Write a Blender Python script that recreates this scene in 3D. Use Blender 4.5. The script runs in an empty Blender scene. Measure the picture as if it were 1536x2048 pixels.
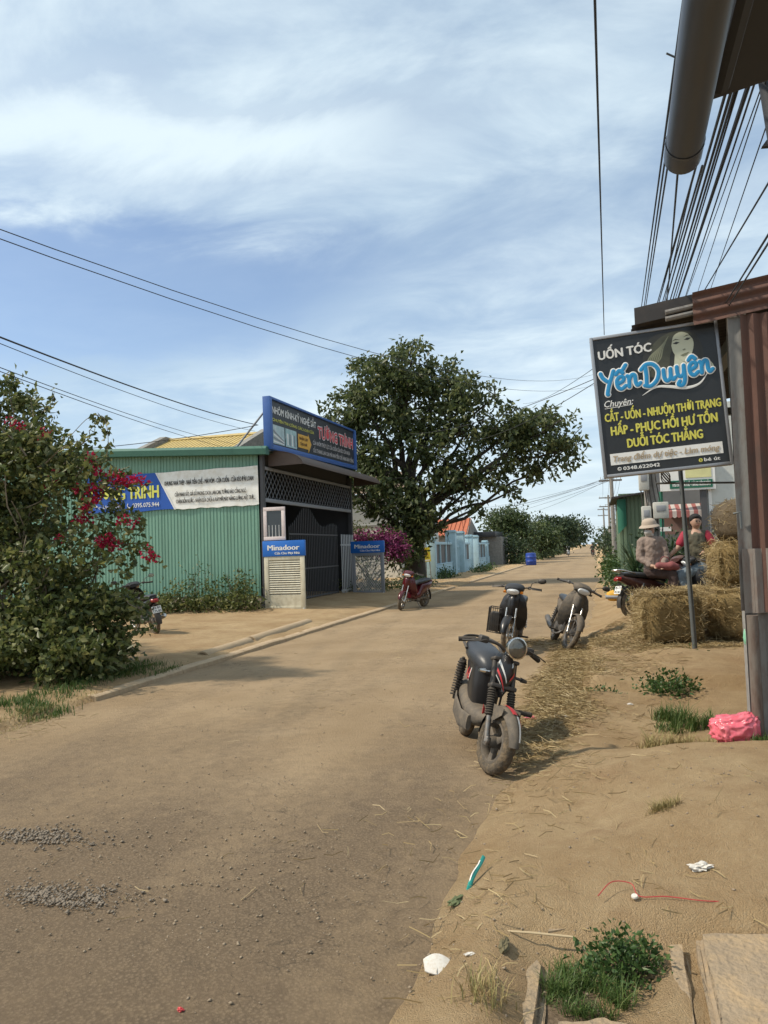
import bpy, bmesh, math, random
import numpy as np
from mathutils import Vector, Matrix, Euler, noise as mnoise

random.seed(7)
rng = np.random.default_rng(11)
scene = bpy.context.scene
COL = scene.collection
R = math.radians

# ------------------------------------------------------------------ camera
YAW, PITCH, ROLL = R(15.3), R(2.85), R(1.9)
cam_data = bpy.data.cameras.new('camera')
cam_data.sensor_fit = 'VERTICAL'
cam_data.sensor_height = 36.0
cam_data.lens = 36.0 * 1540.0 / 2048.0
cam_data.clip_start = 0.05
cam_data.clip_end = 4000
camera = bpy.data.objects.new('camera', cam_data)
COL.objects.link(camera)
camera.matrix_world = (Matrix.Translation((0, 0, 1.65)) @ Matrix.Rotation(YAW, 4, 'Z')
                       @ Matrix.Rotation(R(90) + PITCH, 4, 'X') @ Matrix.Rotation(-ROLL, 4, 'Z'))
scene.camera = camera

# ------------------------------------------------------------------ light
SUN_AZ = R(20)          # light travels towards (cos, sin) on the ground
SUN_EL = R(50)
travel = Vector((math.cos(SUN_AZ) * math.cos(SUN_EL), math.sin(SUN_AZ) * math.cos(SUN_EL), -math.sin(SUN_EL)))
sun_data = bpy.data.lights.new('sun', 'SUN')
sun_data.energy = 3.4
sun_data.angle = R(2.6)
sun_data.color = (1.0, 0.90, 0.74)
sun = bpy.data.objects.new('sun', sun_data)
COL.objects.link(sun)
sun.rotation_euler = travel.to_track_quat('-Z', 'Y').to_euler()
sun.location = (-20, -8, 30)

world = bpy.data.worlds.new('World')
scene.world = world
world.use_nodes = True
wn, wl = world.node_tree.nodes, world.node_tree.links
wn.clear()


def wnode(t, **kw):
    n = wn.new(t)
    for k, v in kw.items():
        setattr(n, k, v)
    return n


def wmath(op, a, b=None, clamp=False):
    n = wnode('ShaderNodeMath', operation=op, use_clamp=clamp)
    for i, s in enumerate((a, b)):
        if s is None:
            continue
        if isinstance(s, (int, float)):
            n.inputs[i].default_value = s
        else:
            wl.new(s, n.inputs[i])
    return n.outputs[0]


def wdot(v, vec):
    n = wnode('ShaderNodeVectorMath', operation='DOT_PRODUCT')
    wl.new(v, n.inputs[0])
    n.inputs[1].default_value = vec
    return n.outputs['Value']


def wramp(fac, a, b):
    n = wnode('ShaderNodeMapRange', interpolation_type='SMOOTHSTEP')
    wl.new(fac, n.inputs[0])
    n.inputs[1].default_value = a
    n.inputs[2].default_value = b
    return n.outputs[0]


def wmix(fac, a, b):
    n = wnode('ShaderNodeMix', data_type='RGBA')
    if isinstance(fac, float):
        n.inputs[0].default_value = fac
    else:
        wl.new(fac, n.inputs[0])
    for i, s in ((6, a), (7, b)):
        if isinstance(s, tuple):
            n.inputs[i].default_value = s
        else:
            wl.new(s, n.inputs[i])
    return n.outputs[2]


out = wnode('ShaderNodeOutputWorld')
bg = wnode('ShaderNodeBackground')
sky = wnode('ShaderNodeTexSky', sky_type='NISHITA')
sky.sun_disc = False
sky.sun_elevation = SUN_EL
sky.sun_rotation = R(250)
sky.altitude = 500
sky.air_density = 1.0
sky.dust_density = 1.2
sky.ozone_density = 1.0
tc = wnode('ShaderNodeTexCoord')
D = tc.outputs['Generated']
sep = wnode('ShaderNodeSeparateXYZ')
wl.new(D, sep.inputs[0])
zc = wmath('MAXIMUM', sep.outputs[2], 0.0)
inv = wmath('DIVIDE', 1.0, wmath('ADD', zc, 0.16))
pl = wnode('ShaderNodeVectorMath', operation='SCALE')
wl.new(D, pl.inputs[0])
wl.new(inv, pl.inputs['Scale'])
mp = wnode('ShaderNodeMapping')
mp.inputs['Rotation'].default_value = (0, 0, R(-18))
mp.inputs['Scale'].default_value = (0.75, 1.15, 0.35)
mp.inputs['Location'].default_value = (3.1, 0.35, 0.0)
wl.new(pl.outputs[0], mp.inputs[0])


def wnoise(vec, scale, detail, rough, dist=0.0):
    n = wnode('ShaderNodeTexNoise')
    n.inputs['Scale'].default_value = scale
    n.inputs['Detail'].default_value = detail
    n.inputs['Roughness'].default_value = rough
    n.inputs['Distortion'].default_value = dist
    wl.new(vec, n.inputs['Vector'])
    return n.outputs['Fac']


n_big = wnoise(mp.outputs[0], 1.15, 8, 0.56, 0.35)
n_fine = wnoise(mp.outputs[0], 3.0, 9, 0.60, 0.4)
n_soft = wnoise(mp.outputs[0], 0.45, 2, 0.5, 0.0)
# a long gap of open blue below a bright bank of cloud, as seen over the left of the street
t1 = wdot(D, (0.96359, 0.26532, -0.03311))
t2 = wdot(D, (0.04509, -0.03918, 0.99821))
e1 = wmath('POWER', wmath('ABSOLUTE', wmath('DIVIDE', wmath('ADD', t1, 0.34), 0.36)), 2.0)
slope = wmath('MULTIPLY', wmath('ADD', t1, 0.28), -0.16)
t2w = wmath('ADD', t2, wmath('MULTIPLY', wmath('SUBTRACT', n_fine, 0.5), 0.16))
e2 = wmath('POWER', wmath('ABSOLUTE', wmath('DIVIDE', wmath('ADD', wmath('ADD', t2w, -0.262), slope), 0.096)), 2.0)
gap = wramp(wmath('ADD', e1, e2), 1.35, 0.30)
gap = wmath('MULTIPLY', gap, wramp(wmath('ADD', t2, wmath('MULTIPLY', n_big, 0.05)), 0.40, 0.36))
bank = wramp(wmath('ABSOLUTE', wmath('ADD', wmath('ADD', t2w, -0.415), wmath('MULTIPLY', slope, 0.5))), 0.115, 0.0)
bank = wmath('MULTIPLY', bank, wramp(wmath('ABSOLUTE', wmath('ADD', t1, 0.30)), 0.62, 0.18))
cov = wramp(wmath('ADD', wmath('MULTIPLY', n_big, 0.62), wmath('MULTIPLY', n_fine, 0.38)), 0.30, 0.66)
cov = wmath('ADD', wmath('MULTIPLY', cov, 0.56), 0.40)
cov = wmath('MAXIMUM', cov, wmath('MULTIPLY', bank, 0.92))
cov = wmath('MULTIPLY', cov, wmath('SUBTRACT', 1.0, wmath('MULTIPLY', gap, 0.86)), True)
shade = wramp(wmath('ADD', wmath('MULTIPLY', n_soft, 0.6), wmath('MULTIPLY', n_fine, 0.4)), 0.33, 0.60)
shade = wmath('MAXIMUM', shade, wmath('MULTIPLY', bank, 0.95))
cloud = wmix(shade, (3.25, 4.25, 5.15, 1), (5.4, 6.25, 6.6, 1))
final = wmix(cov, sky.outputs[0], cloud)
hz = wramp(sep.outputs[2], 0.20, 0.0)
final = wmix(wmath('MULTIPLY', hz, 0.55), final, (4.6, 5.4, 5.9, 1))
wl.new(final, bg.inputs[0])
bg.inputs[1].default_value = 0.12
wl.new(bg.outputs[0], out.inputs[0])

scene.view_settings.view_transform = 'Standard'
scene.view_settings.look = 'None'
scene.view_settings.gamma = 1.0
scene.view_settings.exposure = 0.45
scene.view_settings.use_curve_mapping = False
scene.cycles.max_bounces = 6
scene.cycles.transparent_max_bounces = 8

# ------------------------------------------------------------------ materials
MATS = {}


def nodes_of(name):
    m = bpy.data.materials.new(name)
    m.use_nodes = True
    nt = m.node_tree
    return m, nt.nodes, nt.links, nt.nodes['Principled BSDF']


def pm(name, col, rough=0.55, metal=0.0, var=0.25, scale=4.0, bump=0.0, bscale=40.0, dirt=None, dirt_amt=0.5, spec=0.5,
       stretch=(1, 1, 1), emit=None, dirt_lo=0.45, top_dust=None, top_amt=0.0, transmission=0.0):
    """Procedural surface: base colour with broad noise, optional dirt in noisy patches, dust lying on upward faces, fine bump."""
    if name in MATS:
        return MATS[name]
    m, n, l, b = nodes_of(name)
    tc = n.new('ShaderNodeTexCoord')
    mp = n.new('ShaderNodeMapping')
    mp.inputs['Scale'].default_value = stretch
    l.new(tc.outputs['Object'], mp.inputs[0])
    nz = n.new('ShaderNodeTexNoise')
    nz.inputs['Scale'].default_value = scale
    nz.inputs['Detail'].default_value = 6
    nz.inputs['Roughness'].default_value = 0.62
    l.new(mp.outputs[0], nz.inputs['Vector'])
    mx = n.new('ShaderNodeMix')
    mx.data_type = 'RGBA'
    l.new(nz.outputs['Fac'], mx.inputs[0])
    mx.inputs[6].default_value = (*[c * (1 - var) for c in col], 1)
    mx.inputs[7].default_value = (*[min(1, c * (1 + var)) for c in col], 1)
    cur = mx.outputs[2]
    if dirt is not None:
        n2 = n.new('ShaderNodeTexNoise')
        n2.inputs['Scale'].default_value = scale * 2.3
        n2.inputs['Detail'].default_value = 8
        n2.inputs['Roughness'].default_value = 0.7
        l.new(mp.outputs[0], n2.inputs['Vector'])
        rp = n.new('ShaderNodeMapRange')
        rp.inputs[1].default_value = dirt_lo
        rp.inputs[2].default_value = dirt_lo + 0.22
        rp.inputs[4].default_value = dirt_amt
        l.new(n2.outputs['Fac'], rp.inputs[0])
        m2 = n.new('ShaderNodeMix')
        m2.data_type = 'RGBA'
        l.new(rp.outputs[0], m2.inputs[0])
        l.new(cur, m2.inputs[6])
        m2.inputs[7].default_value = (*dirt, 1)
        cur = m2.outputs[2]
    if top_dust is not None:
        g = n.new('ShaderNodeNewGeometry')
        sp = n.new('ShaderNodeSeparateXYZ')
        l.new(g.outputs['Normal'], sp.inputs[0])
        rp = n.new('ShaderNodeMapRange')
        rp.inputs[1].default_value = -0.6
        rp.inputs[2].default_value = 1.0
        rp.inputs[4].default_value = top_amt
        l.new(sp.outputs[2], rp.inputs[0])
        mu = n.new('ShaderNodeMath')
        mu.operation = 'MULTIPLY'
        l.new(rp.outputs[0], mu.inputs[0])
        l.new(nz.outputs['Fac'], mu.inputs[1])
        m3 = n.new('ShaderNodeMix')
        m3.data_type = 'RGBA'
        l.new(mu.outputs[0], m3.inputs[0])
        l.new(cur, m3.inputs[6])
        m3.inputs[7].default_value = (*top_dust, 1)
        cur = m3.outputs[2]
    l.new(cur, b.inputs['Base Color'])
    rr = n.new('ShaderNodeMapRange')
    rr.inputs[3].default_value = max(0.02, rough - 0.1)
    rr.inputs[4].default_value = min(1, rough + 0.1)
    l.new(nz.outputs['Fac'], rr.inputs[0])
    l.new(rr.outputs[0], b.inputs['Roughness'])
    b.inputs['Metallic'].default_value = metal
    b.inputs['Specular IOR Level'].default_value = spec
    if transmission:
        b.inputs['Transmission Weight'].default_value = transmission
    if emit:
        b.inputs['Emission Color'].default_value = (*emit[0], 1)
        b.inputs['Emission Strength'].default_value = emit[1]
    if bump:
        nb = n.new('ShaderNodeTexNoise')
        nb.inputs['Scale'].default_value = bscale
        nb.inputs['Detail'].default_value = 5
        l.new(mp.outputs[0], nb.inputs['Vector'])
        bp = n.new('ShaderNodeBump')
        bp.inputs['Strength'].default_value = bump
        bp.inputs['Distance'].default_value = 0.02
        l.new(nb.outputs['Fac'], bp.inputs['Height'])
        l.new(bp.outputs[0], b.inputs['Normal'])
    MATS[name] = m
    return m


def leafmat(name, c1, c2, c3, trans=0.3, rough=0.45, spec=0.4):
    """Each leaf takes its own green; light passes through it."""
    if name in MATS:
        return MATS[name]
    m, n, l, b = nodes_of(name)
    g = n.new('ShaderNodeNewGeometry')
    r = n.new('ShaderNodeValToRGB')
    l.new(g.outputs['Random Per Island'], r.inputs[0])
    e = r.color_ramp.elements
    e[0].position, e[0].color = 0.0, (*c1, 1)
    e[1].position, e[1].color = 1.0, (*c3, 1)
    k = e.new(0.55)
    k.color = (*c2, 1)
    l.new(r.outputs[0], b.inputs['Base Color'])
    b.inputs['Roughness'].default_value = rough
    b.inputs['Specular IOR Level'].default_value = spec
    if trans:
        t = n.new('ShaderNodeBsdfTranslucent')
        l.new(r.outputs[0], t.inputs[0])
        mx = n.new('ShaderNodeMixShader')
        mx.inputs[0].default_value = trans
        l.new(b.outputs[0], mx.inputs[1])
        l.new(t.outputs[0], mx.inputs[2])
        l.new(mx.outputs[0], n['Material Output'].inputs[0])
    MATS[name] = m
    return m


# ------------------------------------------------------------------ mesh helpers
def V(*a):
    return Vector(a)


class MB:
    def __init__(self):
        self.v, self.f = [], []

    def add(self, vs, fs):
        o = len(self.v)
        self.v += [tuple(p) for p in vs]
        self.f += [tuple(i + o for i in f) for f in fs]
        return self

    def box(self, c, s, rot=None, ch=0.0):
        hx, hy, hz = s[0] / 2, s[1] / 2, s[2] / 2
        c = Vector(c)
        if ch <= 0:
            vs = [Vector((x, y, z)) for x in (-hx, hx) for y in (-hy, hy) for z in (-hz, hz)]
            fs = [(0, 1, 3, 2), (4, 6, 7, 5), (0, 4, 5, 1), (2, 3, 7, 6), (0, 2, 6, 4), (1, 5, 7, 3)]
        else:
            bm = bmesh.new()
            bmesh.ops.create_cube(bm, size=1)
            bmesh.ops.scale(bm, vec=(hx * 2, hy * 2, hz * 2), verts=bm.verts)
            bmesh.ops.bevel(bm, geom=bm.edges[:], offset=min(ch, hx * .9, hy * .9, hz * .9), segments=2, affect='EDGES', profile=.5)
            bm.verts.index_update()
            vs = [q.co.copy() for q in bm.verts]
            fs = [tuple(q.index for q in f.verts) for f in bm.faces]
            bm.free()
        if rot is not None:
            vs = [rot @ p for p in vs]
        return self.add([p + c for p in vs], fs)

    def box2(self, a, b, ch=0.0):
        a, b = Vector(a), Vector(b)
        return self.box((a + b) / 2, (abs(b.x - a.x), abs(b.y - a.y), abs(b.z - a.z)), ch=ch)

    def tube(self, pts, r, n=8, cap=True, flat=1.0):
        pts = [Vector(p) for p in pts]
        rs = r if isinstance(r, (list, tuple)) else [r] * len(pts)
        rings = []
        up = None
        for i, p in enumerate(pts):
            t = (pts[min(i + 1, len(pts) - 1)] - pts[max(i - 1, 0)])
            if t.length < 1e-9:
                t = Vector((0, 0, 1))
            t.normalize()
            if up is None:
                up = Vector((0, 0, 1)) if abs(t.z) < .9 else Vector((1, 0, 0))
            s = t.cross(up)
            if s.length < 1e-6:
                s = t.orthogonal()
            s.normalize()
            u = s.cross(t).normalized()
            up = u
            rings.append([p + s * rs[i] * math.cos(2 * math.pi * k / n) + u * rs[i] * flat * math.sin(2 * math.pi * k / n) for k in range(n)])
        return self.loft(rings, cap)

    def loft(self, rings, cap=True, closed=True):
        n = len(rings[0])
        vs = [p for r_ in rings for p in r_]
        fs = []
        for i in range(len(rings) - 1):
            for k in range(n if closed else n - 1):
                k2 = (k + 1) % n
                fs.append((i * n + k, i * n + k2, (i + 1) * n + k2, (i + 1) * n + k))
        if cap and closed:
            fs.append(tuple(range(n - 1, -1, -1)))
            fs.append(tuple((len(rings) - 1) * n + k for k in range(n)))
        return self.add(vs, fs)

    def sec(self, sections, n=16, p=2.6, cap=True):
        """Loft of superellipse rings; each section = (centre, u, v)."""
        rings = []
        for c, u, w in sections:
            c, u, w = Vector(c), Vector(u), Vector(w)
            ring = []
            for k in range(n):
                a = 2 * math.pi * k / n
                ca, sa = math.cos(a), math.sin(a)
                ring.append(c + u * math.copysign(abs(ca) ** (2 / p), ca) + w * math.copysign(abs(sa) ** (2 / p), sa))
            rings.append(ring)
        return self.loft(rings, cap)

    def lathe(self, prof, c, axis, n=20, cap=False):
        c, ax = Vector(c), Vector(axis).normalized()
        s = ax.orthogonal().normalized()
        u = ax.cross(s)
        rings = [[c + ax * h + (s * math.cos(2 * math.pi * k / n) + u * math.sin(2 * math.pi * k / n)) * max(r_, 1e-4) for k in range(n)] for r_, h in prof]
        return self.loft(rings, cap)

    def torus(self, c, axis, Rr, r, n=28, m=10, sq=1.0):
        prof = []
        c, ax = Vector(c), Vector(axis).normalized()
        s = ax.orthogonal().normalized()
        u = ax.cross(s)
        vs, fs = [], []
        for i in range(n):
            a = 2 * math.pi * i / n
            d = s * math.cos(a) + u * math.sin(a)
            for k in range(m):
                b = 2 * math.pi * k / m
                vs.append(c + d * (Rr + r * math.cos(b)) + ax * (r * sq * math.sin(b)))
        for i in range(n):
            for k in range(m):
                fs.append((i * m + k, i * m + (k + 1) % m, ((i + 1) % n) * m + (k + 1) % m, ((i + 1) % n) * m + k))
        return self.add(vs, fs)

    def ball(self, c, r, n=14, m=9, rot=None):
        c = Vector(c)
        r = Vector(r) if hasattr(r, '__len__') else Vector((r, r, r))
        rings = []
        for i in range(m + 1):
            t = math.pi * i / m
            rr = max(math.sin(t), 1e-3)
            ring = [Vector((r.x * rr * math.cos(2 * math.pi * k / n), r.y * rr * math.sin(2 * math.pi * k / n), -r.z * math.cos(t))) for k in range(n)]
            if rot is not None:
                ring = [rot @ q for q in ring]
            rings.append([c + q for q in ring])
        return self.loft(rings, True)

    def grid(self, fn, nu, nv):
        vs = [fn(i / nu, j / nv) for j in range(nv + 1) for i in range(nu + 1)]
        fs = [(j * (nu + 1) + i, j * (nu + 1) + i + 1, (j + 1) * (nu + 1) + i + 1, (j + 1) * (nu + 1) + i) for j in range(nv) for i in range(nu)]
        return self.add(vs, fs)

    def plate(self, fn, nu, nv, th):
        """Grid surface with thickness: fn(u,v) front; offset along th vector."""
        th = Vector(th)
        a = [Vector(fn(i / nu, j / nv)) for j in range(nv + 1) for i in range(nu + 1)]
        N = len(a)
        w = nu + 1
        fs = []
        for j in range(nv):
            for i in range(nu):
                q = (j * w + i, j * w + i + 1, (j + 1) * w + i + 1, (j + 1) * w + i)
                fs.append(q)
                fs.append(tuple(N + k for k in q[::-1]))
        rim = [i for i in range(w)] + [j * w + nu for j in range(1, nv + 1)] + [nv * w + i for i in range(nu - 1, -1, -1)] + [j * w for j in range(nv - 1, 0, -1)]
        for k in range(len(rim)):
            p, q = rim[k], rim[(k + 1) % len(rim)]
            fs.append((q, p, N + p, N + q))
        return self.add(a + [p + th for p in a], fs)

    def poly(self, pts, th):
        """Flat polygon extruded by th."""
        n = len(pts)
        th = Vector(th)
        a = [Vector(p) for p in pts]
        fs = [tuple(range(n)), tuple(range(2 * n - 1, n - 1, -1))]
        for k in range(n):
            q = (k + 1) % n
            fs.append((q, k, n + k, n + q))
        return self.add(a + [p + th for p in a], fs)

    def xf(self, M):
        self.v = [tuple(M @ Vector(p)) for p in self.v]
        return self

    def build(self, name, mat, parent=None, smooth=40):
        me = bpy.data.meshes.new(name)
        me.from_pydata(self.v, [], self.f)
        me.validate()
        me.update()
        if smooth:
            me.shade_smooth()
            me.set_sharp_from_angle(angle=R(smooth))
        return link(name, me, mat, parent)


def link(name, me, mat, parent=None):
    o = bpy.data.objects.new(name, me)
    COL.objects.link(o)
    if mat is not None:
        me.materials.append(mat)
    if parent is not None:
        o.parent = parent
    return o


def np_mesh(name, verts, faces_n, mat, parent=None, smooth=False):
    """verts (N,3); faces_n (F,k) int array."""
    me = bpy.data.meshes.new(name)
    verts = np.asarray(verts, dtype=np.float32)
    faces_n = np.asarray(faces_n, dtype=np.int32)
    F, k = faces_n.shape
    me.vertices.add(len(verts))
    me.vertices.foreach_set('co', verts.ravel())
    me.loops.add(F * k)
    me.loops.foreach_set('vertex_index', faces_n.ravel())
    me.polygons.add(F)
    me.polygons.foreach_set('loop_start', np.arange(F, dtype=np.int32) * k)
    me.polygons.foreach_set('loop_total', np.full(F, k, dtype=np.int32))
    me.update(calc_edges=True)
    me.validate()
    if smooth:
        me.shade_smooth()
    return link(name, me, mat, parent)


def tag(o, label=None, cat=None, group=None, kind=None):
    if label:
        o['label'] = label
    if cat:
        o['category'] = cat
    if group:
        o['group'] = group
    if kind:
        o['kind'] = kind
    return o


def thing(name, label, cat, loc=(0, 0, 0), rot=(0, 0, 0), group=None, mat=None):
    o = bpy.data.objects.new(name, None)
    COL.objects.link(o)
    o.empty_display_size = 0.2
    if mat is not None:
        o.matrix_world = mat
    else:
        o.location = loc
        o.rotation_euler = rot
    return tag(o, label, cat, group)


def copy_tree(o, parent=None):
    c = o.copy()
    COL.objects.link(c)
    c.parent = parent
    for ch in [k for k in bpy.data.objects if k.parent == o]:
        copy_tree(ch, c)
    return c


def frame(origin, ux, uy):
    """Matrix whose local x runs along ux, y along uy, z out of the face."""
    x = Vector(ux).normalized()
    z = x.cross(Vector(uy)).normalized()
    y = z.cross(x)
    m = Matrix.Identity(4)
    for i in range(3):
        m[i][0], m[i][1], m[i][2], m[i][3] = x[i], y[i], z[i], origin[i]
    return m


def sstep(a, b, x):
    t = min(1.0, max(0.0, (x - a) / (b - a)))
    return t * t * (3 - 2 * t)


def smooth_path(pts, k=6):
    pts = [Vector(p) for p in pts]
    P = [pts[0] * 2 - pts[1]] + pts + [pts[-1] * 2 - pts[-2]]
    o = []
    for i in range(1, len(P) - 2):
        for j in range(k):
            t = j / k
            a, b, c, d = P[i - 1], P[i], P[i + 1], P[i + 2]
            o.append(.5 * ((2 * b) + (c - a) * t + (2 * a - 5 * b + 4 * c - d) * t * t + (3 * b - a - 3 * c + d) * t ** 3))
    o.append(pts[-1])
    return o


_TXT = {}


def text_geo(body, shear=0.0, res=2):
    key = (body, shear)
    if key in _TXT:
        return _TXT[key]
    c = bpy.data.curves.new('t', 'FONT')
    c.body = body
    c.size = 1.0
    c.shear = shear
    c.resolution_u = res
    o = bpy.data.objects.new('t', c)
    COL.objects.link(o)
    bpy.context.view_layer.update()
    dg = bpy.context.evaluated_depsgraph_get()
    me = o.evaluated_get(dg).to_mesh()
    vs = [tuple(v.co) for v in me.vertices]
    fs = [tuple(p.vertices) for p in me.polygons]
    o.evaluated_get(dg).to_mesh_clear()
    bpy.data.objects.remove(o)
    bpy.data.curves.remove(c)
    _TXT[key] = (vs, fs)
    return vs, fs


def lettering(parent, body, x0, y0, w, cap, mat, z=0.004, bold=0.0, shear=0.0, rise=0.0, name='lettering', outline=None):
    """Flat raised letters on a sign face in the parent's local frame: left end x0, base line y0, total width w, capital height cap."""
    vs, fs = text_geo(body, shear)
    xs = [v[0] for v in vs]
    x_lo, x_hi = min(xs), max(xs)
    sx = w / (x_hi - x_lo)
    sy = cap / 0.70
    passes = [(0, 0, 0)] if not bold else [(-bold, 0, 0), (bold, 0, .0006), (0, bold * .7, .0012), (0, -bold * .7, .0018), (0, 0, .0024)]

    def emit(ps, zz, m, nm):
        b = MB()
        for dx, dy, dz in ps:
            b.add([((v[0] - x_lo) * sx + x0 + dx, v[1] * sy + y0 + dy + rise * (v[0] - x_lo) * sx, zz + dz) for v in vs], fs)
        return b.build(nm, m, parent, smooth=0)
    if outline:
        om, ow = outline
        emit([(ow * math.cos(a), ow * math.sin(a), i * .0004) for i, a in enumerate(np.linspace(0, 2 * math.pi, 9)[:-1])], z - .004, om, 'letter_outline')
    return emit(passes, z, mat, name)


# ------------------------------------------------------------------ leaves
def leaf_arrays(pos, dirs, length, width, fold=0.25, rg=rng):
    """Folded pointed leaves, 2 triangles each."""
    n = len(pos)
    d = dirs / np.linalg.norm(dirs, axis=1, keepdims=True)
    a = rg.normal(size=(n, 3))
    s = np.cross(d, a)
    s /= np.linalg.norm(s, axis=1, keepdims=True) + 1e-9
    u = np.cross(s, d)
    L = (length * (.5 + rg.uniform(0, 1, n) ** 1.4 * .95))[:, None]
    Wd = (width * rg.uniform(.6, 1.3, n))[:, None]
    base = pos
    tip = pos + d * L
    mid = pos + d * L * .42
    le = mid + s * Wd * .5 + u * Wd * fold
    ri = mid - s * Wd * .5 + u * Wd * fold
    v = np.stack([base, le, tip, ri], 1).reshape(-1, 3)
    i = np.arange(n)[:, None] * 4
    f = np.concatenate([i + np.array([[0, 2, 1]]), i + np.array([[0, 3, 2]])], 1).reshape(-1, 3)
    return v, f


def crown(clumps, length, width, per_twig=9, spread=0.28, droop=0.35, shell=0.5, seed=1):
    rg = np.random.default_rng(seed)
    P_, D_ = [], []
    for cx, cy, cz, rx, ry, rz, n in clumps:
        nt = max(1, n // per_twig)
        q = rg.normal(size=(nt, 3))
        q /= np.linalg.norm(q, axis=1, keepdims=True)
        q *= (rg.uniform(0, 1, nt) ** shell)[:, None]
        lump = 1 + .22 * np.sin(q[:, 0] * 5.1 + cx) * np.cos(q[:, 1] * 4.3 + cz) + .12 * rg.normal(size=nt)
        c = np.array([cx, cy, cz]) + q * np.array([rx, ry, rz]) * lump[:, None]
        out_dir = q + np.array([0, 0, .15])
        k = np.repeat(np.arange(nt), per_twig)
        p = c[k] + rg.normal(size=(nt * per_twig, 3)) * spread * np.array([1, 1, .75])
        d = out_dir[k] * .6 + rg.normal(size=p.shape) * .75 + np.array([0, 0, -droop])
        P_.append(p)
        D_.append(d)
    return leaf_arrays(np.concatenate(P_), np.concatenate(D_), length, width, rg=rg)


def limb(b, p0, p1, r0, r1, seed=0, wob=0.12, n=7, seg=7):
    rd = random.Random(seed)
    p0, p1 = Vector(p0), Vector(p1)
    L = (p1 - p0).length
    pts, rs = [], []
    for i in range(n + 1):
        t = i / n
        w = L * wob * math.sin(t * math.pi)
        pts.append(p0.lerp(p1, t) + Vector((rd.uniform(-1, 1), rd.uniform(-1, 1), rd.uniform(-.3, 1))) * w * .5)
        rs.append(r0 + (r1 - r0) * t)
    b.tube(smooth_path(pts, 2), [rs[min(len(rs) - 1, i // 2)] for i in range(2 * n + 1)], seg)
    return pts


def grass_arrays(x, y, z, height, width, lean, rg):
    """Blades: a bent strip of 3 triangles each."""
    n = len(x)
    a = rg.uniform(0, 2 * np.pi, n)
    h = height * rg.uniform(.45, 1.2, n)
    d = np.stack([np.cos(a), np.sin(a), np.zeros(n)], 1)
    s = np.stack([-np.sin(a), np.cos(a), np.zeros(n)], 1) * (width * .5)
    b0 = np.stack([x, y, z], 1)
    le = (lean * rg.uniform(.2, 1.2, n))[:, None]
    m = b0 + np.array([0, 0, .6]) * h[:, None] + d * le * h[:, None] * .35
    t = b0 + np.array([0, 0, .92]) * h[:, None] + d * le * h[:, None]
    v = np.stack([b0 - s, b0 + s, m - s * .8, m + s * .8, t], 1).reshape(-1, 3)
    i = np.arange(n)[:, None] * 5
    f = np.concatenate([i + np.array([[0, 1, 3]]), i + np.array([[0, 3, 2]]), i + np.array([[2, 3, 4]])], 1).reshape(-1, 3)
    return v, f


def join_np(parts):
    vs, fs, o = [], [], 0
    for v, f in parts:
        vs.append(v)
        fs.append(f + o)
        o += len(v)
    return np.concatenate(vs), np.concatenate(fs)

# ------------------------------------------------------------------ ground, road, kerb
def fbm(x, y, s, o=4, k=0.0):
    return mnoise.fractal(Vector((x * s, y * s, k)), 1.0, 2.1, o)


EY = [-30, 2.8, 4.2, 5.1, 6.0, 7, 9, 11, 13, 15, 20, 40, 900]
EX = [-.7, -.72, -.85, -.68, -.62, -.78, -.85, -.80, -.50, -.25, -.12, .05, .1]


def edge_x(y):
    return float(np.interp(y, EY, EX))


def dirt_h(x, y):
    """Height of the bare earth; the tarmac lies at 0 between the kerb and the ragged right edge."""
    xe = edge_x(y) + .16 * fbm(x * .3, y, .9, 3, 2.0)
    nz = fbm(x, y, 1.4, 4, 5.0)
    n2 = fbm(x, y, 6.0, 3, 1.0)
    if x < -5.80:
        d = -5.80 - x
        h = .045 + .05 * sstep(0, .5, d) + .02 * nz + .006 * n2
        if y > 19 and y < 30:
            h += .06 * sstep(.5, 3, d)
        return h
    d = x - xe
    if d < -.4:
        return -.05
    lip = -.05 + .056 * sstep(-.4, .12, d)
    ramp = .10 * sstep(.0, .35, d) + .13 * sstep(.3, 1.7, d) + .07 * math.exp(-((x - .35) / .55) ** 2 - ((y - 4.9) / .8) ** 2)
    # low gutter strewn with straw, then the raised slab
    sx = -.12 + .05 * fbm(0, y, .8, 2, 7.0)
    slab = .012 + .215 * sstep(sx - .06, sx + .05, x) + .03 * sstep(.2, 1.2, x)
    front = .012 + .10 * sstep(.0, .75, d)
    edge_y = 8.55 + .06 * fbm(x, 0, 1.5, 2, 3.0)
    mid = front + (slab - front) * sstep(edge_y - .05, edge_y + .06, y)
    verge = .26 * sstep(.0, 1.0, d) + .16 * math.exp(-((x - .55) / .5) ** 2 - ((y - 13.8) / 1.6) ** 2)
    a = sstep(5.75, 6.35, y + .15 * fbm(x, 0, .9, 2, 6.0))
    ramp += .055 * sstep(.5, 1.2, d) * sstep(4.6, 5.7, y)
    b = sstep(12.3, 13.6, y)
    h = ramp * (1 - a) + (mid * (1 - b) + verge * b) * a
    h += (.034 * nz + .010 * n2 + .085 * fbm(x, y, .85, 3, 8.0) * sstep(.2, .8, d)) * sstep(0, .4, d)
    h -= .055 * sstep(.20, .32, x) * (1 - sstep(3.32, 3.46, y)) * (1 - sstep(1.4, 1.8, x))
    h -= .075 * (1 - sstep(3.22, 3.46, y + .06 * nz)) * sstep(-.46, -.30, x)
    # shallow drain slot at the bottom of the ramp
    h -= .05 * sstep(-.32, -.22, x) * (1 - sstep(.12, .2, x)) * sstep(2.5, 2.6, y) * (1 - sstep(3.15, 3.3, y))
    return lip + h if d < .12 else .006 + h


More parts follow.
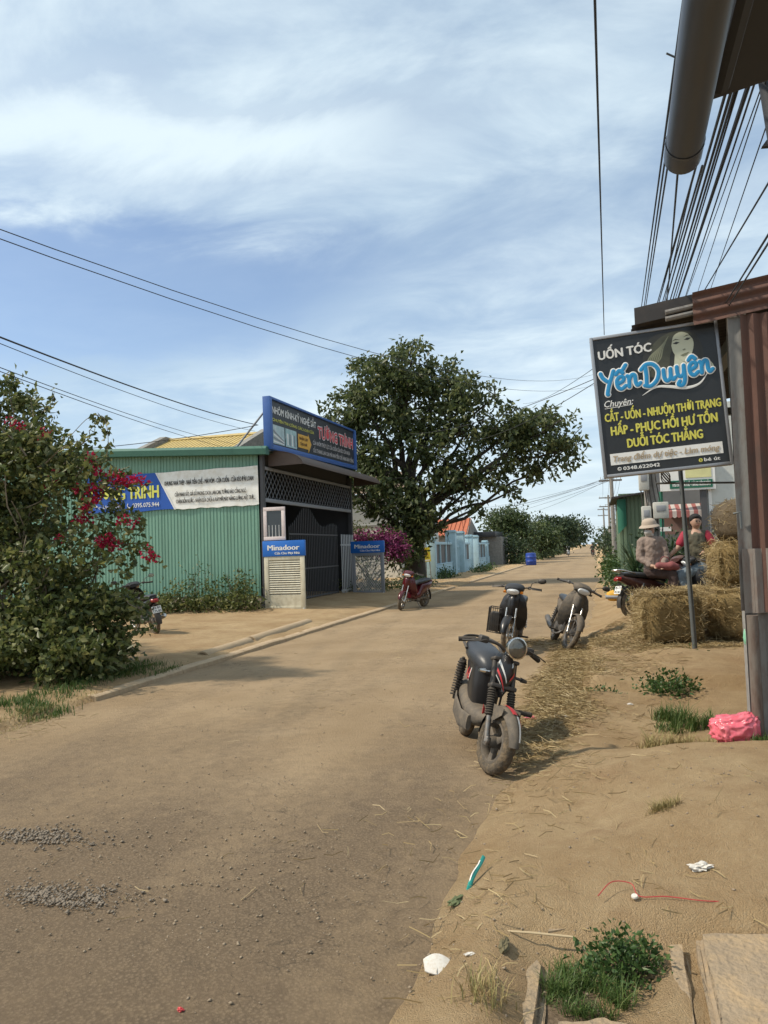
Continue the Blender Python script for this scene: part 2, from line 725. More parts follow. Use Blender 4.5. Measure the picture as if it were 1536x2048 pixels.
def axis_pts(lo, hi, a, b, step, grow=1.18):
    p = list(np.arange(a, b, step))
    s = step
    x = p[-1]
    while x < hi:
        s *= grow
        x += s
        p.append(min(x, hi))
    s, x = step, p[0]
    q = []
    while x > lo:
        s *= grow
        x -= s
        q.append(max(x, lo))
    return np.array(q[::-1] + p)


gx = axis_pts(-900, 900, -8.0, 2.6, .07)
gy = axis_pts(-60, 1500, .8, 16.0, .075, 1.09)
NX, NY = len(gx), len(gy)
gv = np.zeros((NY, NX, 3))
for j, y in enumerate(gy):
    for i, x in enumerate(gx):
        gv[j, i] = (x, y, dirt_h(x, y) if abs(x) < 60 and y < 200 else (.1 if (x < -5.8 or x > 1) else -.05))
idx = np.arange(NX * NY).reshape(NY, NX)
gf = np.stack([idx[:-1, :-1], idx[:-1, 1:], idx[1:, 1:], idx[1:, :-1]], -1).reshape(-1, 4)


def ground_material():
    m, n, l, b = nodes_of('dry_earth')
    g = n.new('ShaderNodeNewGeometry')
    P_ = g.outputs['Position']

    def nz(scale, detail=6, rough=.6, vec=P_):
        t = n.new('ShaderNodeTexNoise')
        t.inputs['Scale'].default_value = scale
        t.inputs['Detail'].default_value = detail
        t.inputs['Roughness'].default_value = rough
        l.new(vec, t.inputs['Vector'])
        return t.outputs['Fac']

    def mix(f, a, c):
        t = n.new('ShaderNodeMix')
        t.data_type = 'RGBA'
        l.new(f, t.inputs[0])
        for i, s in ((6, a), (7, c)):
            if isinstance(s, tuple):
                t.inputs[i].default_value = (*s, 1)
            else:
                l.new(s, t.inputs[i])
        return t.outputs[2]

    def rng_(f, a, c, lo=0., hi=1.):
        t = n.new('ShaderNodeMapRange')
        l.new(f, t.inputs[0])
        t.inputs[1].default_value, t.inputs[2].default_value, t.inputs[3].default_value, t.inputs[4].default_value = a, c, lo, hi
        return t.outputs[0]
    c = mix(rng_(nz(1.1), .35, .65), (.44, .298, .160), (.57, .418, .245))
    c = mix(rng_(nz(7.0, 8, .7), .40, .75, 0, .55), c, (.32, .20, .10))
    c = mix(rng_(nz(55., 4), .50, .80, 0, .55), c, (.54, .42, .27))
    c = mix(rng_(nz(140., 3), .60, .80, 0, .40), c, (.19, .135, .08))
    # redder earth washed along the edge of the tarmac at the near end
    c = mix(rng_(nz(2.3, 5), .55, .75, 0, .30), c, (.30, .165, .095))
    # dry grassland far from the street
    s = n.new('ShaderNodeSeparateXYZ')
    l.new(P_, s.inputs[0])
    ab = n.new('ShaderNodeMath')
    ab.operation = 'ABSOLUTE'
    l.new(s.outputs[0], ab.inputs[0])
    c = mix(rng_(ab.outputs[0], 14, 40), c, (.10, .115, .045))
    l.new(c, b.inputs['Base Color'])
    b.inputs['Roughness'].default_value = .95
    b.inputs['Specular IOR Level'].default_value = .15
    bp = n.new('ShaderNodeBump')
    bp.inputs['Strength'].default_value = .9
    bp.inputs['Distance'].default_value = .045
    ad = n.new('ShaderNodeMath')
    l.new(nz(28., 8, .75), ad.inputs[0])
    l.new(rng_(nz(150., 3), .3, .8, 0, .5), ad.inputs[1])
    l.new(ad.outputs[0], bp.inputs['Height'])
    l.new(bp.outputs[0], b.inputs['Normal'])
    return m


ground = np_mesh('ground', gv.reshape(-1, 3), gf, ground_material(), smooth=True)
tag(ground, kind='structure')


def road_material():
    m, n, l, b = nodes_of('dusty_tarmac')
    g = n.new('ShaderNodeNewGeometry')
    P_ = g.outputs['Position']

    def nz(scale, detail=6, rough=.6, vec=P_):
        t = n.new('ShaderNodeTexNoise')
        t.inputs['Scale'].default_value = scale
        t.inputs['Detail'].default_value = detail
        t.inputs['Roughness'].default_value = rough
        l.new(vec, t.inputs['Vector'])
        return t.outputs['Fac']

    def mix(f, a, c):
        t = n.new('ShaderNodeMix')
        t.data_type = 'RGBA'
        l.new(f, t.inputs[0])
        for i, s in ((6, a), (7, c)):
            if isinstance(s, tuple):
                t.inputs[i].default_value = (*s, 1)
            else:
                l.new(s, t.inputs[i])
        return t.outputs[2]

    def rng_(f, a, c, lo=0., hi=1.):
        t = n.new('ShaderNodeMapRange')
        l.new(f, t.inputs[0])
        t.inputs[1].default_value, t.inputs[2].default_value, t.inputs[3].default_value, t.inputs[4].default_value = a, c, lo, hi
        return t.outputs[0]

    def mth(op, a, c):
        t = n.new('ShaderNodeMath')
        t.operation = op
        for i, s in enumerate((a, c)):
            if isinstance(s, (int, float)):
                t.inputs[i].default_value = s
            else:
                l.new(s, t.inputs[i])
        return t.outputs[0]
    mp = n.new('ShaderNodeMapping')
    mp.inputs['Scale'].default_value = (1.0, .28, 1.0)
    l.new(P_, mp.inputs[0])
    s = n.new('ShaderNodeSeparateXYZ')
    l.new(P_, s.inputs[0])
    # chippings of the worn surface
    vo = n.new('ShaderNodeTexVoronoi')
    vo.inputs['Scale'].default_value = 62
    l.new(P_, vo.inputs['Vector'])
    chip = mix(rng_(vo.outputs['Distance'], .1, .6), (.230, .170, .112), (.122, .089, .059))
    chip = mix(rng_(nz(3.0, 8, .7), .35, .7, 0, .6), chip, (.185, .132, .084))
    # dust carried over the tarmac, thicker along the edges
    streak = nz(1.0, 7, .62, mp.outputs[0])
    fine = nz(9.0, 8, .72)
    dust = mth('ADD', mth('MULTIPLY', streak, .55), mth('MULTIPLY', fine, .45))
    far = mth('ADD', rng_(s.outputs[1], 3.0, 8.0, -.13, .13), rng_(s.outputs[0], -1.3, -.55, 0, .07))  # first term paints foreground shade as darker tarmac near the camera; second is edge dust
    # two pairs of wheel tracks worn cleaner along the road
    wv = n.new('ShaderNodeTexWave')
    wv.bands_direction = 'X'
    wv.inputs['Scale'].default_value = .21
    wv.inputs['Distortion'].default_value = 1.2
    wv.inputs['Detail'].default_value = 3
    wv.inputs['Detail Scale'].default_value = .5
    l.new(mp.outputs[0], wv.inputs['Vector'])
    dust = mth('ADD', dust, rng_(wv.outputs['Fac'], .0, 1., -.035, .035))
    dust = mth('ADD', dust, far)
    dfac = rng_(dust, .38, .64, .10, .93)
    dcol = mix(rng_(nz(.7, 5), .35, .7), (.270, .192, .112), (.355, .262, .162))
    dcol = mix(rng_(nz(70., 4, .7), .5, .8, 0, .5), dcol, (.17, .125, .08))
    c = mix(dfac, chip, dcol)
    # paler worn patches
    c = mix(rng_(nz(.55, 6, .6), .60, .74, 0, .30), c, (.40, .305, .195))
    # hairline cracks in the worn surface, here and there
    vc = n.new('ShaderNodeTexVoronoi')
    vc.feature = 'DISTANCE_TO_EDGE'
    vc.inputs['Scale'].default_value = 1.5
    wr = n.new('ShaderNodeVectorMath')
    wr.operation = 'ADD'
    nv = n.new('ShaderNodeTexNoise')
    nv.inputs['Scale'].default_value = 3.0
    nv.inputs['Detail'].default_value = 5
    l.new(P_, nv.inputs['Vector'])
    l.new(P_, wr.inputs[0])
    l.new(nv.outputs['Color'], wr.inputs[1])
    l.new(wr.outputs[0], vc.inputs['Vector'])
    ck = mth('MULTIPLY', rng_(vc.outputs['Distance'], .0, .016, .75, 0), rng_(nz(.8, 4), .50, .62, 0, 1))
    c = mix(ck, c, (.085, .065, .045))
    c = mix(rng_(nz(1.9, 6, .65), .60, .70, 0, .45), c, (.160, .118, .076))
    l.new(c, b.inputs['Base Color'])
    b.inputs['Roughness'].default_value = .92
    b.inputs['Specular IOR Level'].default_value = .2
    bp = n.new('ShaderNodeBump')
    bp.inputs['Strength'].default_value = .8
    bp.inputs['Distance'].default_value = .02
    hh = mth('ADD', mth('MULTIPLY', rng_(vo.outputs['Distance'], .0, .7, 1, 0), .16), mth('MULTIPLY', nz(34., 10, .82), 1.1))
    l.new(hh, bp.inputs['Height'])
    l.new(bp.outputs[0], b.inputs['Normal'])
    return m


rx = np.concatenate([np.arange(-5.86, .9, .1)])
ry = axis_pts(-20, 700, .8, 16, .1, 1.06)
rv = np.array([[(x, y, .012 * fbm(x, y, .9, 4, 9.0) + .022 * (1 - ((x + 2.8) / 3.1) ** 2) - .01) for x in rx] for y in ry])
idx = np.arange(len(rx) * len(ry)).reshape(len(ry), len(rx))
rf = np.stack([idx[:-1, :-1], idx[:-1, 1:], idx[1:, 1:], idx[1:, :-1]], -1).reshape(-1, 4)
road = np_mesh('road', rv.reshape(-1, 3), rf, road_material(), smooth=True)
tag(road, kind='structure')

def hgt(x, y):
    return max(dirt_h(x, y), 0.0 if -5.8 < x < .8 else -1)


M_CONC = pm('dusty_concrete', (.40, .30, .19), .92, var=.22, scale=5, bump=.5, bscale=60, dirt=(.26, .175, .10), dirt_amt=.6)
M_CONC2 = pm('old_concrete', (.30, .25, .19), .92, var=.25, scale=4, bump=.6, bscale=50, dirt=(.14, .11, .08), dirt_amt=.6)
# kerb: separate cast lengths along the left edge
kerb = tag(bpy.data.objects.new('kerb', None), kind='structure')
COL.objects.link(kerb)
yk = 7.9
ki = 0
while yk < 70:
    L = 2.0
    if not (30.6 < yk < 34):
        b = MB()
        n = 5
        rings = []
        for i in range(n + 1):
            y = yk + .008 + (L - .016) * i / n
            w = .012 * fbm(0, y, 1.1, 3, 4.0)
            hgt_k = .055 + .012 * fbm(1, y, .8, 3, 4.0)
            rings.append([(-5.74 + w, y, -.06), (-5.75 + w, y, hgt_k - .015), (-5.775 + w, y, hgt_k), (-5.90 + w, y, hgt_k + .004), (-5.92 + w, y, hgt_k - .01), (-5.92 + w, y, -.06)])
        b.loft([[Vector(p) for p in r_] for r_ in rings])
        b.build('kerb_stone', M_CONC, kerb)
    yk += L
    ki += 1

# ------------------------------------------------------------------ motorbikes
DUST = (.30, .215, .13)
M_TYRE = pm('dusty_tyre', (.055, .048, .040), .9, var=.3, scale=9, bump=.35, bscale=70, dirt=(.20, .150, .095), dirt_amt=.75, dirt_lo=.36)
M_TYRE2 = pm('muddy_tyre', (.070, .056, .040), .95, var=.4, scale=9, bump=.6, bscale=60, dirt=(.19, .135, .078), dirt_amt=.8, dirt_lo=.44)
M_BLK = pm('black_plastic', (.012, .013, .016), .34, var=.3, scale=6, top_dust=DUST, top_amt=.10)
M_BLKM = pm('matt_black_plastic', (.020, .020, .021), .55, var=.3, scale=8, top_dust=DUST, top_amt=.35, bump=.1)
M_DUSTY = pm('dust_covered_plastic', (.045, .043, .040), .75, var=.35, scale=7, dirt=(.17, .135, .095), dirt_amt=.55, top_dust=DUST, top_amt=.5)
M_SEAT = pm('black_vinyl_seat', (.018, .020, .025), .42, var=.25, scale=10, bump=.12, bscale=120, top_dust=(.20, .19, .18), top_amt=.18)
M_CHROME = pm('dull_chrome', (.62, .60, .57), .22, metal=1.0, var=.12, scale=14, dirt=(.24, .175, .11), dirt_amt=.65, dirt_lo=.45)
M_STEEL = pm('engine_metal', (.20, .19, .18), .5, metal=.7, var=.3, scale=12, dirt=(.17, .12, .075), dirt_amt=.7)
M_RUBBER = pm('black_rubber', (.018, .017, .016), .8, var=.3, scale=12, top_dust=DUST, top_amt=.3)
M_GLASS = pm('lamp_glass', (.75, .77, .78), .08, var=.05, scale=5, spec=.8)
M_LENS = pm('lamp_lens_dusty', (.13, .125, .11), .12, metal=.5, var=.25, scale=18, spec=.8)
M_AMBER = pm('amber_lens', (.75, .25, .03), .2, var=.1)
M_REDL = pm('red_lens', (.24, .010, .008), .2, var=.1)
M_RED = pm('maroon_paint', (.075, .008, .012), .25, var=.2, scale=5, spec=.6)
M_DRED = pm('dark_red_paint', (.055, .013, .012), .35, var=.25, scale=6, top_dust=DUST, top_amt=.25)
M_REDG = pm('red_graphic', (.50, .035, .040), .45, var=.15, dirt=(.25, .16, .12), dirt_amt=.35)
M_WHTG = pm('white_graphic', (.66, .65, .62), .5, var=.1, dirt=(.35, .28, .2), dirt_amt=.3)
M_PLATE = pm('number_plate_white', (.78, .78, .75), .45, var=.06)
M_INK = pm('black_ink', (.02, .02, .022), .6, var=.1)
M_MIRROR = pm('mirror_glass', (.55, .58, .62), .04, metal=1.0, var=.02)


def rot_about(p, axis, ang):
    return Matrix.Translation(p) @ Matrix.Rotation(ang, 4, Vector(axis).normalized()) @ Matrix.Translation(-Vector(p))


def wheel(parent, c, Rr, w, xf=None, tyre=None, spokes=0, mag=0, rim_mat=None, disc=True):
    """wheel (rim, hub, spokes) > tyre"""
    ax = (0, 1, 0)
    b = MB()
    ri = Rr - w * .95
    b.lathe([(ri + .012, -w * .40), (ri - .006, -w * .42), (ri - .018, -w * .2), (ri - .018, w * .2), (ri - .006, w * .42), (ri + .012, w * .40)], c, ax, 26)
    b.lathe([(.001, -w * .75), (.035, -w * .75), (.045, -w * .45), (.045, w * .45), (.035, w * .75), (.001, w * .75)], c, ax, 14)
    C = Vector(c)
    if spokes:
        for k in range(spokes):
            a = 2 * math.pi * k / spokes
            a2 = a + (.45 if k % 2 else -.45)
            s = .032 if (k // 2) % 2 else -.032
            b.tube([C + V(math.cos(a2) * .04, s, math.sin(a2) * .04), C + V(math.cos(a) * (ri - .012), s * .2, math.sin(a) * (ri - .012))], .0022, 4)
    for k in range(mag):
        a = 2 * math.pi * k / mag + .5
        d, t = V(math.cos(a), 0, math.sin(a)), V(-math.sin(a), 0, math.cos(a))
        b.sec([(C + d * .03, t * .034, V(0, w * .30, 0)), (C + d * (ri * .55), t * .024, V(0, w * .26, 0)), (C + d * (ri - .008), t * .036, V(0, w * .34, 0))], n=10)
    if disc:
        b.lathe([(.06, w * .62), (ri * .62, w * .62), (ri * .62, w * .67), (.06, w * .67)], c, ax, 22)
    if xf is not None:
        b.xf(xf)
    o = b.build('wheel', rim_mat or M_STEEL, parent)
    t = MB()
    prof = []
    n = 36
    K = 12
    cc = Vector(c)
    rings = []
    for i in range(n):
        a = 2 * math.pi * i / n
        d = V(math.cos(a), 0, math.sin(a))
        ring = []
        for k in range(K):
            q = 2 * math.pi * k / K
            rr = w * .5 * math.cos(q)
            yy = w * .52 * math.sin(q)
            tread = .004 * (1 if (i % 2) == (k % 2) else -1) if math.cos(q) > .5 else 0
            ring.append(cc + d * (Rr - w * .5 + rr + tread) + V(0, yy, 0))
        rings.append(ring)
    rings.append(rings[0])
    t.loft(rings, cap=False)
    if xf is not None:
        t.xf(xf)
    t.build('tyre', tyre or M_TYRE, o, smooth=50)
    return o


def plate_panel(b, prof, half_w, depth_curve, th=.02, nu=8):
    """A panel given by a centre line of (x, z, half width) bent back at its sides."""
    n = len(prof) - 1

    def fn(u, v):
        f = v * n
        i = min(int(f), n - 1)
        t = f - i
        x = prof[i][0] * (1 - t) + prof[i + 1][0] * t
        z = prof[i][1] * (1 - t) + prof[i + 1][1] * t
        w = prof[i][2] * (1 - t) + prof[i + 1][2] * t
        s = 2 * u - 1
        return Vector((x - depth_curve * abs(s) ** 2.2, s * w, z))
    b.plate(fn, nu, n * 3, (-th, 0, 0))
    return b


def underbone(name, label, loc, yaw, lean=0, steer=0, paint=M_BLK, cowl=M_BLK, tyre=M_TYRE, basket=False, mirrors=(1,), plate=None,
              group=None, rack=False, seat=M_SEAT, pitch=0, lamp=None, dusty=False, scooter=False, simple=False):
    """Step-through motorbike. Local frame: x forward, y rider's left, z up."""
    root = thing(name, label, 'motorbike', loc, (lean, pitch, yaw), group)
    trim = M_DUSTY if dusty else M_BLKM
    Rr = .255 if scooter else .28
    fa, ra = V(.62, 0, Rr), V(-.60, 0, Rr)
    hp = V(.36, 0, .86)
    axis = V(-.42, 0, 1)
    S = rot_about(hp, axis, steer)
    wheel(root, fa, Rr, .085 if scooter else .072, S, tyre, spokes=0 if scooter else 28, mag=5 if scooter else 0, rim_mat=M_CHROME if not dusty else M_STEEL)
    wheel(root, ra, Rr, .095 if scooter else .08, None, tyre, spokes=0 if scooter else 28, mag=5 if scooter else 0, rim_mat=M_STEEL)
    # fork
    b = MB()
    for s in (-1, 1):
        b.tube([fa + V(0, s * .075, 0), fa + V(-.075, s * .075, .20)], .024, 10)
        b.tube([fa + V(-.075, s * .075, .20), fa + V(-.16, s * .075, .42)], .016, 10)
        b.box(fa + V(0, s * .075, -.01), (.05, .03, .06), ch=.01)
    b.xf(S).build('fork', M_CHROME, root)
    # mudguard over front wheel
    b = MB()

    def fend(u, v):
        a = R(15) + (R(165) - R(15)) * v
        s = 2 * u - 1
        r_ = Rr + .035 - .03 * abs(s) ** 2.5
        tw = .062 if 0.12 < v < .95 else .045
        return fa + V(math.cos(a) * r_, s * tw, math.sin(a) * r_)
    b.plate(fend, 6, 14, (0, 0, .006))
    b.xf(S).build('mudguard', paint if not dusty else trim, root)
    # headlamp cowl on the handlebar
    b = MB()
    b.sec([(V(.27, 0, 1.00), V(0, .09, 0), V(0, 0, .035)), (V(.33, 0, 1.01), V(0, .155, 0), V(.01, 0, .070)), (V(.40, 0, .985), V(0, .15, 0), V(.03, 0, .078)),
           (V(.455, 0, .965), V(0, .115, 0), V(.03, 0, .062)), (V(.475, 0, .958), V(0, .07, 0), V(.02, 0, .035))], n=18, p=2.5)
    b.xf(S).build('headlamp_cowl', cowl if not dusty else trim, root)
    b = MB()
    b.sec([(V(.440, 0, .955), V(0, .105, 0), V(.028, 0, .048)), (V(.482, 0, .948), V(0, .095, 0), V(.03, 0, .043)), (V(.497, 0, .945), V(0, .05, 0), V(.02, 0, .022))], n=16, p=2.4)
    b.xf(S).build('headlamp', lamp or M_GLASS, root)
    if not simple:
        for s in (-1, 1):
            b = MB()
            b.sec([(V(.405, s * .125, .945), V(0, .03, 0), V(.01, 0, .022)), (V(.452, s * .135, .94), V(0, .022, 0), V(.01, 0, .016))], n=10)
            b.xf(S).build('indicator', M_AMBER if not dusty else M_LENS, root)
    # handlebar, grips, levers
    b = MB()
    for s in (-1, 1):
        b.tube(smooth_path([V(.31, s * .06, 1.0), V(.30, s * .18, 1.02), V(.25, s * .31, 1.01), V(.23, s * .36, 1.005)], 4), .012, 8)
        b.box(V(.275, s * .215, 1.02), (.055, .05, .05), ch=.012)
    b.xf(S).build('handlebar', M_STEEL if dusty else M_BLKM, root)
    for s in (-1, 1):
        b = MB()
        b.tube([V(.255, s * .25, 1.012), V(.215, s * .385, 1.0)], .018, 10)
        b.tube([V(.213, s * .385, 1.0), V(.211, s * .395, 1.0)], .022, 10)
        b.xf(S).build('grip', M_RUBBER, root)
        b = MB()
        b.tube(smooth_path([V(.30, s * .22, 1.015), V(.315, s * .29, 1.005), V(.275, s * .39, .995)], 3), [.007] * 6 + [.008], 6, flat=.6)
        b.xf(S).build('brake_lever', M_STEEL, root)
    for s in mirrors:
        b = MB()
        b.tube(smooth_path([V(.275, s * .235, 1.04), V(.285, s * .25, 1.09), V(.28, s * .31, 1.12), V(.275, s * .36, 1.13)], 3), .006, 6)
        Rm = Matrix.Rotation(R(-20) * s, 3, 'Z')
        b.sec([(V(.268, s * .405, 1.14), V(0, .066, .008), V(0, -.006, .042)), (V(.283, s * .405, 1.14), V(0, .056, .006), V(0, -.005, .034)), (V(.292, s * .405, 1.14), V(0, .03, .003), V(0, -.003, .018))], n=14, p=2.4)
        mo = b.xf(S).build('mirror', M_BLKM, root)
        g = MB()
        g.sec([(V(.2655, s * .405, 1.14), V(0, .058, .007), V(0, -.005, .036)), (V(.2645, s * .405, 1.14), V(0, .057, .007), V(0, -.005, .035))], n=14, p=2.4)
        g.xf(S).build('mirror_glass', M_MIRROR, mo)
    # leg shield and front cowl
    b = MB()
    plate_panel(b, [(.375, .93, .10), (.40, .84, .17), (.395, .70, .215), (.35, .55, .225), (.27, .42, .20), (.20, .33, .14)], 0, .10, .025)
    b.build('leg_shield', paint if not dusty else trim, root)
    b = MB()
    plate_panel(b, [(.425, .925, .055), (.475, .84, .085), (.485, .72, .085), (.455, .60, .070), (.42, .53, .04)], 0, .07, .05)
    b.build('front_cowl', paint if not dusty else M_DUSTY, root)
    # body: spine tube cover and tail
    b = MB()
    if scooter:
        b.sec([(V(.30, 0, .40), V(0, .10, 0), V(0, 0, .09)), (V(.10, 0, .33), V(0, .15, 0), V(0, 0, .07)), (V(-.10, 0, .36), V(0, .16, 0), V(0, 0, .12)), (V(-.25, 0, .52), V(0, .155, 0), V(0, 0, .19)),
               (V(-.55, 0, .58), V(0, .15, 0), V(0, 0, .15)), (V(-.80, 0, .66), V(0, .11, 0), V(0, 0, .09)), (V(-.92, 0, .70), V(0, .05, 0), V(0, 0, .04))], n=18, p=2.8)
    else:
        b.sec([(V(.28, 0, .62), V(0, .05, 0), V(.02, 0, .09)), (V(.12, 0, .50), V(0, .07, 0), V(.02, 0, .09)), (V(-.05, 0, .50), V(0, .10, 0), V(0, 0, .12)), (V(-.25, 0, .57), V(0, .125, 0), V(0, 0, .14)),
               (V(-.52, 0, .62), V(0, .125, 0), V(0, 0, .105)), (V(-.76, 0, .70), V(0, .10, 0), V(0, 0, .07)), (V(-.90, 0, .745), V(0, .05, 0), V(0, 0, .035))], n=18, p=2.6)
    b.build('body', paint, root)
    b = MB()
    b.sec([(V(.02, 0, .655), V(0, .05, 0), V(0, 0, .03)), (V(-.08, 0, .715), V(0, .10, 0), V(0, 0, .055)), (V(-.28, 0, .74), V(0, .125, 0), V(0, 0, .05)), (V(-.50, 0, .765), V(0, .13, 0), V(0, 0, .055)),
           (V(-.70, 0, .785), V(0, .115, 0), V(0, 0, .05)), (V(-.80, 0, .79), V(0, .08, 0), V(0, 0, .03))], n=18, p=2.6)
    b.build('seat', seat, root)
    # engine, exhaust
    b = MB()
    b.box((.03, 0, .30), (.30, .22, .15), ch=.03)
    b.lathe([(.001, -.15), (.085, -.15), (.095, -.10), (.095, .10), (.085, .15), (.001, .15)], (-.04, 0, .29), (0, 1, 0), 18)
    for k in range(5):
        b.box((.17 + k * .025, 0, .34), (.010, .16, .13))
    b.box((-.30, .10, .29), (.50, .04, .06), ch=.015)
    b.build('engine', M_STEEL, root)
    b = MB()
    b.tube(smooth_path([V(.17, -.04, .28), V(.14, -.12, .19), V(-.10, -.15, .18), V(-.32, -.16, .24)], 4), .016, 8)
    b.tube([V(-.30, -.16, .235), V(-.38, -.165, .26), V(-.78, -.175, .36), V(-.82, -.175, .37)], [.025, .046, .05, .03], 12)
    b.build('exhaust', M_CHROME if not dusty else M_STEEL, root)
    for s in (-1, 1):
        b = MB()
        b.tube([V(-.58, s * .135, .30), V(-.46, s * .125, .62)], .014, 8)
        pts = [V(-.575, s * .135, .32).lerp(V(-.475, s * .125, .58), t / 60) + V(math.cos(t * .75) * .028, math.sin(t * .75) * .028, 0) for t in range(61)]
        b.tube(pts, .006, 5)
        b.build('shock_absorber', M_CHROME if not dusty else M_STEEL, root)
    b = MB()

    def rf_(u, v):
        a = R(60) + (R(190) - R(60)) * v
        s = 2 * u - 1
        r_ = Rr + .05 - .02 * abs(s) ** 2.5
        return ra + V(math.cos(a) * r_, s * .06, math.sin(a) * r_)
    b.plate(rf_, 4, 10, (0, 0, .006))
    b.build('rear_mudguard', M_BLKM, root)
    b = MB()
    b.sec([(V(-.86, 0, .72), V(0, .085, 0), V(.01, 0, .045)), (V(-.925, 0, .715), V(0, .065, 0), V(.01, 0, .035)), (V(-.94, 0, .71), V(0, .03, 0), V(0, 0, .015))], n=14)
    b.build('tail_lamp', M_REDL, root)
    for s in (-1, 1):
        b = MB()
        b.tube([V(.10, s * .10, .24), V(.10, s * .26, .24)], .016, 8)
        b.build('footrest', M_RUBBER, root)
    b = MB()
    b.tube([V(.00, .12, .20), V(-.05, .24, .03 - .10 * math.tan(-lean) if lean else .03)], .011, 6)
    b.build('kickstand', M_STEEL, root)
    if plate:
        pr = MB()
        pr.box(V(-.90, 0, .53), (.006, .19, .14), rot=Matrix.Rotation(R(20), 3, 'Y'))
        po = pr.build('number_plate', M_PLATE, root, smooth=0)
        nb = MB()
        M4 = Matrix.Translation(V(-.90, 0, .53)) @ Matrix.Rotation(R(20), 4, 'Y') @ frame(V(-.0042, 0, 0), (0, -1, 0), (0, 0, 1))
        for t, yy, w in ((plate[0], .012, .15), (plate[1], -.058, .16)):
            vs, fs = text_geo(t)
            lo, hi = min(v[0] for v in vs), max(v[0] for v in vs)
            for k in (-.002, .002):
                nb.add([M4 @ V((v[0] - lo) / (hi - lo) * w - w / 2 + k, v[1] * .048 / .7 + yy, abs(k) * (1 if k > 0 else .5)) for v in vs], fs)
        nb.build('plate_digits', M_INK, po, smooth=0)
        pr = MB()
        pr.box(V(-.84, 0, .60), (.10, .10, .02), rot=Matrix.Rotation(R(40), 3, 'Y'))
        pr.build('plate_bracket', M_BLKM, root)
    if basket:
        # black wire pannier hung on the rider's right side of the leg shield
        b = MB()
        c = V(.22, -.27, .46)
        hx, hy, hz = .13, .10, .19
        for zz in (-hz, -.06, .06, hz):
            ring = [c + V(sx * hx, sy * hy, zz) for sx, sy in ((-1, -1), (1, -1), (1, 1), (-1, 1), (-1, -1))]
            b.tube(ring, .008 if abs(zz) == hz else .004, 5)
        for k in range(7):
            t = -1 + 2 * k / 6
            for sy in (-1, 1):
                b.tube([c + V(t * hx, sy * hy, -hz), c + V(t * hx, sy * hy, hz)], .004, 4)
            for sx in (-1, 1):
                b.tube([c + V(sx * hx, t * hy, -hz), c + V(sx * hx, t * hy, hz)], .004, 4)
        b.box(c + V(0, 0, -.03), (.22, .16, .30), ch=.02)
        b.tube([c + V(0, hy, hz), V(.36, -.12, .80)], .008, 6)
        b.build('side_basket', M_BLKM, root)
    if rack:
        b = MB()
        b.tube(smooth_path([V(-.62, .13, .80), V(-.85, .13, .86), V(-.97, 0, .87), V(-.85, -.13, .86), V(-.62, -.13, .80)], 4), .012, 8)
        b.tube([V(-.85, .13, .86), V(-.85, -.13, .86)], .009, 6)
        b.build('grab_rail', M_CHROME, root)
    return root


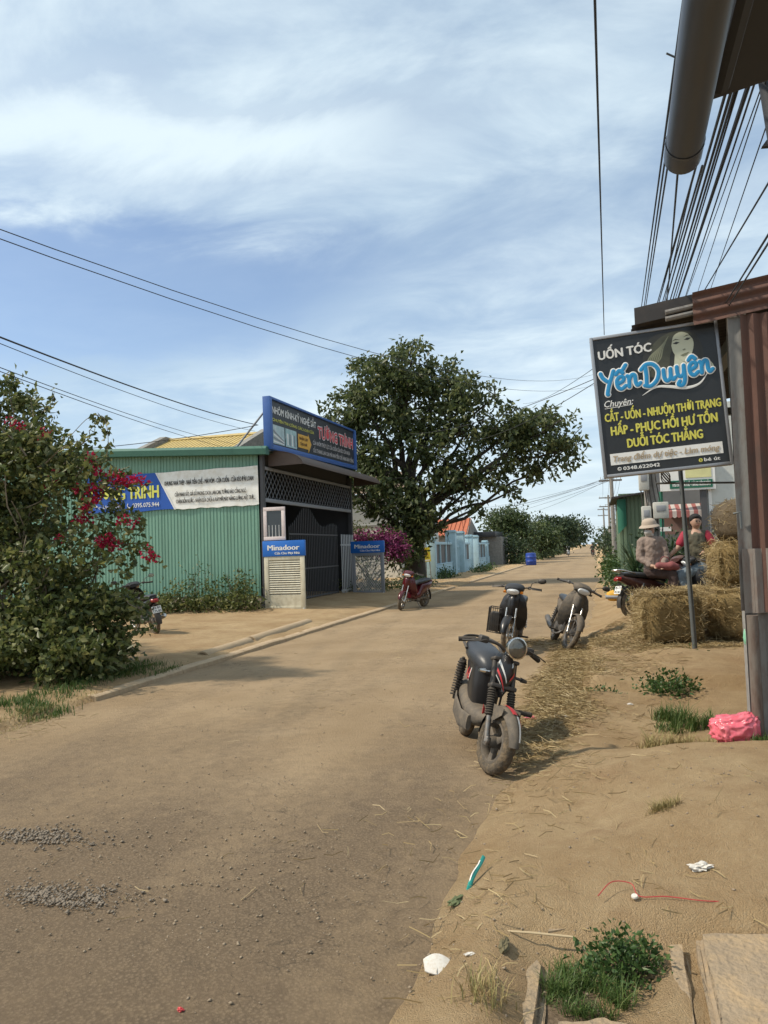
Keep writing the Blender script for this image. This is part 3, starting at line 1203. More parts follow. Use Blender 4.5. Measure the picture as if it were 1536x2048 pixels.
def electric_moped(loc, yaw, lean, steer):
    root = thing('electric_moped', 'black electric moped with red and white stripes and round chrome headlamp, nearest bike', 'moped', loc, (lean, 0, yaw))
    Rr, w = .232, .092
    fa, ra = V(.60, 0, Rr), V(-.60, 0, Rr)
    hp = V(.40, 0, .80)
    axis = V(-.34, 0, 1)
    S = rot_about(hp, axis, steer)
    wheel(root, fa, Rr, w, S, M_TYRE2, mag=3, rim_mat=M_DUSTY, disc=True)
    wheel(root, ra, Rr, w, None, M_TYRE2, mag=3, rim_mat=M_DUSTY)
    ft = fa + axis.normalized() * .62

    def along(t, s, dx=0):
        return fa + axis.normalized() * t + V(dx, s * .085, 0)
    for s in (-1, 1):
        b = MB()
        b.tube([along(-.01, s), along(.22, s)], .021, 10)
        b.box(along(0, s), (.055, .03, .07), ch=.01)
        b.box(along(.0, s, .02), (.03, .028, .03), ch=.006)
        fk = b.xf(S).build('fork_leg', M_STEEL, root)
        # rubber bellows
        b = MB()
        prof = []
        for k in range(23):
            prof.append((.034 if k % 2 else .026, .18 + k * .0088))
        b.lathe([(.02, .176)] + prof + [(.02, .38)], along(0, s), axis, 14)
        b.xf(S).build('fork_gaiter', M_RUBBER, fk)
        b = MB()
        b.tube([along(.37, s), along(.60, s)], .02, 10)
        b.xf(S).build('fork_tube', M_BLKM, root)
    b = MB()
    b.box(along(.40, 0), (.07, .22, .035), rot=Matrix.Rotation(R(-18), 3, 'Y'), ch=.012)
    b.box(along(.60, 0), (.08, .22, .03), rot=Matrix.Rotation(R(-18), 3, 'Y'), ch=.012)
    b.tube([along(.36, 0), along(.66, 0)], .024, 10)
    b.xf(S).build('fork_yoke', M_BLKM, root)
    # front mudguard, deep sides, peaked front, red and white decal
    b = MB()

    def fend(u, v):
        a = R(8) + (R(178) - R(8)) * v
        s = 2 * u - 1
        r_ = Rr + .032 - .045 * abs(s) ** 2.4
        tw = .070 * (1 - .45 * (1 - v) ** 3) * (1 - .25 * v ** 6)
        return fa + V(math.cos(a) * r_ + .02, s * tw, math.sin(a) * r_)
    b.plate(fend, 8, 18, (0, 0, .006))
    for s in (-1, 1):
        b.plate(lambda u, v, s=s: fa + V(.10 - .22 * u, s * (.066 + .006 * v), .26 - .12 * v * (1 - abs(2 * u - 1) * .6)), 4, 3, (0, s * .006, 0))
    fg = b.xf(S).build('mudguard', M_DUSTY, root)
    b = MB()

    def dec(v0, v1, u0, u1):
        def fn(u, v):
            a = R(8) + (R(178) - R(8)) * (v0 + (v1 - v0) * v)
            s = 2 * (u0 + (u1 - u0) * u) - 1
            vv = v0 + (v1 - v0) * v
            r_ = Rr + .040 - .045 * abs(s) ** 2.4
            tw = .071 * (1 - .45 * (1 - vv) ** 3)
            return fa + V(math.cos(a) * r_ + .02, s * tw, math.sin(a) * r_ + .006)
        return fn
    b.grid(dec(.05, .30, .55, .72), 2, 6)
    b.xf(S).build('decal', M_WHTG, fg)
    b = MB()
    b.grid(dec(.32, .52, .35, .70), 3, 5)
    b.grid(dec(.20, .31, .74, .86), 2, 4)
    b.xf(S).build('decal', M_REDG, fg)
    # headlamp
    hl = ft + V(.115, 0, .10)
    b = MB()
    ad = V(1, 0, .10)
    b.lathe([(.02, -.085), (.045, -.080), (.068, -.045), (.082, .0), (.084, .018), (.074, .020)], hl, ad, 24)
    b.tube([hl + V(-.05, 0, -.02), ft + V(.0, 0, .03)], .02, 8)
    hb = b.xf(S).build('headlamp', M_CHROME, root)
    b = MB()
    b.lathe([(.075, .016), (.065, .030), (.042, .040), (.001, .045)], hl, ad, 24)
    b.xf(S).build('headlamp_lens', M_LENS, hb)
    # handlebar
    b = MB()
    for s in (-1, 1):
        b.tube(smooth_path([ft + V(0, s * .03, .06), ft + V(-.01, s * .09, .09), ft + V(-.04, s * .20, .09), ft + V(-.11, s * .33, .05)], 4), .012, 8)
    b.xf(S).build('handlebar', M_BLKM, root)
    for s in (-1, 1):
        b = MB()
        b.tube([ft + V(-.075, s * .245, .08), ft + V(-.125, s * .36, .043)], .019, 10)
        b.xf(S).build('grip', M_RUBBER, root)
        b = MB()
        b.box(ft + V(-.04, s * .20, .097), (.06, .075, .055), ch=.015)
        b.xf(S).build('switch_box', M_BLKM, root)
        b = MB()
        b.tube(smooth_path([ft + V(-.01, s * .19, .10), ft + V(.02, s * .26, .08), ft + V(-.04, s * .37, .05)], 3), .008, 6, flat=.6)
        b.xf(S).build('brake_lever', M_BLKM, root)
    # nose shield with slanting stripes
    b = MB()
    shp = [(ft.x + .055, .845, .050), (ft.x + .10, .79, .078), (ft.x + .115, .70, .082), (ft.x + .10, .60, .066), (ft.x + .085, .535, .034)]
    plate_panel(b, shp, 0, .055, .06, nu=10)
    ns = b.xf(S).build('nose_shield', M_BLK, root)

    def on_shield(s, z, lift=.006):
        zz = [q[1] for q in shp][::-1]
        x = float(np.interp(z, zz, [q[0] for q in shp][::-1]))
        wd = float(np.interp(z, zz, [q[2] for q in shp][::-1]))
        return V(x - .055 * abs(s) ** 2.2 + lift, s * wd, z)
    for (mat_, z0, z1, dz, th) in ((M_WHTG, .80, .655, .0, .030), (M_REDG, .735, .585, .0, .026), (M_WHTG, .69, .565, 0, .009)):
        for sd in (-1,):
            b = MB()
            b.grid(lambda u, v: on_shield(sd * (.97 - .95 * u), z0 + (z1 - z0) * u + th * (v - .5) * (1 - .5 * u)), 8, 2)
            b.xf(S).build('stripe', mat_, ns)
    b = MB()
    b.grid(lambda u, v: on_shield(.25 + .5 * u, .68 + .05 * u + .028 * (v - .5), .007), 5, 2)
    b.xf(S).build('stripe', M_REDG, ns)
    b = MB()
    b.tube([on_shield(.18, .77, .008), on_shield(.22, .80, .008), on_shield(.30, .775, .008), on_shield(.36, .805, .008), on_shield(.44, .785, .008)], .004, 5)
    b.xf(S).build('emblem', M_CHROME, ns)
    for s in (-1, 1):
        b = MB()
        b.tube([V(ft.x + .02, s * .08, .70), V(ft.x + .035, s * .17, .695)], .011, 8)
        b.sec([(V(ft.x + .035, s * .16, .695), V(0, 0, .018), V(.022, 0, 0)), (V(ft.x + .035, s * .205, .69), V(0, 0, .012), V(.014, 0, 0))], n=10)
        b.xf(S).build('indicator', M_BLKM if s > 0 else M_CHROME, root)
    # down tube and low frame
    b = MB()
    b.tube(smooth_path([V(.41, 0, .78), V(.33, 0, .58), V(.25, 0, .36), V(.10, 0, .29), V(-.30, 0, .32)], 4), .026, 10)
    b.tube(smooth_path([V(-.22, 0, .34), V(-.30, 0, .60), V(-.62, 0, .68)], 4), .022, 10)
    b.tube([V(.36, .04, .66), V(.22, .06, .38)], .009, 6)
    b.build('frame', M_BLKM, root)
    # seat: wide domed saddle
    b = MB()
    b.sec([(V(.02, 0, .665), V(0, .035, 0), V(0, 0, .03)), (V(-.03, 0, .69), V(0, .085, 0), V(0, 0, .072)), (V(-.14, 0, .715), V(0, .128, 0), V(0, 0, .092)), (V(-.30, 0, .730), V(0, .148, 0), V(0, 0, .090)),
           (V(-.46, 0, .75), V(0, .146, 0), V(0, 0, .085)), (V(-.62, 0, .775), V(0, .125, 0), V(0, 0, .07)), (V(-.70, 0, .785), V(0, .07, 0), V(0, 0, .04))], n=22, p=2.5)
    so = b.build('seat', M_SEAT, root, smooth=70)
    b = MB()
    b.tube(smooth_path([V(-.40, .155, .77), V(-.66, .15, .84), V(-.80, 0, .86), V(-.66, -.15, .84), V(-.40, -.155, .77)], 4), .012, 8)
    b.build('grab_rail', M_BLKM, root)
    # battery box below the seat
    b = MB()
    b.sec([(V(-.17, 0, .35), V(.10, 0, 0), V(0, .085, 0)), (V(-.20, 0, .42), V(.15, 0, 0), V(0, .105, 0)), (V(-.24, 0, .55), V(.20, 0, 0), V(0, .118, 0)), (V(-.28, 0, .67), V(.24, 0, 0), V(0, .125, 0))], n=18, p=4)
    bo = b.build('battery_case', M_BLK, root)
    for s in (-1, 1):
        b = MB()
        for k, (x0, z0, x1, z1, t) in enumerate(((-.20, .63, -.32, .54, .020), (-.27, .64, -.38, .55, .014), (-.22, .55, -.34, .60, .012))):
            b.poly([V(x0, s * (.1225 + k * .001), z0), V(x1, s * (.120 + k * .001), z1), V(x1, s * (.120 + k * .001), z1 - t), V(x0, s * (.1225 + k * .001), z0 - t * 1.4)], V(0, s * .002, 0))
        b.build('decal', M_REDG, bo, smooth=0)
        b = MB()
        b.poly([V(-.16, s * .122, .64), V(-.24, s * .121, .52), V(-.25, s * .121, .53), V(-.18, s * .122, .64)], V(0, s * .003, 0))
        b.build('decal', M_WHTG, bo, smooth=0)
    # footboard hump and motor cover
    b = MB()
    b.sec([(V(.30, 0, .33), V(0, .05, 0), V(0, 0, .03)), (V(.18, 0, .31), V(0, .12, 0), V(0, 0, .07)), (V(-.02, 0, .29), V(0, .135, 0), V(0, 0, .085)), (V(-.25, 0, .30), V(0, .145, 0), V(0, 0, .105)),
           (V(-.48, 0, .36), V(0, .135, 0), V(0, 0, .105)), (V(-.70, 0, .45), V(0, .11, 0), V(0, 0, .09)), (V(-.80, 0, .50), V(0, .06, 0), V(0, 0, .05))], n=20, p=2.8)
    b.build('body_cover', M_DUSTY, root)
    b = MB()
    for s in (-1, 1):
        b.sec([(V(.14, s * .13, .25), V(.0, .02, 0), V(0, 0, .06)), (V(-.10, s * .165, .24), V(0, .012, 0), V(0, 0, .07)), (V(-.40, s * .165, .29), V(0, .012, 0), V(0, 0, .075)), (V(-.62, s * .13, .36), V(0, .010, 0), V(0, 0, .04))], n=12, p=3)
    b.build('side_panel', M_DUSTY, root)
    for s in (-1, 1):
        b = MB()
        p0, p1 = V(-.60, s * .15, .30), V(-.48, s * .15, .68)
        b.tube([p0, p1], .014, 8)
        b.tube([p0.lerp(p1, .55), p0.lerp(p1, .95)], .032, 10)
        pts = [p0.lerp(p1, .06 + .84 * t / 110) + V(math.cos(t * .75) * .036, math.sin(t * .75) * .036, 0) for t in range(111)]
        b.tube(pts, .0085, 5)
        b.build('rear_shock', M_BLKM, root)
    b = MB()
    for s in (-1, 1):
        b.tube([V(-.25, s * .11, .27), ra + V(0, s * .11, 0)], .02, 8)
    b.build('swing_arm', M_BLKM, root)
    b = MB()

    def rf_(u, v):
        a = R(50) + (R(185) - R(50)) * v
        s = 2 * u - 1
        r_ = Rr + .05 - .02 * abs(s) ** 2.5
        return ra + V(math.cos(a) * r_, s * .065, math.sin(a) * r_)
    b.plate(rf_, 4, 10, (0, 0, .006))
    b.build('rear_mudguard', M_BLKM, root)
    b = MB()
    b.sec([(V(-.76, 0, .72), V(0, .06, 0), V(0, 0, .04)), (V(-.82, 0, .71), V(0, .045, 0), V(0, 0, .03))], n=12)
    b.build('tail_lamp', M_REDL, root)
    # fold-out foot pegs
    for s in (1,):
        b = MB()
        b.tube([V(.27, s * .05, .43), V(.29, s * .15, .425)], .022, 8)
        b.box(V(.285, s * .12, .425), (.05, .10, .045), ch=.012)
        fp = b.build('peg_bracket', M_BLKM, root)
        b = MB()
        b.lathe([(.012, 0), (.02, .01), (.017, .04), (.021, .06), (.017, .085), (.021, .11), (.022, .15), (.012, .16)], V(.29, s * .15, .425), V(.05, s, -.02), 10)
        b.build('foot_peg', M_RUBBER, fp)
    b = MB()
    b.plate(lambda u, v: V(.245 - .01 * u, -.075 + .02 * u + .01, .36 + .07 * v - .03 * u), 2, 2, (.01, 0, 0))
    b.build('reflector', M_REDG, root)
    b = MB()
    b.tube([V(-.05, .13, .22), V(-.10, .25, .06)], .012, 6)
    b.build('kickstand', M_STEEL, root)
    return root


A = electric_moped((-1.005, 6.22, 0.005), math.atan2(-.95, .32), R(-13), R(17))
B = underbone('motorbike', 'black step-through motorbike facing us directly behind the nearest moped', (-1.40, 12.55, 0), math.atan2(-.995, -.02), R(-9), R(-8), basket=True, mirrors=(1,))
Cb = underbone('motorbike', 'dust-covered grey motorbike leaning hard beside the straw, furthest of the three on the right', (-.66, 13.0, 0.0), math.atan2(-.97, .22), R(-20), R(10), paint=M_DUSTY, cowl=M_DUSTY, tyre=M_TYRE2,
                mirrors=(1,), dusty=True, lamp=M_GLASS)
Db = underbone('scooter', 'maroon and black scooter parked by the left kerb in front of the tree', (-5.02, 21.1, 0.0), math.atan2(-.93, -.30), R(-6), R(14), paint=M_RED, cowl=M_RED, mirrors=(), scooter=True)
Eb = underbone('motorbike', 'black motorbike half hidden by the flowering bush, white number plate facing us', (-9.25, 14.45, .09), math.atan2(.62, -.78), R(-9), 0, mirrors=(1, -1), plate=('82-B1', '175.83'))

# ------------------------------------------------------------------ left side of the street
M_GREEN = pm('green_sheet_metal', (.175, .335, .255), .5, var=.12, scale=1.5, dirt=(.14, .245, .185), dirt_amt=.45, stretch=(1, 1, .3))
M_DGREEN = pm('dark_green_trim', (.035, .115, .080), .45, var=.2, scale=3)
M_DARK = pm('dark_painted_steel', (.060, .062, .070), .55, var=.25, scale=5, top_dust=DUST, top_amt=.15)
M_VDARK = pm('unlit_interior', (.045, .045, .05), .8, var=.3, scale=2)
M_GREY = pm('grey_steel', (.24, .25, .27), .5, var=.15, scale=4)
M_LGREY = pm('pale_grey_steel', (.46, .47, .48), .5, var=.15, scale=4)
M_BLUE = pm('blue_sign_frame', (.035, .105, .33), .45, var=.15, scale=3)
M_SIGNB = pm('dark_sign_print', (.022, .024, .030), .45, var=.25, scale=3)
M_WHITE = pm('white_print', (.74, .74, .72), .55, var=.06, scale=3)
M_BANNER = pm('white_banner_vinyl', (.82, .82, .79), .6, var=.07, scale=2.0, dirt=(.58, .53, .42), dirt_amt=.5, bump=.1, bscale=3)
M_BBLUE = pm('blue_print', (.012, .085, .40), .5, var=.1, scale=3)
M_MBLUE = pm('bright_blue_print', (.010, .13, .50), .45, var=.08, scale=3)
M_YEL = pm('yellow_print', (.66, .66, .12), .5, var=.08)
M_ORA = pm('orange_print', (.62, .34, .045), .55, var=.12, scale=6)
M_REDT = pm('red_print', (.58, .055, .075), .5, var=.1)
M_PALE = pm('pale_print', (.52, .50, .50), .55, var=.1)
M_CREAM = pm('cream_louvre', (.56, .52, .40), .6, var=.1, scale=4, dirt=(.34, .28, .17), dirt_amt=.5, stretch=(1, 1, .5))
M_AWN = pm('brown_awning_sheet', (.085, .060, .050), .6, var=.25, scale=3, top_dust=DUST, top_amt=.2)
M_YROOF = pm('yellow_roof_sheet', (.47, .35, .12), .6, var=.18, scale=2, dirt=(.25, .17, .07), dirt_amt=.5)
M_MOULD = pm('weathered_cement', (.23, .22, .20), .92, var=.3, scale=3, dirt=(.09, .085, .08), dirt_amt=.6, bump=.3)
M_WALLW = pm('white_wall_paint', (.66, .64, .58), .85, var=.07, scale=2, dirt=(.45, .42, .36), dirt_amt=.4)
M_TILE = pm('brown_roof_tile', (.20, .14, .10), .85, var=.3, scale=6, bump=.3)
M_OTILE = pm('orange_roof_sheet', (.42, .12, .055), .75, var=.28, scale=3, dirt=(.22, .08, .05), dirt_amt=.5)
M_CYAN = pm('pale_blue_wall_paint', (.36, .53, .62), .8, var=.10, scale=2, dirt=(.26, .36, .40), dirt_amt=.45)
M_TRIMW = pm('pvc_wrap', (.66, .58, .57), .5, var=.1, scale=12, dirt=(.50, .26, .24), dirt_amt=.45, dirt_lo=.5)
M_WINDOW = pm('dark_window_glass', (.03, .035, .04), .12, var=.2, scale=2, spec=.7)


def corrugated(b, p0, ux, uz, length, height, pitch=.11, depth=.014, kind='rib', th=.004):
    """Profiled sheet: ribs run along uz."""
    ux, uz = Vector(ux).normalized(), Vector(uz).normalized()
    nrm = ux.cross(uz).normalized()
    p0 = Vector(p0)
    n = int(round(length / pitch))
    prof = []
    for i in range(n):
        x = i * length / n
        w = length / n
        if kind == 'rib':
            prof += [(x, 0), (x + w * .62, 0), (x + w * .70, -depth), (x + w * .92, -depth)]
        else:
            prof += [(x + w * k / 6, depth * .5 * math.cos(2 * math.pi * k / 6)) for k in range(6)]
    prof.append((length, 0 if kind == 'rib' else depth * .5))
    hf = height if callable(height) else (lambda t: height)
    rings = []
    for lo in (0, 1):
        rings.append([p0 + ux * x + nrm * d + uz * (hf(x / length) if lo else 0) for x, d in prof])
    b.loft(rings, cap=False, closed=False)
    return b


# --- the green metal workshop
FX, Y0, Y1, BX = -9.0, 19.9, 28.1, -19.0
shop = thing('workshop', 'green ribbed sheet-metal workshop with dark open front on the left', 'building', (FX, Y0, 0))


def shp(b, name, mat, parent=None, smooth=35):
    return b.xf(Matrix.Translation((-FX, -Y0, 0))).build(name, mat, parent or shop, smooth)


def top_z(x):
    return 4.50 + (FX - x) * .05


b = MB()
b.box2((BX, Y0 + .02, -.1), (FX - .02, Y0 + .22, .62))
shp(b, 'plinth', M_CONC2)
# wall in sheets about a metre wide, each one lapped over the next
x = FX
k = 0
while x > BX + .1:
    w = 1.05
    b = MB()
    corrugated(b, (x - w, Y0 - (.004 if k % 2 else 0), .50 + .012 * random.uniform(-1, 1)), (1, 0, 0), (0, 0, 1), w + .01, lambda t, x=x: top_z(x - .5) - .50, pitch=.105, depth=.016)
    shp(b, 'wall_sheet', M_GREEN)
    x -= w
    k += 1
b = MB()
b.box2((BX, Y1, 0), (FX - .05, Y1 + .1, 4.9))
shp(b, 'far_wall', M_VDARK)
b = MB()
b.box2((BX, Y0 + .1, 0), (BX + .1, Y1, 5.0))
shp(b, 'back_wall', M_VDARK)
b = MB()
b.add([(FX + .25, Y0 - .22, 4.53), (FX + .25, Y1 + .2, 4.73), (BX, Y1 + .2, 5.2), (BX, Y0 - .22, 5.03)], [(0, 1, 2, 3)])
b.add([(FX + .25, Y0 - .22, 4.50), (FX + .25, Y1 + .2, 4.70), (BX, Y1 + .2, 5.17), (BX, Y0 - .22, 5.0)], [(3, 2, 1, 0)])
shp(b, 'roof', M_DGREEN)
b = MB()
b.loft([[V(FX + .30, Y0 - .30, z) for z in (4.42,)] + [V(FX + .30, Y0 - .06, 4.42), V(FX + .30, Y0 - .06, 4.64), V(FX + .30, Y0 - .22, 4.66), V(FX + .30, Y0 - .31, 4.58)],
        [V(BX, Y0 - .30, 4.92), V(BX, Y0 - .06, 4.92), V(BX, Y0 - .06, 5.14), V(BX, Y0 - .22, 5.16), V(BX, Y0 - .31, 5.08)]])
shp(b, 'eaves_trim', M_DGREEN)
for (yy, w) in ((Y0 + .08, .16), (Y1 - .06, .14)):
    b = MB()
    b.box2((FX - .08, yy - w / 2, 0), (FX + .06, yy + w / 2, 4.45))
    shp(b, 'front_post', M_DARK)
b = MB()
b.box2((FX - .05, Y0 + .16, 3.13), (FX + .05, Y1 - .13, 3.24), ch=.01)
b.box2((FX - .05, Y0 + .16, 4.05), (FX + .05, Y1 - .13, 4.14), ch=.01)
shp(b, 'lintel', M_GREY)
b = MB()
b.box2((FX - .25, Y0 + .1, 4.1), (FX - .1, Y1, 4.6))
shp(b, 'front_fascia', M_VDARK)
# lattice: every flat bar its own piece
zl, zh = 3.24, 4.05
yl, yh = Y0 + .17, Y1 - .14
nb_ = 30
stp = (yh - yl) / nb_
for k in range(-3, nb_ + 1):
    for s in (1, -1):
        ya = yl + k * stp
        yb = ya + stp * 3.0
        za, zb = (zl, zh) if s > 0 else (zh, zl)
        t0, t1 = max(0, (yl - ya) / (yb - ya)), min(1, (yh - ya) / (yb - ya))
        if t1 - t0 < .1:
            continue
        p, q = V(FX + .012 * s, ya + (yb - ya) * t0, za + (zb - za) * t0), V(FX + .012 * s, ya + (yb - ya) * t1, za + (zb - za) * t1)
        b = MB()
        b.tube([p, q], .013, 4, flat=.6)
        shp(b, 'lattice_bar', M_GREY, smooth=0)
# curved brown awning over the opening
b = MB()


def awn(u, v):
    a = R(88) * v
    y = Y0 + .35 + u * (Y1 + .25 - Y0 - .35)
    return V(FX + .08 + 1.05 * math.sin(a), y, 4.18 + .42 * math.cos(a) + .02 * u)


b.plate(awn, 24, 10, (0, 0, -.02))
shp(b, 'awning', M_AWN)
b = MB()
for ue in (.002, .995):
    b = MB()
    b.poly([awn(ue, v / 8) - V(0, 0, .025) for v in range(9)] + [V(FX + .08, awn(ue, 0).y, 4.15)], V(0, .02, 0))
    shp(b, 'awning_end', M_AWN)
# folding gate of dark bars with arched top
gate = thing('gate', 'dark barred gate with arched top across the workshop opening', 'gate', (FX - .06, 22.0, 0))
n = 30
for k in range(n):
    t = k / (n - 1)
    y = .0 + 4.5 * t
    h = 2.35 + .75 * math.exp(-((t - .33) / .22) ** 2) + .25 * math.exp(-((t - .9) / .2) ** 2)
    b = MB()
    b.tube([V(0, y, .14), V(0, y, h)], .016, 6)
    b.tube([V(0, y, h), V(0, y, h + .09)], [.022, .002], 6)
    b.build('bar', M_DARK, gate)
for zz in (.22, 1.15, 2.25):
    b = MB()
    b.box2((-.02, -.03, zz - .025), (.02, 4.55, zz + .025))
    b.build('rail', M_DARK, gate)
g2 = thing('side_gate', 'narrow pale grey barred gate leaf at the right end of the workshop opening', 'gate', (FX + .10, 26.55, 0))
for k in range(8):
    b = MB()
    b.box2((-.012, k * .19 - .03, .12), (.012, k * .19 + .03, 2.28), ch=.006)
    b.build('bar', M_LGREY, g2)
for zz in (.25, 1.9):
    b = MB()
    b.box2((-.032, -.05, zz - .03), (-.013, 1.40, zz + .03))
    b.build('rail', M_LGREY, g2)

# --- blue framed signboard on the roof edge
SW, SH = 8.05, 1.50
sign = thing('signboard', 'long blue-framed dark signboard with red lettering on the workshop roof', 'sign',
             mat=frame(V(FX + .32, Y0 - .10, 4.58), V(.0, 1, .019), (0, 0, 1)))
b = MB()
b.box2((.1, .06, -.10), (SW - .1, SH - .06, -.005))
b.build('panel', M_SIGNB, sign)
for nm, a, c in (('frame_bar', (0, 0, -.16), (.16, SH, .07)), ('frame_bar', (SW - .16, 0, -.16), (SW, SH, .07)), ('frame_bar', (.162, SH - .07, -.15), (SW - .162, SH, .065)), ('frame_bar', (.162, 0, -.15), (SW - .162, .15, .065))):
    b = MB()
    b.box2(a, c, ch=.012)
    b.build(nm, M_BLUE, sign)
lettering(sign, 'NHÔM KÍNH-KỸ NGHỆ SẮT', .28, 1.06, 3.55, .20, M_WHITE, bold=0.0080)
lettering(sign, 'CHUYÊN THI CÔNG CÁC LOẠI CỬA', .28, .84, 3.35, .085, M_YEL, bold=0.0030)
lettering(sign, 'TƯỜNG TRÌNH', 4.0, .78, 3.75, .36, M_REDT, bold=0.0175, z=.012, outline=(M_PALE, .045))
lettering(sign, 'CỬA NHÔM THỦY LỰC CỬA CUỐN CỬA KÉO CỬA NHỰA', 3.50, .50, 3.9, .13, M_PALE, bold=0.0040)
lettering(sign, 'CẦU THANG LAN CAN MÁI NHÀ TIỀN CHẾ HÀNG RÀO CỔNG', 3.50, .25, 4.3, .13, M_PALE, bold=0.0040)
for x0, c1 in ((.27, (.36, .48, .50)), (1.22, (.30, .46, .47))):
    m_ = pm('photo_print_%d' % int(x0 * 100), c1, .45, var=.45, scale=3.0, dirt=(.70, .74, .74), dirt_amt=.8, dirt_lo=.5)
    b = MB()
    b.box2((x0, .20, -.004), (x0 + .86, .74, .006))
    po = b.build('picture', m_, sign, smooth=0)
    for k in range(4):
        b = MB()
        if x0 < 1:
            b.poly([(x0 + .05, .24 + k * .10, .009 + k * .0005), (x0 + .80, .22 + k * .03, .009 + k * .0005), (x0 + .80, .25 + k * .03, .009 + k * .0005), (x0 + .05, .29 + k * .10, .009 + k * .0005)], (0, 0, .002))
        else:
            b.poly([(x0 + .1 + k * .18, .25, .009), (x0 + .2 + k * .18, .25, .009), (x0 + .2 + k * .18, .58, .009), (x0 + .1 + k * .18, .60, .009)], (0, 0, .002))
        b.build('picture_detail', M_GREY if k % 2 else M_WHITE, po, smooth=0)
b = MB()
b.poly([(2.22, .28, -.003), (3.08, .28, -.003), (3.08, .17, -.003), (3.36, .47, -.003), (3.08, .78, -.003), (3.08, .70, -.003), (2.22, .70, -.003)], (0, 0, .008))
b.build('arrow', M_ORA, sign, smooth=0)
lettering(sign, 'NHẬN LÀM', 2.32, .53, .70, .09, M_DRED, bold=0.0025, z=.008)
lettering(sign, 'TẬN NƠI', 2.36, .36, .60, .09, M_DRED, bold=0.0025, z=.008)
b = MB()
b.tube([(.25, 1.15, -.18), (.25, -.10, -1.35)], .03, 8)
b.build('brace', M_GREY, sign)
b = MB()
b.tube([(SW - .4, 1.15, -.18), (SW - .4, -.10, -1.35)], .03, 8)
b.build('brace', M_GREY, sign)

# --- banner on the green wall
BW, BH = 5.6, 1.10
ban = thing('banner', 'long blue and white vinyl banner stretched across the green wall', 'banner', mat=frame(V(-14.66, Y0 - .035, 3.02), V(1, 0, .004), (0, 0, 1)))


def ban_fn(x0a, x0b, x1):
    def fn(u, v):
        xa = x0a * v + x0b * (1 - v)
        x = xa + (x1 - xa) * u
        y = BH * v + (.009 * math.sin(x * 7.0) + .008 * math.sin(x * 17)) * (1 - v) ** 2 - (.008 * math.sin(x * 5.3)) * v ** 3
        return V(x, y, .012 + .007 * math.sin(x * 4.3 + v * 2) + .004 * math.sin(v * 9 + x))
    return fn


b = MB()
b.plate(ban_fn(2.35, 2.95, BW), 60, 10, (0, 0, -.006))
b.build('white_field', M_BANNER, ban)
b = MB()
b.plate(lambda u, v: V((2.35 * v + 2.95 * (1 - v)) * u - .0, BH * v + .02 * math.sin(u * 9) * (1 - v), .012 + .005 * math.sin(u * 12)), 40, 8, (0, 0, -.006))
b.build('blue_field', M_BBLUE, ban)
b = MB()
b.plate(lambda u, v: V((2.35 * v + 2.95 * (1 - v)) + .05 * u, BH * v, .024), 1, 6, (0, 0, -.003))
b.build('white_edge', M_WHITE, ban)
lettering(ban, 'TƯỜNG TRÌNH', .10, .38, 2.35, .36, M_YEL, bold=0.0150, z=.026)
lettering(ban, 'Đc: Lâm Đồng', .30, .13, .95, .10, M_WHITE, z=.026, bold=0.0020)
lettering(ban, '0395.075.944', 1.58, .12, .88, .125, M_WHITE, z=.026, bold=0.0040)
b = MB()
b.tube(smooth_path([(1.43, .245, .026), (1.41, .18, .026), (1.46, .12, .026), (1.52, .115, .026)], 4), .014, 6)
b.build('phone_mark', M_WHITE, ban)
lettering(ban, 'KHUNG NHÀ THÉP - NHÀ TIỀN CHẾ - MÁI VÒM - CỬA CUỐN - CỬA KÉO ĐÀI LOAN', 2.66, .70, 2.80, .125, M_INK, z=.030, bold=0.0030)
lettering(ban, 'CỬA PANO SẮT, GIẢ GỖ PHONG CÁCH, LAN CAN, TƯỜNG RÀO CỔNG NGÕ', 2.98, .37, 2.25, .11, M_INK, z=.030, bold=0.0025)
lettering(ban, 'CHÂN BỒN NƯỚC - NHẬN SỬA CHỮA & RÁP MỚI MÁY NĂNG LƯỢNG MẶT TRỜI...', 3.02, .17, 2.48, .11, M_INK, z=.030, bold=0.0025)


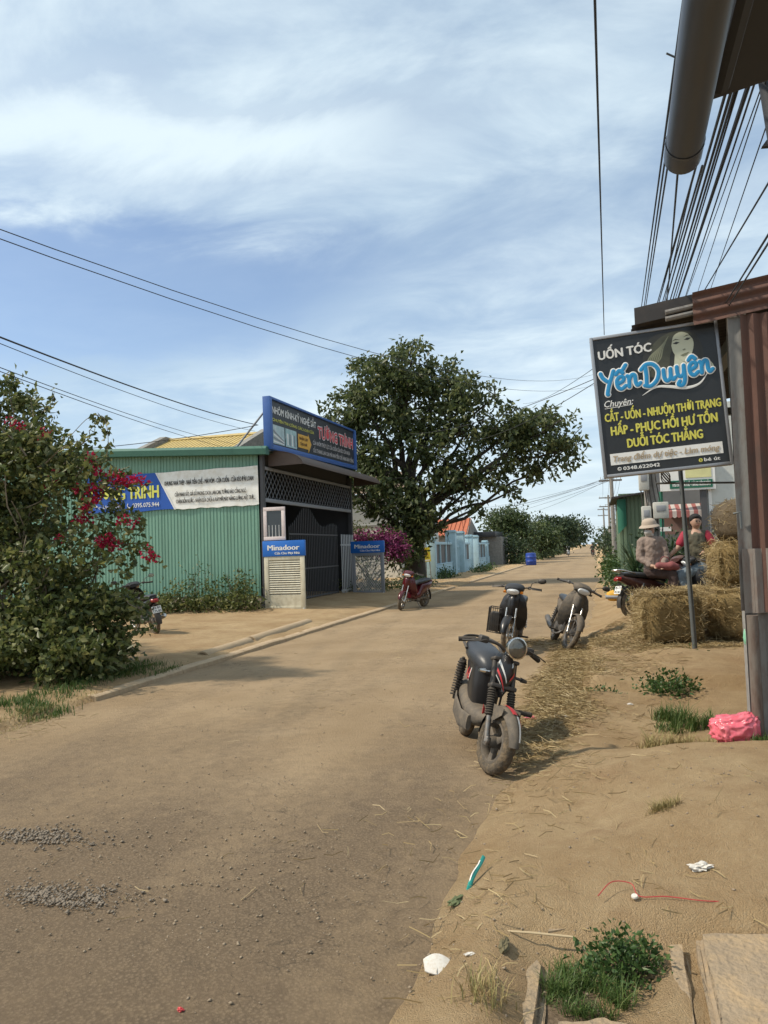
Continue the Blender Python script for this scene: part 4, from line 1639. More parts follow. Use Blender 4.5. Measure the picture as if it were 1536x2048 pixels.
# --- two door display stands
def display(name, label, x, y, w, yaw, grille):
    r_ = thing(name, label, 'display stand', (x, y, .03), (0, 0, yaw))
    b = MB()
    for sx in (0, w - .13):
        b.box2((sx, -.03, .07), (sx + .13, .03, 1.55), ch=.008)
    b.box2((.132, -.028, 1.44), (w - .132, .028, 1.55), ch=.008)
    b.box2((.132, -.028, .07), (w - .132, .028, .18), ch=.008)
    b.build('frame', M_CREAM if not grille else M_GREY, r_)
    if not grille:
        b = MB()
        b.box2((.132, -.012, .18), (w - .132, .012, .50))
        b.build('kick_panel', M_CREAM, r_)
        ns = 15
        for k in range(ns):
            z = .53 + k * (.92 / ns)
            b = MB()
            b.box(V(w / 2, -.010, z + .02), (w - .27, .010, .044), rot=Matrix.Rotation(R(-30), 3, 'X'))
            b.build('louvre', M_CREAM, r_, smooth=0)
        b = MB()
        b.box2((.132, .014, .50), (w - .132, .02, 1.44))
        b.build('backing', M_MOULD, r_)
    else:
        ns = 11
        iw, z0, z1 = w - .264, .18, 1.44
        for k in range(-9, ns):
            for s in (1, -1):
                xa, xb = .132 + k * iw / ns, .132 + k * iw / ns + (z1 - z0) * .8
                t0, t1 = max(0, (.132 - xa) / (xb - xa)), min(1, (w - .132 - xa) / (xb - xa))
                if t1 - t0 < .06:
                    continue
                za, zb = (z0, z1) if s > 0 else (z1, z0)
                b = MB()
                b.tube([V(xa + (xb - xa) * t0, .008 * s, za + (zb - za) * t0), V(xa + (xb - xa) * t1, .008 * s, za + (zb - za) * t1)], .009, 4)
                b.build('grille_bar', M_LGREY, r_, smooth=0)
    b = MB()
    b.box2((-.03, -.045, 1.55), (w + .03, .045, 1.98), ch=.01)
    h_ = b.build('header_board', M_MBLUE, r_)
    fr = frame(V(0, -.050, 1.55), (1, 0, 0), (0, 0, 1))
    holder = h_
    # letters belong to the header board
    for body, x0, y0, ww, cap, bo in (('Minadoor', .13, .17, w - .26, .145, .009), ('Cửa Cho Mọi Nhà', .34, .055, w - .46, .062, .004)):
        vs, fs = text_geo(body)
        lo, hi = min(v[0] for v in vs), max(v[0] for v in vs)
        q = MB()
        for dx, dz in ((-bo, 0), (bo, .0006), (0, .0012)):
            q.add([fr @ V((v[0] - lo) / (hi - lo) * ww + x0 + dx, v[1] * cap / .7 + y0, dz) for v in vs], fs)
        q.build('lettering', M_WHITE, holder, smooth=0)
    for sx in (.04, w - .04):
        b = MB()
        b.tube([V(sx, -.02, .12), V(sx, -.22, -.0)], .018, 6)
        b.tube([V(sx, .02, .12), V(sx, .22, -.0)], .018, 6)
        b.build('foot', M_LGREY, r_)
    return r_


display('door_display', 'cream louvred door sample under a blue header board, left of the workshop gate', -8.90, 19.78, 1.20, R(-1), False)
display('door_display', 'grey diamond grille door sample under a blue header board, right of the workshop gate', -8.66, 27.0, 1.24, R(-4), True)
wf = thing('window_frame', 'white and pink wrapped window frame standing above the louvred door sample', 'window', (-8.90, 19.80, 2.03))
for a, c in (((0, -.03, 0), (.64, .03, .10)), ((0, -.03, .82), (.64, .03, .92)), ((0, -.029, .102), (.10, .029, .818)), ((.54, -.029, .102), (.64, .029, .818))):
    b = MB()
    b.box2(a, c, ch=.006)
    b.build('frame_bar', M_TRIMW, wf)
b = MB()
b.box2((.10, -.006, .10), (.54, .006, .82))
b.build('pane', M_WINDOW, wf)
for k in range(4):
    b = MB()
    b.box2((.15 + k * .10, -.016, .10), (.17 + k * .10, -.010, .42))
    b.build('bar', M_LGREY, wf)

# --- house with yellow roof behind the workshop
yh_ = thing('yellow_roof_house', 'house behind the workshop with ribbed yellow roof and grey gable ends', 'house', (-17, 30, 0))
yh_.scale = (1, 1, 1.06)
b = MB()
b.box2((-2.9, 0, 0), (2.6, 6, 5.85))
b.build('wall', M_MOULD, yh_)
b = MB()
corrugated(b, (-2.75, -.3, 5.72), (1, 0, 0), (0, 3.3, 1.15), 5.1, 3.5, pitch=.22, depth=.045)
b.build('roof', M_YROOF, yh_)
b = MB()
corrugated(b, (2.35, 6.3, 5.72), (-1, 0, 0), (0, -3.3, 1.15), 5.1, 3.5, pitch=.22, depth=.045)
b.build('roof', M_YROOF, yh_)
b = MB()
b.tube([(-2.75, 3, 6.88), (2.35, 3, 6.88)], .10, 6)
b.build('ridge', M_YROOF, yh_)
for x0 in (-3.0, 2.3):
    b = MB()
    b.poly([(x0, -.4, 5.5), (x0, -.4, 5.85), (x0, 2.7, 7.02), (x0, 3.3, 7.02), (x0, 6.4, 5.85), (x0, 6.4, 5.5)], (.32, 0, 0))
    b.build('gable_parapet', M_MOULD, yh_)

# --- white house behind the tree
wh = thing('white_house', 'white walled house with brown tiled roof behind the large tree', 'house', (-14, 42, 0))
b = MB()
b.box2((-6, 0, 0), (3.4, 8, 4.7))
b.build('wall', M_WALLW, wh)
b = MB()
b.box2((-6, -.04, 2.95), (3.44, .0, 3.1))
b.box2((-6, -.06, 4.6), (3.5, .0, 4.85))
b.build('string_course', M_MOULD, wh)
b = MB()
corrugated(b, (-6.5, -.5, 4.86), (1, 0, 0), (0, 4.0, 1.5), 10.2, 4.6, pitch=.3, depth=.06, kind='wave')
b.build('roof', M_TILE, wh)
for x0 in (-4.5, -2.0, .8):
    b = MB()
    b.box2((x0, -.03, 1.2), (x0 + 1.1, .02, 2.5))
    w_ = b.build('window', M_WALLW, wh)
    b = MB()
    b.box2((x0 + .1, -.05, 1.3), (x0 + 1.0, -.032, 2.4))
    b.build('pane', M_WINDOW, w_)
# small storeyed porch right of the trunk
po = thing('porch_house', 'small grey and white pillared porch with tiled canopy right of the tree trunk', 'house', (-10.9, 47, 0))
b = MB()
b.box2((-.3, 0, 0), (.9, 3, 3.0))
b.build('wall', M_WALLW, po)
for x0 in (-.25, .75):
    b = MB()
    b.box2((x0, -.8, 0), (x0 + .22, -.6, 3.3), ch=.02)
    b.build('pillar', M_WALLW, po)
b = MB()
b.box2((-.45, -1.0, 3.0), (1.15, 3, 3.2), ch=.03)
b.box2((-.2, -.7, 3.21), (.85, 3, 4.1), ch=.02)
b.build('upper_storey', M_MOULD, po)
b = MB()
b.poly([(-.4, -.9, 4.12), (1.05, -.9, 4.12), (.7, 1, 4.6), (0, 1, 4.6)], (0, 0, .08))
b.build('canopy', M_TILE, po)

# --- yellow notice
ys = thing('notice', 'small yellow notice board with red print beside the tree trunk', 'sign', mat=frame(V(-8.72, 37.0, .98), V(1, 0, .06), (0, 0, 1)))
b = MB()
b.box2((0, 0, -.03), (.90, .70, 0))
b.build('board', pm('yellow_notice', (.62, .52, .04), .55, var=.15, scale=4), ys)
lettering(ys, 'BÁN', .30, .50, .35, .11, M_REDT, bold=0.0060)
lettering(ys, 'PHÂN BÓN', .12, .32, .66, .11, M_REDT, bold=0.0060)
lettering(ys, 'THUỐC TRỪ SÂU', .08, .17, .74, .075, M_DRED, bold=0.0040)
b = MB()
b.box2((.05, .04, 0), (.85, .10, .006))
b.build('stripe', M_WHITE, ys)
for xx in (.06, .80):
    b = MB()
    b.box2((xx, -1.0, -.07), (xx + .04, .68, -.032))
    b.build('post', M_MOULD, ys)

# --- pale blue fence
fence = thing('fence_wall', 'pale blue painted garden wall with square pillars and dark grilles', 'fence', (-8.15, 38.6, 0), (0, 0, R(1.6)))


def pillar(y, h, w=.46):
    b = MB()
    b.box2((-w / 2, y - w / 2, -.1), (w / 2, y + w / 2, h - .16), ch=.012)
    p = b.build('pillar', M_CYAN, fence)
    b = MB()
    b.box2((-w / 2 - .04, y - w / 2 - .04, h - .158), (w / 2 + .04, y + w / 2 + .04, h - .07), ch=.015)
    b.box2((-w / 2 + .01, y - w / 2 + .01, h - .068), (w / 2 - .01, y + w / 2 - .01, h), ch=.015)
    b.build('cap', M_CYAN, p)


def bay(y0, y1, nwin):
    b = MB()
    b.box2((-.11, y0, -.1), (.11, y1, .78))
    b.build('base_wall', M_CYAN, fence)
    b = MB()
    b.box2((-.13, y0, .782), (.13, y1, .85), ch=.012)
    b.build('sill', M_CYAN, fence)
    b = MB()
    b.box2((-.12, y0, 1.86), (.12, y1, 2.0), ch=.012)
    b.build('top_rail', M_CYAN, fence)
    st = (y1 - y0) / nwin
    for k in range(nwin):
        a = y0 + k * st
        if k:
            b = MB()
            b.box2((-.10, a - .11, .852), (.10, a + .11, 1.858))
            b.build('mullion', M_CYAN, fence)
        b = MB()
        b.box2((-.03, a + .12, .852), (.03, a + st - .12, 1.858))
        b.build('grille', M_DARK, fence)


pillar(.2, 2.25)
bay(.45, 6.4, 3)
pillar(6.8, 2.72, .6)
pillar(10.4, 2.72, .6)
bay(10.72, 14.6, 2)
pillar(15.0, 2.55, .5)
pillar(18.4, 2.55, .5)
bay(18.7, 24.6, 3)
pillar(24.9, 2.2)
bay(25.15, 30.0, 3)
pillar(30.3, 2.2)
b = MB()
for k in range(14):
    b.tube([(0, 7.2 + k * .215, .1), (0, 7.2 + k * .215, 2.1)], .02, 5)
b.box2((-.02, 7.15, .25), (.02, 10.05, .32))
b.box2((-.02, 7.15, 1.7), (.02, 10.05, 1.77))
b.build('gate_leaf', M_CYAN, fence)

oh = thing('orange_roof_house', 'house with rusty orange sheet roof behind the pale blue wall', 'house', (-13.2, 62, 0))
b = MB()
b.box2((-4, .3, 0), (3.2, 7, 2.75))
b.build('wall', M_MOULD, oh)
b = MB()
corrugated(b, (-4.4, -.2, 2.72), (1, 0, 0), (0, 2.6, 1.35), 7.6, 3.1, pitch=.36, depth=.07)
b.build('roof', M_OTILE, oh)
b = MB()
b.poly([(3.0, -.1, 2.7), (3.0, 2.45, 4.05), (3.0, 7, 2.7)], (.15, 0, 0))
b.build('gable', M_MOULD, oh)
dh = thing('flat_roof_shed', 'low dark flat-roofed shed beyond the pale blue wall', 'shed', (-9.6, 66, 0))
b = MB()
b.box2((-1.6, 0, 0), (1.8, 5, 2.5))
b.build('wall', M_MOULD, dh)
b = MB()
b.box2((-1.9, -.5, 2.5), (1.4, 5.2, 2.95), ch=.03)
b.build('roof', M_SIGNB, dh)
bb = thing('barrel', 'blue plastic barrel standing by the left roadside far up the street', 'barrel', (-5.35, 66, 0))
b = MB()
b.lathe([(.001, 0), (.40, 0), (.44, .06), (.44, .30), (.46, .33), (.44, .36), (.44, .66), (.46, .69), (.44, .72), (.42, .98), (.36, 1.02), (.001, 1.02)], (0, 0, 0), (0, 0, 1), 20)
b.build('drum', pm('blue_plastic', (.02, .06, .32), .45, var=.2), bb)
b = MB()
b.lathe([(.30, 1.0), (.30, 1.06), (.001, 1.08)], (0, 0, 0), (0, 0, 1), 16)
b.build('lid', M_DARK, bb)

# concrete pipes lying in the left gutter
M_PIPE = pm('dusty_pipe', (.36, .27, .17), .9, var=.2, scale=4, bump=.3)
for lab, y0, y1, x0, z in (('half-buried concrete drain pipe along the left kerb, nearer length', 11.2, 13.0, -6.16, -.05), ('long concrete drain pipe along the left kerb leading to the workshop', 13.1, 16.3, -6.22, -.03)):
    b = MB()
    b.lathe([(.10, 0), (.13, .0), (.135, .01), (.13, (y1 - y0) - .01), (.13, y1 - y0), (.10, y1 - y0), (.10, 0)], (0, 0, 0), (-.03, 1, .008), 18)
    o = b.build('drain_pipe', M_PIPE)
    o.location = (x0, y0, z + .05)
    tag(o, lab, 'pipe')

# ------------------------------------------------------------------ trees and bushes
L_TREE = leafmat('tree_leaf', (.038, .056, .018), (.085, .110, .038), (.190, .205, .085), trans=.42)
L_BOUG = leafmat('bush_leaf', (.042, .060, .017), (.110, .138, .040), (.250, .245, .095), trans=.42)
L_FLOW = leafmat('crimson_bract', (.24, .006, .030), (.38, .012, .055), (.50, .030, .085), trans=.35, spec=.2)
L_PURP = leafmat('purple_bract', (.13, .02, .08), (.22, .04, .13), (.32, .09, .19), trans=.35, spec=.2)
L_FAR = leafmat('far_leaf', (.035, .058, .022), (.072, .105, .038), (.120, .150, .058), trans=.3)
L_FAR2 = leafmat('far_leaf_dark', (.026, .046, .022), (.046, .072, .032), (.078, .105, .046), trans=.3)
L_GRASS = leafmat('grass_blade', (.045, .085, .020), (.075, .130, .030), (.150, .185, .060), trans=.3, spec=.25)
L_DRY = leafmat('dry_grass', (.25, .19, .085), (.36, .28, .13), (.22, .22, .08), trans=.2, spec=.2)
L_WEED = leafmat('weed_leaf', (.030, .065, .016), (.055, .105, .026), (.095, .150, .045), trans=.3)
L_YUC = leafmat('sword_leaf', (.020, .048, .022), (.040, .080, .032), (.085, .125, .055), trans=.2)
M_BARK = pm('tree_bark', (.085, .068, .050), .95, var=.4, scale=6, bump=.8, bscale=30, stretch=(1, 1, .35))
M_TWIG = pm('pale_twig', (.20, .165, .12), .9, var=.3, scale=9)
M_BARKD = pm('dark_bark', (.055, .044, .034), .95, var=.4, scale=6, bump=.5)

# --- the big street tree
tree = thing('street_tree', 'large spreading dark green tree leaning over the road beside the workshop', 'tree', (-7.9, 34, 0))
TB = Vector((-7.9, 34, 0))
clumps = [  # x, y, z, rx, ry, rz, leaves
    (-9.4, 34.0, 9.2, 1.8, 1.9, 1.45, 1750), (-7.9, 33.5, 9.8, 1.45, 1.6, 1.2, 1350), (-6.7, 34.5, 9.2, 1.6, 1.8, 1.35, 1300),
    (-5.4, 33.5, 8.3, 1.25, 1.5, 1.0, 700), (-10.6, 33.5, 7.7, 1.35, 1.5, 1.5, 1150), (-9.2, 32.8, 7.6, 1.7, 1.5, 1.6, 1500),
    (-7.4, 34.0, 7.6, 1.8, 2.0, 1.4, 1150), (-5.4, 34.0, 7.0, 1.7, 1.9, 1.1, 1050), (-3.4, 34.0, 6.9, 1.5, 1.7, .85, 950),
    (-2.0, 34.0, 6.7, 1.35, 1.6, 1.15, 950), (-1.25, 34.2, 5.9, 1.0, 1.4, .9, 560), (-3.3, 34.2, 5.6, 1.5, 1.5, .75, 620),
    (-4.9, 33.8, 4.6, 1.3, 1.4, .55, 520), (-6.1, 33.6, 5.4, 1.2, 1.3, .8, 560), (-9.9, 32.8, 5.9, 1.0, 1.2, 1.1, 760), (-8.9, 32.8, 4.9, 1.1, 1.1, 1.0, 760),
    (-7.9, 33.0, 4.1, .9, .9, .8, 430), (-2.3, 34.4, 4.9, .9, .9, .4, 240), (-6.9, 32.9, 6.2, 1.1, 1.1, .8, 420), (-4.0, 33.8, 8.35, .5, .5, .55, 110),
    (-9.4, 32.4, 3.7, .8, .8, .7, 380), (-8.4, 32.5, 3.1, .75, .7, .75, 360), (-7.3, 32.6, 3.5, .7, .7, .7, 300), (-7.7, 32.7, 2.2, .6, .6, .8, 330), (-8.6, 32.6, 2.3, .6, .6, .6, 260), (-7.2, 33.0, 2.9, .6, .6, .9, 300), (-8.1, 32.4, 1.5, .55, .4, .5, 200), (-10.2, 32.3, 4.6, .6, .7, .8, 260), (-6.4, 33.2, 4.6, .9, .9, .6, 320), (-4.9, 33.6, 3.55, .45, .5, .55, 100), (-3.5, 33.8, 4.1, .6, .6, .35, 110), (-6.0, 33.6, 3.9, .55, .5, .5, 130)]


def split_clumps(cl, k, r, seed, keep=1.0):
    """Break each mass of foliage into small leafy tufts with air between them."""
    rg = np.random.default_rng(seed)
    o_ = []
    for cx, cy, cz, rx, ry, rz, n in cl:
        m = max(3, int(k * (rx * ry * rz) ** (1 / 3) * 1.5))
        for _ in range(m):
            q = rg.normal(size=3)
            q /= np.linalg.norm(q)
            q *= rg.uniform(0, 1) ** .4
            s_ = r * rg.uniform(.6, 1.35)
            o_.append((cx + q[0] * rx, cy + q[1] * ry, cz + q[2] * rz, s_ * 1.15, s_ * 1.15, s_ * .85, max(8, int(n * keep / m))))
    return o_


v, f = crown(split_clumps(clumps, 12, .40, 4, 1.22), .27, .145, per_twig=6, spread=.17, droop=.6, shell=.5, seed=3)
np_mesh('crown', v - np.array(TB), f, L_TREE, tree)
b = MB()
base = TB + V(-.05, 0, -.1)
trunk = [base, base + V(.05, -.05, .9), base + V(-.05, 0, 2.0), base + V(.1, .1, 3.3), base + V(.0, 0, 4.6)]
b.tube(smooth_path(trunk, 4), [.52 - .012 * i for i in range(17)], 12)
for k in range(7):
    a = k * .9
    b.tube(smooth_path([base + V(math.cos(a) * .62, math.sin(a) * .62, -.05), base + V(math.cos(a) * .40, math.sin(a) * .40, .5), base + V(math.cos(a + .5) * .36, math.sin(a + .5) * .36, 1.8), base + V(math.cos(a + .9) * .2, math.sin(a + .9) * .2, 3.2)], 3), [.20, .18, .15, .14, .13, .12, .11, .10, .09, .08], 7)
fork_p = trunk[-2]
for i, c in enumerate(clumps):
    s0 = trunk[-1] if c[2] > 7.2 else (trunk[-2] if c[2] > 5 else trunk[2])
    limb(b, s0, V(c[0], c[1], c[2] - c[5] * .2), .17 if c[6] > 900 else .10, .035, seed=i, wob=.16, n=5, seg=6)
    rd = random.Random(i)
    for q in range(9):
        e = V(c[0] + rd.uniform(-.9, .9) * c[3], c[1] + rd.uniform(-.9, .9) * c[4], c[2] + rd.uniform(-.7, .9) * c[5])
        limb(b, V(c[0], c[1], c[2] - c[5] * .2), e, .035, .012, seed=i * 31 + q, wob=.2, n=3, seg=4)
# hanging aerial roots and bare drooping twigs
rd = random.Random(5)
for k in range(26):
    x, y, z = -8.6 + rd.uniform(-.6, 3.2), 33.2 + rd.uniform(-.5, .8), rd.uniform(3.6, 5.2)
    b.tube([V(x, y, z), V(x + rd.uniform(-.15, .15), y, z - .8), V(x + rd.uniform(-.25, .3), y, z - rd.uniform(1.3, 2.6))], [.012, .010, .006], 4)
b.xf(Matrix.Translation(-TB)).build('trunk', M_BARKD, tree)


def simple_tree(name, label, base, clumps, leaf, lw, lm, trunk_r=.14, seed=1, group=None, bark=None, spread=.3, cat='tree', stem_h=None):
    t = thing(name, label, cat, base, group=group)
    B0 = Vector(base)
    v, f = crown(clumps, leaf, lw, per_twig=8, spread=spread, droop=.3, shell=.45, seed=seed)
    np_mesh('crown', v - np.array(B0), f, lm, t)
    b = MB()
    zt = stem_h or min(c[2] for c in clumps)
    top = V(B0.x, B0.y, zt)
    b.tube([B0 + V(0, 0, -.1), B0.lerp(top, .5) + V(trunk_r * .5, 0, 0), top], [trunk_r * 1.2, trunk_r, trunk_r * .75], 8)
    for i, c in enumerate(clumps):
        limb(b, top, V(c[0], c[1], c[2]), trunk_r * .6, .02, seed=seed * 17 + i, n=4, seg=5)
    b.xf(Matrix.Translation(-B0)).build('trunk', bark or M_BARKD, t)
    return t


# purple bougainvillea in front of the white house
t = thing('purple_bush', 'purple flowering bush behind the grille door sample, left of the tree trunk', 'bush', (-9.3, 31.5, 0))
cl = [(-9.8, 31.2, 2.1, .9, .8, .55, 900), (-8.6, 31.2, 1.9, .9, .8, .7, 950), (-7.9, 31.0, 1.6, .6, .6, .6, 600), (-9.4, 31.2, 1.1, 1.2, .8, .8, 700), (-10.3, 31.4, 2.6, .8, .7, .35, 450)]
v, f = crown(cl, .12, .075, per_twig=7, spread=.14, droop=.2, seed=12)
np_mesh('foliage', v - np.array((-9.3, 31.5, 0)), f, L_BOUG, t)
cl = [(-8.5, 30.7, 2.1, .9, .5, .45, 900), (-7.8, 30.5, 1.7, .55, .5, .5, 520), (-9.5, 30.8, 2.2, .6, .4, .35, 260), (-8.6, 30.6, 1.6, .6, .4, .3, 200)]
v, f = crown(cl, .11, .09, per_twig=9, spread=.09, droop=.1, seed=13)
np_mesh('flowers', v - np.array((-9.3, 31.5, 0)), f, L_PURP, t)
b = MB()
for k in range(8):
    limb(b, (0 + .2 * math.cos(k), .2 * math.sin(k), 0), (random.uniform(-1.2, 1.4), random.uniform(-.6, .3), random.uniform(1.4, 2.4)), .035, .01, seed=k, n=4, seg=5)
b.build('stems', M_TWIG, t)

# --- big bougainvillea at the left edge
boug = thing('bougainvillea', 'big tangled green bush with crimson flowers filling the left edge', 'bush', (-8.2, 9.6, .08))
BO = np.array((-8.2, 9.6, .08))
cl = [(-7.3, 9.2, .75, 1.15, 1.1, .75, 4300), (-8.7, 9.2, .95, 1.5, 1.1, 1.0, 4200), (-8.6, 9.6, 2.2, 1.0, 1.0, .8, 1900), (-9.3, 9.8, 2.7, 1.3, 1.1, .95, 2400), (-7.0, 9.2, 1.65, .7, .8, .40, 520),
      (-8.0, 9.4, 3.15, .95, .8, .55, 2100), (-8.8, 9.8, 3.75, 1.0, .8, .7, 2200), (-8.2, 9.2, 2.4, 1.0, .7, .6, 1300), (-7.2, 9.3, 2.85, .65, .6, .35, 560), (-6.6, 9.2, 2.75, .45, .5, .25, 240), (-6.55, 9.2, 2.15, .40, .5, .45, 240),
      (-6.5, 9.2, .7, .5, .6, .5, 700), (-6.1, 9.1, 1.7, .3, .4, .35, 170), (-6.9, 8.6, .42, .9, .6, .45, 1700), (-9.0, 8.6, .6, 1.4, .8, .65, 2000), (-8.0, 8.2, .5, .9, .6, .5, 1500), (-10.4, 10.5, 2.0, 1.5, 1.5, 1.8, 2300), (-8.0, 8.9, 1.5, 1.2, .5, .5, 700), (-9.6, 9.4, 4.2, .8, .6, .4, 500)]
v1, f1 = crown(split_clumps(cl, 22, .22, 22, 1.25), .105, .066, per_twig=7, spread=.075, droop=.25, shell=.5, seed=21)
# long arching shoots with leaves strung along them
rd = random.Random(9)
sb = MB()
ap, ad = [], []
shoots = [((-8.0, 9.4, 3.3), (-8.6, 9.2, 4.35)), ((-8.2, 9.4, 3.3), (-8.05, 9.2, 4.15)), ((-8.6, 9.5, 3.6), (-9.0, 9.2, 4.75)), ((-7.6, 9.3, 3.0), (-7.3, 9.2, 4.05)), ((-7.4, 9.3, 2.9), (-6.5, 9.1, 3.55)),
          ((-7.2, 9.2, 2.8), (-6.35, 9.1, 3.0)), ((-6.6, 9.2, 2.6), (-5.75, 9.1, 2.65)), ((-6.4, 9.2, 1.9), (-5.6, 9.1, 1.62)), ((-6.7, 9.2, 1.2), (-5.9, 9.0, 1.0)), ((-7.0, 9.0, 1.0), (-6.3, 8.4, .35)),
          ((-7.6, 9.3, 3.2), (-7.7, 9.2, 4.0)), ((-9.2, 9.6, 3.9), (-9.4, 9.3, 5.0)), ((-8.9, 9.6, 3.9), (-8.65, 9.3, 4.9)), ((-6.3, 9.2, 2.4), (-5.85, 9.1, 2.05)), ((-6.6, 9.1, .8), (-5.95, 9.0, .45)), ((-6.7, 9.1, .5), (-6.05, 8.9, .22))]
for k in range(34):
    a_ = rd.uniform(0, 1)
    p = (-8.4 + rd.uniform(-1.0, 1.5), 9.2 + rd.uniform(-.4, .3), rd.uniform(1.0, 3.2))
    shoots.append((p, (p[0] + rd.uniform(.1, .9) * (1 if rd.random() < .75 else -1), p[1] - rd.uniform(0, .5), p[2] + rd.uniform(-.2, .8))))
for i, (p, q) in enumerate(shoots):
    pts = limb(sb, p, q, .012, .004, seed=i + 50, wob=.2, n=5, seg=4)
    for k in range(60):
        u = rd.random()
        j = min(int(u * 5), 4)
        c = pts[j].lerp(pts[j + 1], u * 5 - j)
        ap.append((c.x + rd.gauss(0, .05), c.y + rd.gauss(0, .05), c.z + rd.gauss(0, .05)))
        ad.append((rd.gauss(0, 1), rd.gauss(0, 1), rd.gauss(-.2, .8)))
# the shoot that hangs its tip over the sky
hang = smooth_path([(-7.0, 9.1, 3.35), (-6.65, 9.1, 3.62), (-6.42, 9.1, 3.58), (-6.36, 9.1, 3.25), (-6.40, 9.1, 3.0)], 5)
sb.tube(hang, .005, 4)
for c in hang[6:]:
    for k in range(4):
        ap.append((c.x + rd.gauss(0, .03), c.y + rd.gauss(0, .03), c.z + rd.gauss(0, .03)))
        ad.append((rd.gauss(.2, .8), rd.gauss(0, .6), -1.0))
v2, f2 = leaf_arrays(np.array(ap), np.array(ad), .10, .062)
v, f = join_np([(v1, f1), (v2, f2)])
np_mesh('foliage', v - BO, f, L_BOUG, boug)
FL = [(-7.63, 9.2, 3.53), (-7.29, 9.2, 3.42), (-7.8, 9.2, 3.61), (-6.18, 9.2, 2.76), (-5.91, 9.2, 2.71), (-5.79, 9.2, 2.67), (-6.06, 9.2, 2.69), (-6.54, 9.2, 2.47), (-6.62, 9.2, 2.34), (-6.66, 9.2, 2.2), (-7.01, 9.2, 2.85), (-7.14, 9.2, 2.71), (-6.03, 9.2, 2.16), (-5.94, 9.2, 2.14),
      (-6.39, 9.2, 1.88), (-6.23, 9.2, 1.84), (-6.31, 9.2, 1.91), (-5.64, 9.2, 1.65), (-5.67, 9.2, 1.72), (-7.78, 8.7, 1.33), (-7.66, 8.3, 1.04), (-6.99, 9.1, 1.97), (-6.53, 9.2, 2.99), (-6.49, 9.2, 2.61), (-6.73, 9.2, 2.59), (-6.45, 9.2, 2.85)]
big = {3, 4, 6, 8, 9, 14, 15, 16, 7, 23}
cl = [(x, y - .25, z, .12 if i in big else .09, .10, .070 if i in big else .06, 60 if i in big else 26) for i, (x, y, z) in enumerate(FL)]
v, f = crown(cl, .050, .042, per_twig=5, spread=.030, droop=.1, seed=33)
np_mesh('flowers', v - BO, f, L_FLOW, boug)
for k in range(26):
    a = rd.uniform(0, 6.28)
    limb(sb, (-8.2 + rd.uniform(-.5, .5), 9.6 + rd.uniform(-.3, .3), .05), (-8.2 + rd.uniform(-1.6, 1.9), 9.1 + rd.uniform(-.6, .3), rd.uniform(.8, 3.4)), .028, .006, seed=k + 90, wob=.22, n=6, seg=5)
sb.xf(Matrix.Translation(Vector(-BO))).build('branches', M_TWIG, boug)


# --- weeds, grass and ground plants
def grass_patch(name, label, cx, cy, rx, ry, n, h, mat, w=.008, lean=.6, seed=0, cat='grass', group=None, kind=None, zf=None):
    rg = np.random.default_rng(seed + 400)
    m = 1 if n < 300 else n // 70
    a = rg.uniform(0, 2 * np.pi, m)
    r_ = np.sqrt(rg.uniform(0, 1, m)) * (m > 1) * (1 + .30 * np.sin(a * 3 + seed))
    k = rg.integers(0, m, n)
    sz = rg.uniform(.45, 1.25, m)
    x = cx + (np.cos(a) * r_ * rx)[k] + rg.normal(size=n) * rx * (.13 if m > 1 else .45)
    y = cy + (np.sin(a) * r_ * ry)[k] + rg.normal(size=n) * ry * (.13 if m > 1 else .45)
    h = h * sz[k]
    z = np.array([(zf or hgt)(p, q) - .01 for p, q in zip(x, y)])
    v, f = grass_arrays(x, y, z, h, w, lean, rg)
    o = np_mesh(name, v - np.array((cx, cy, 0)), f, mat)
    o.location = (cx, cy, 0)
    return tag(o, label, cat, group, kind)


def leafy_patch(name, label, cx, cy, cz, rx, ry, rz, n, size, mat=None, seed=0, cat='weed'):
    t = thing(name, label, cat, (cx, cy, cz))
    v, f = crown([(0, 0, rz * .5, rx, ry, rz, n)], size, size * .55, per_twig=6, spread=size * 1.0, droop=0, shell=.4, seed=seed + 70)
    v[:, 2] = np.maximum(v[:, 2], -.02)
    np_mesh('leaves', v, f, mat or L_WEED, t)
    b = MB()
    rd = random.Random(seed)
    for k in range(10):
        limb(b, (rd.uniform(-.2, .2) * rx, rd.uniform(-.2, .2) * ry, -.02), (rd.uniform(-.9, .9) * rx, rd.uniform(-.9, .9) * ry, rz * rd.uniform(.5, 1.2)), size * .07, size * .03, seed=seed * 7 + k, n=3, seg=4)
    b.build('stems', M_TWIG, t)
    return t


leafy_patch('weed', 'leafy green weed in front of the concrete slab, nearest the steel pole', .66, 8.35, .10, .26, .30, .13, 800, .05, seed=1)
leafy_patch('weed', 'small low weed at the edge of the straw', -.03, 8.25, .03, .20, .14, .08, 320, .045, seed=2)
grass_patch('grass_tuft', 'long dark green grass tuft below the leafy weed', .58, 7.05, .26, .30, 900, .16, L_GRASS, w=.007, lean=.9, seed=3)
grass_patch('dry_grass_tuft', 'straw-coloured dry grass tuft left of the pink bag', .60, 6.15, .30, .22, 700, .13, L_DRY, w=.006, lean=1.0, seed=4)
grass_patch('grass_tuft', 'thin grass at the foot of the rusty sheet', 1.12, 5.95, .22, .18, 420, .09, L_GRASS, w=.006, seed=5)
leafy_patch('weed', 'small weed round the foot of the steel pole', 1.08, 10.28, .17, .13, .12, .09, 170, .05, seed=6)
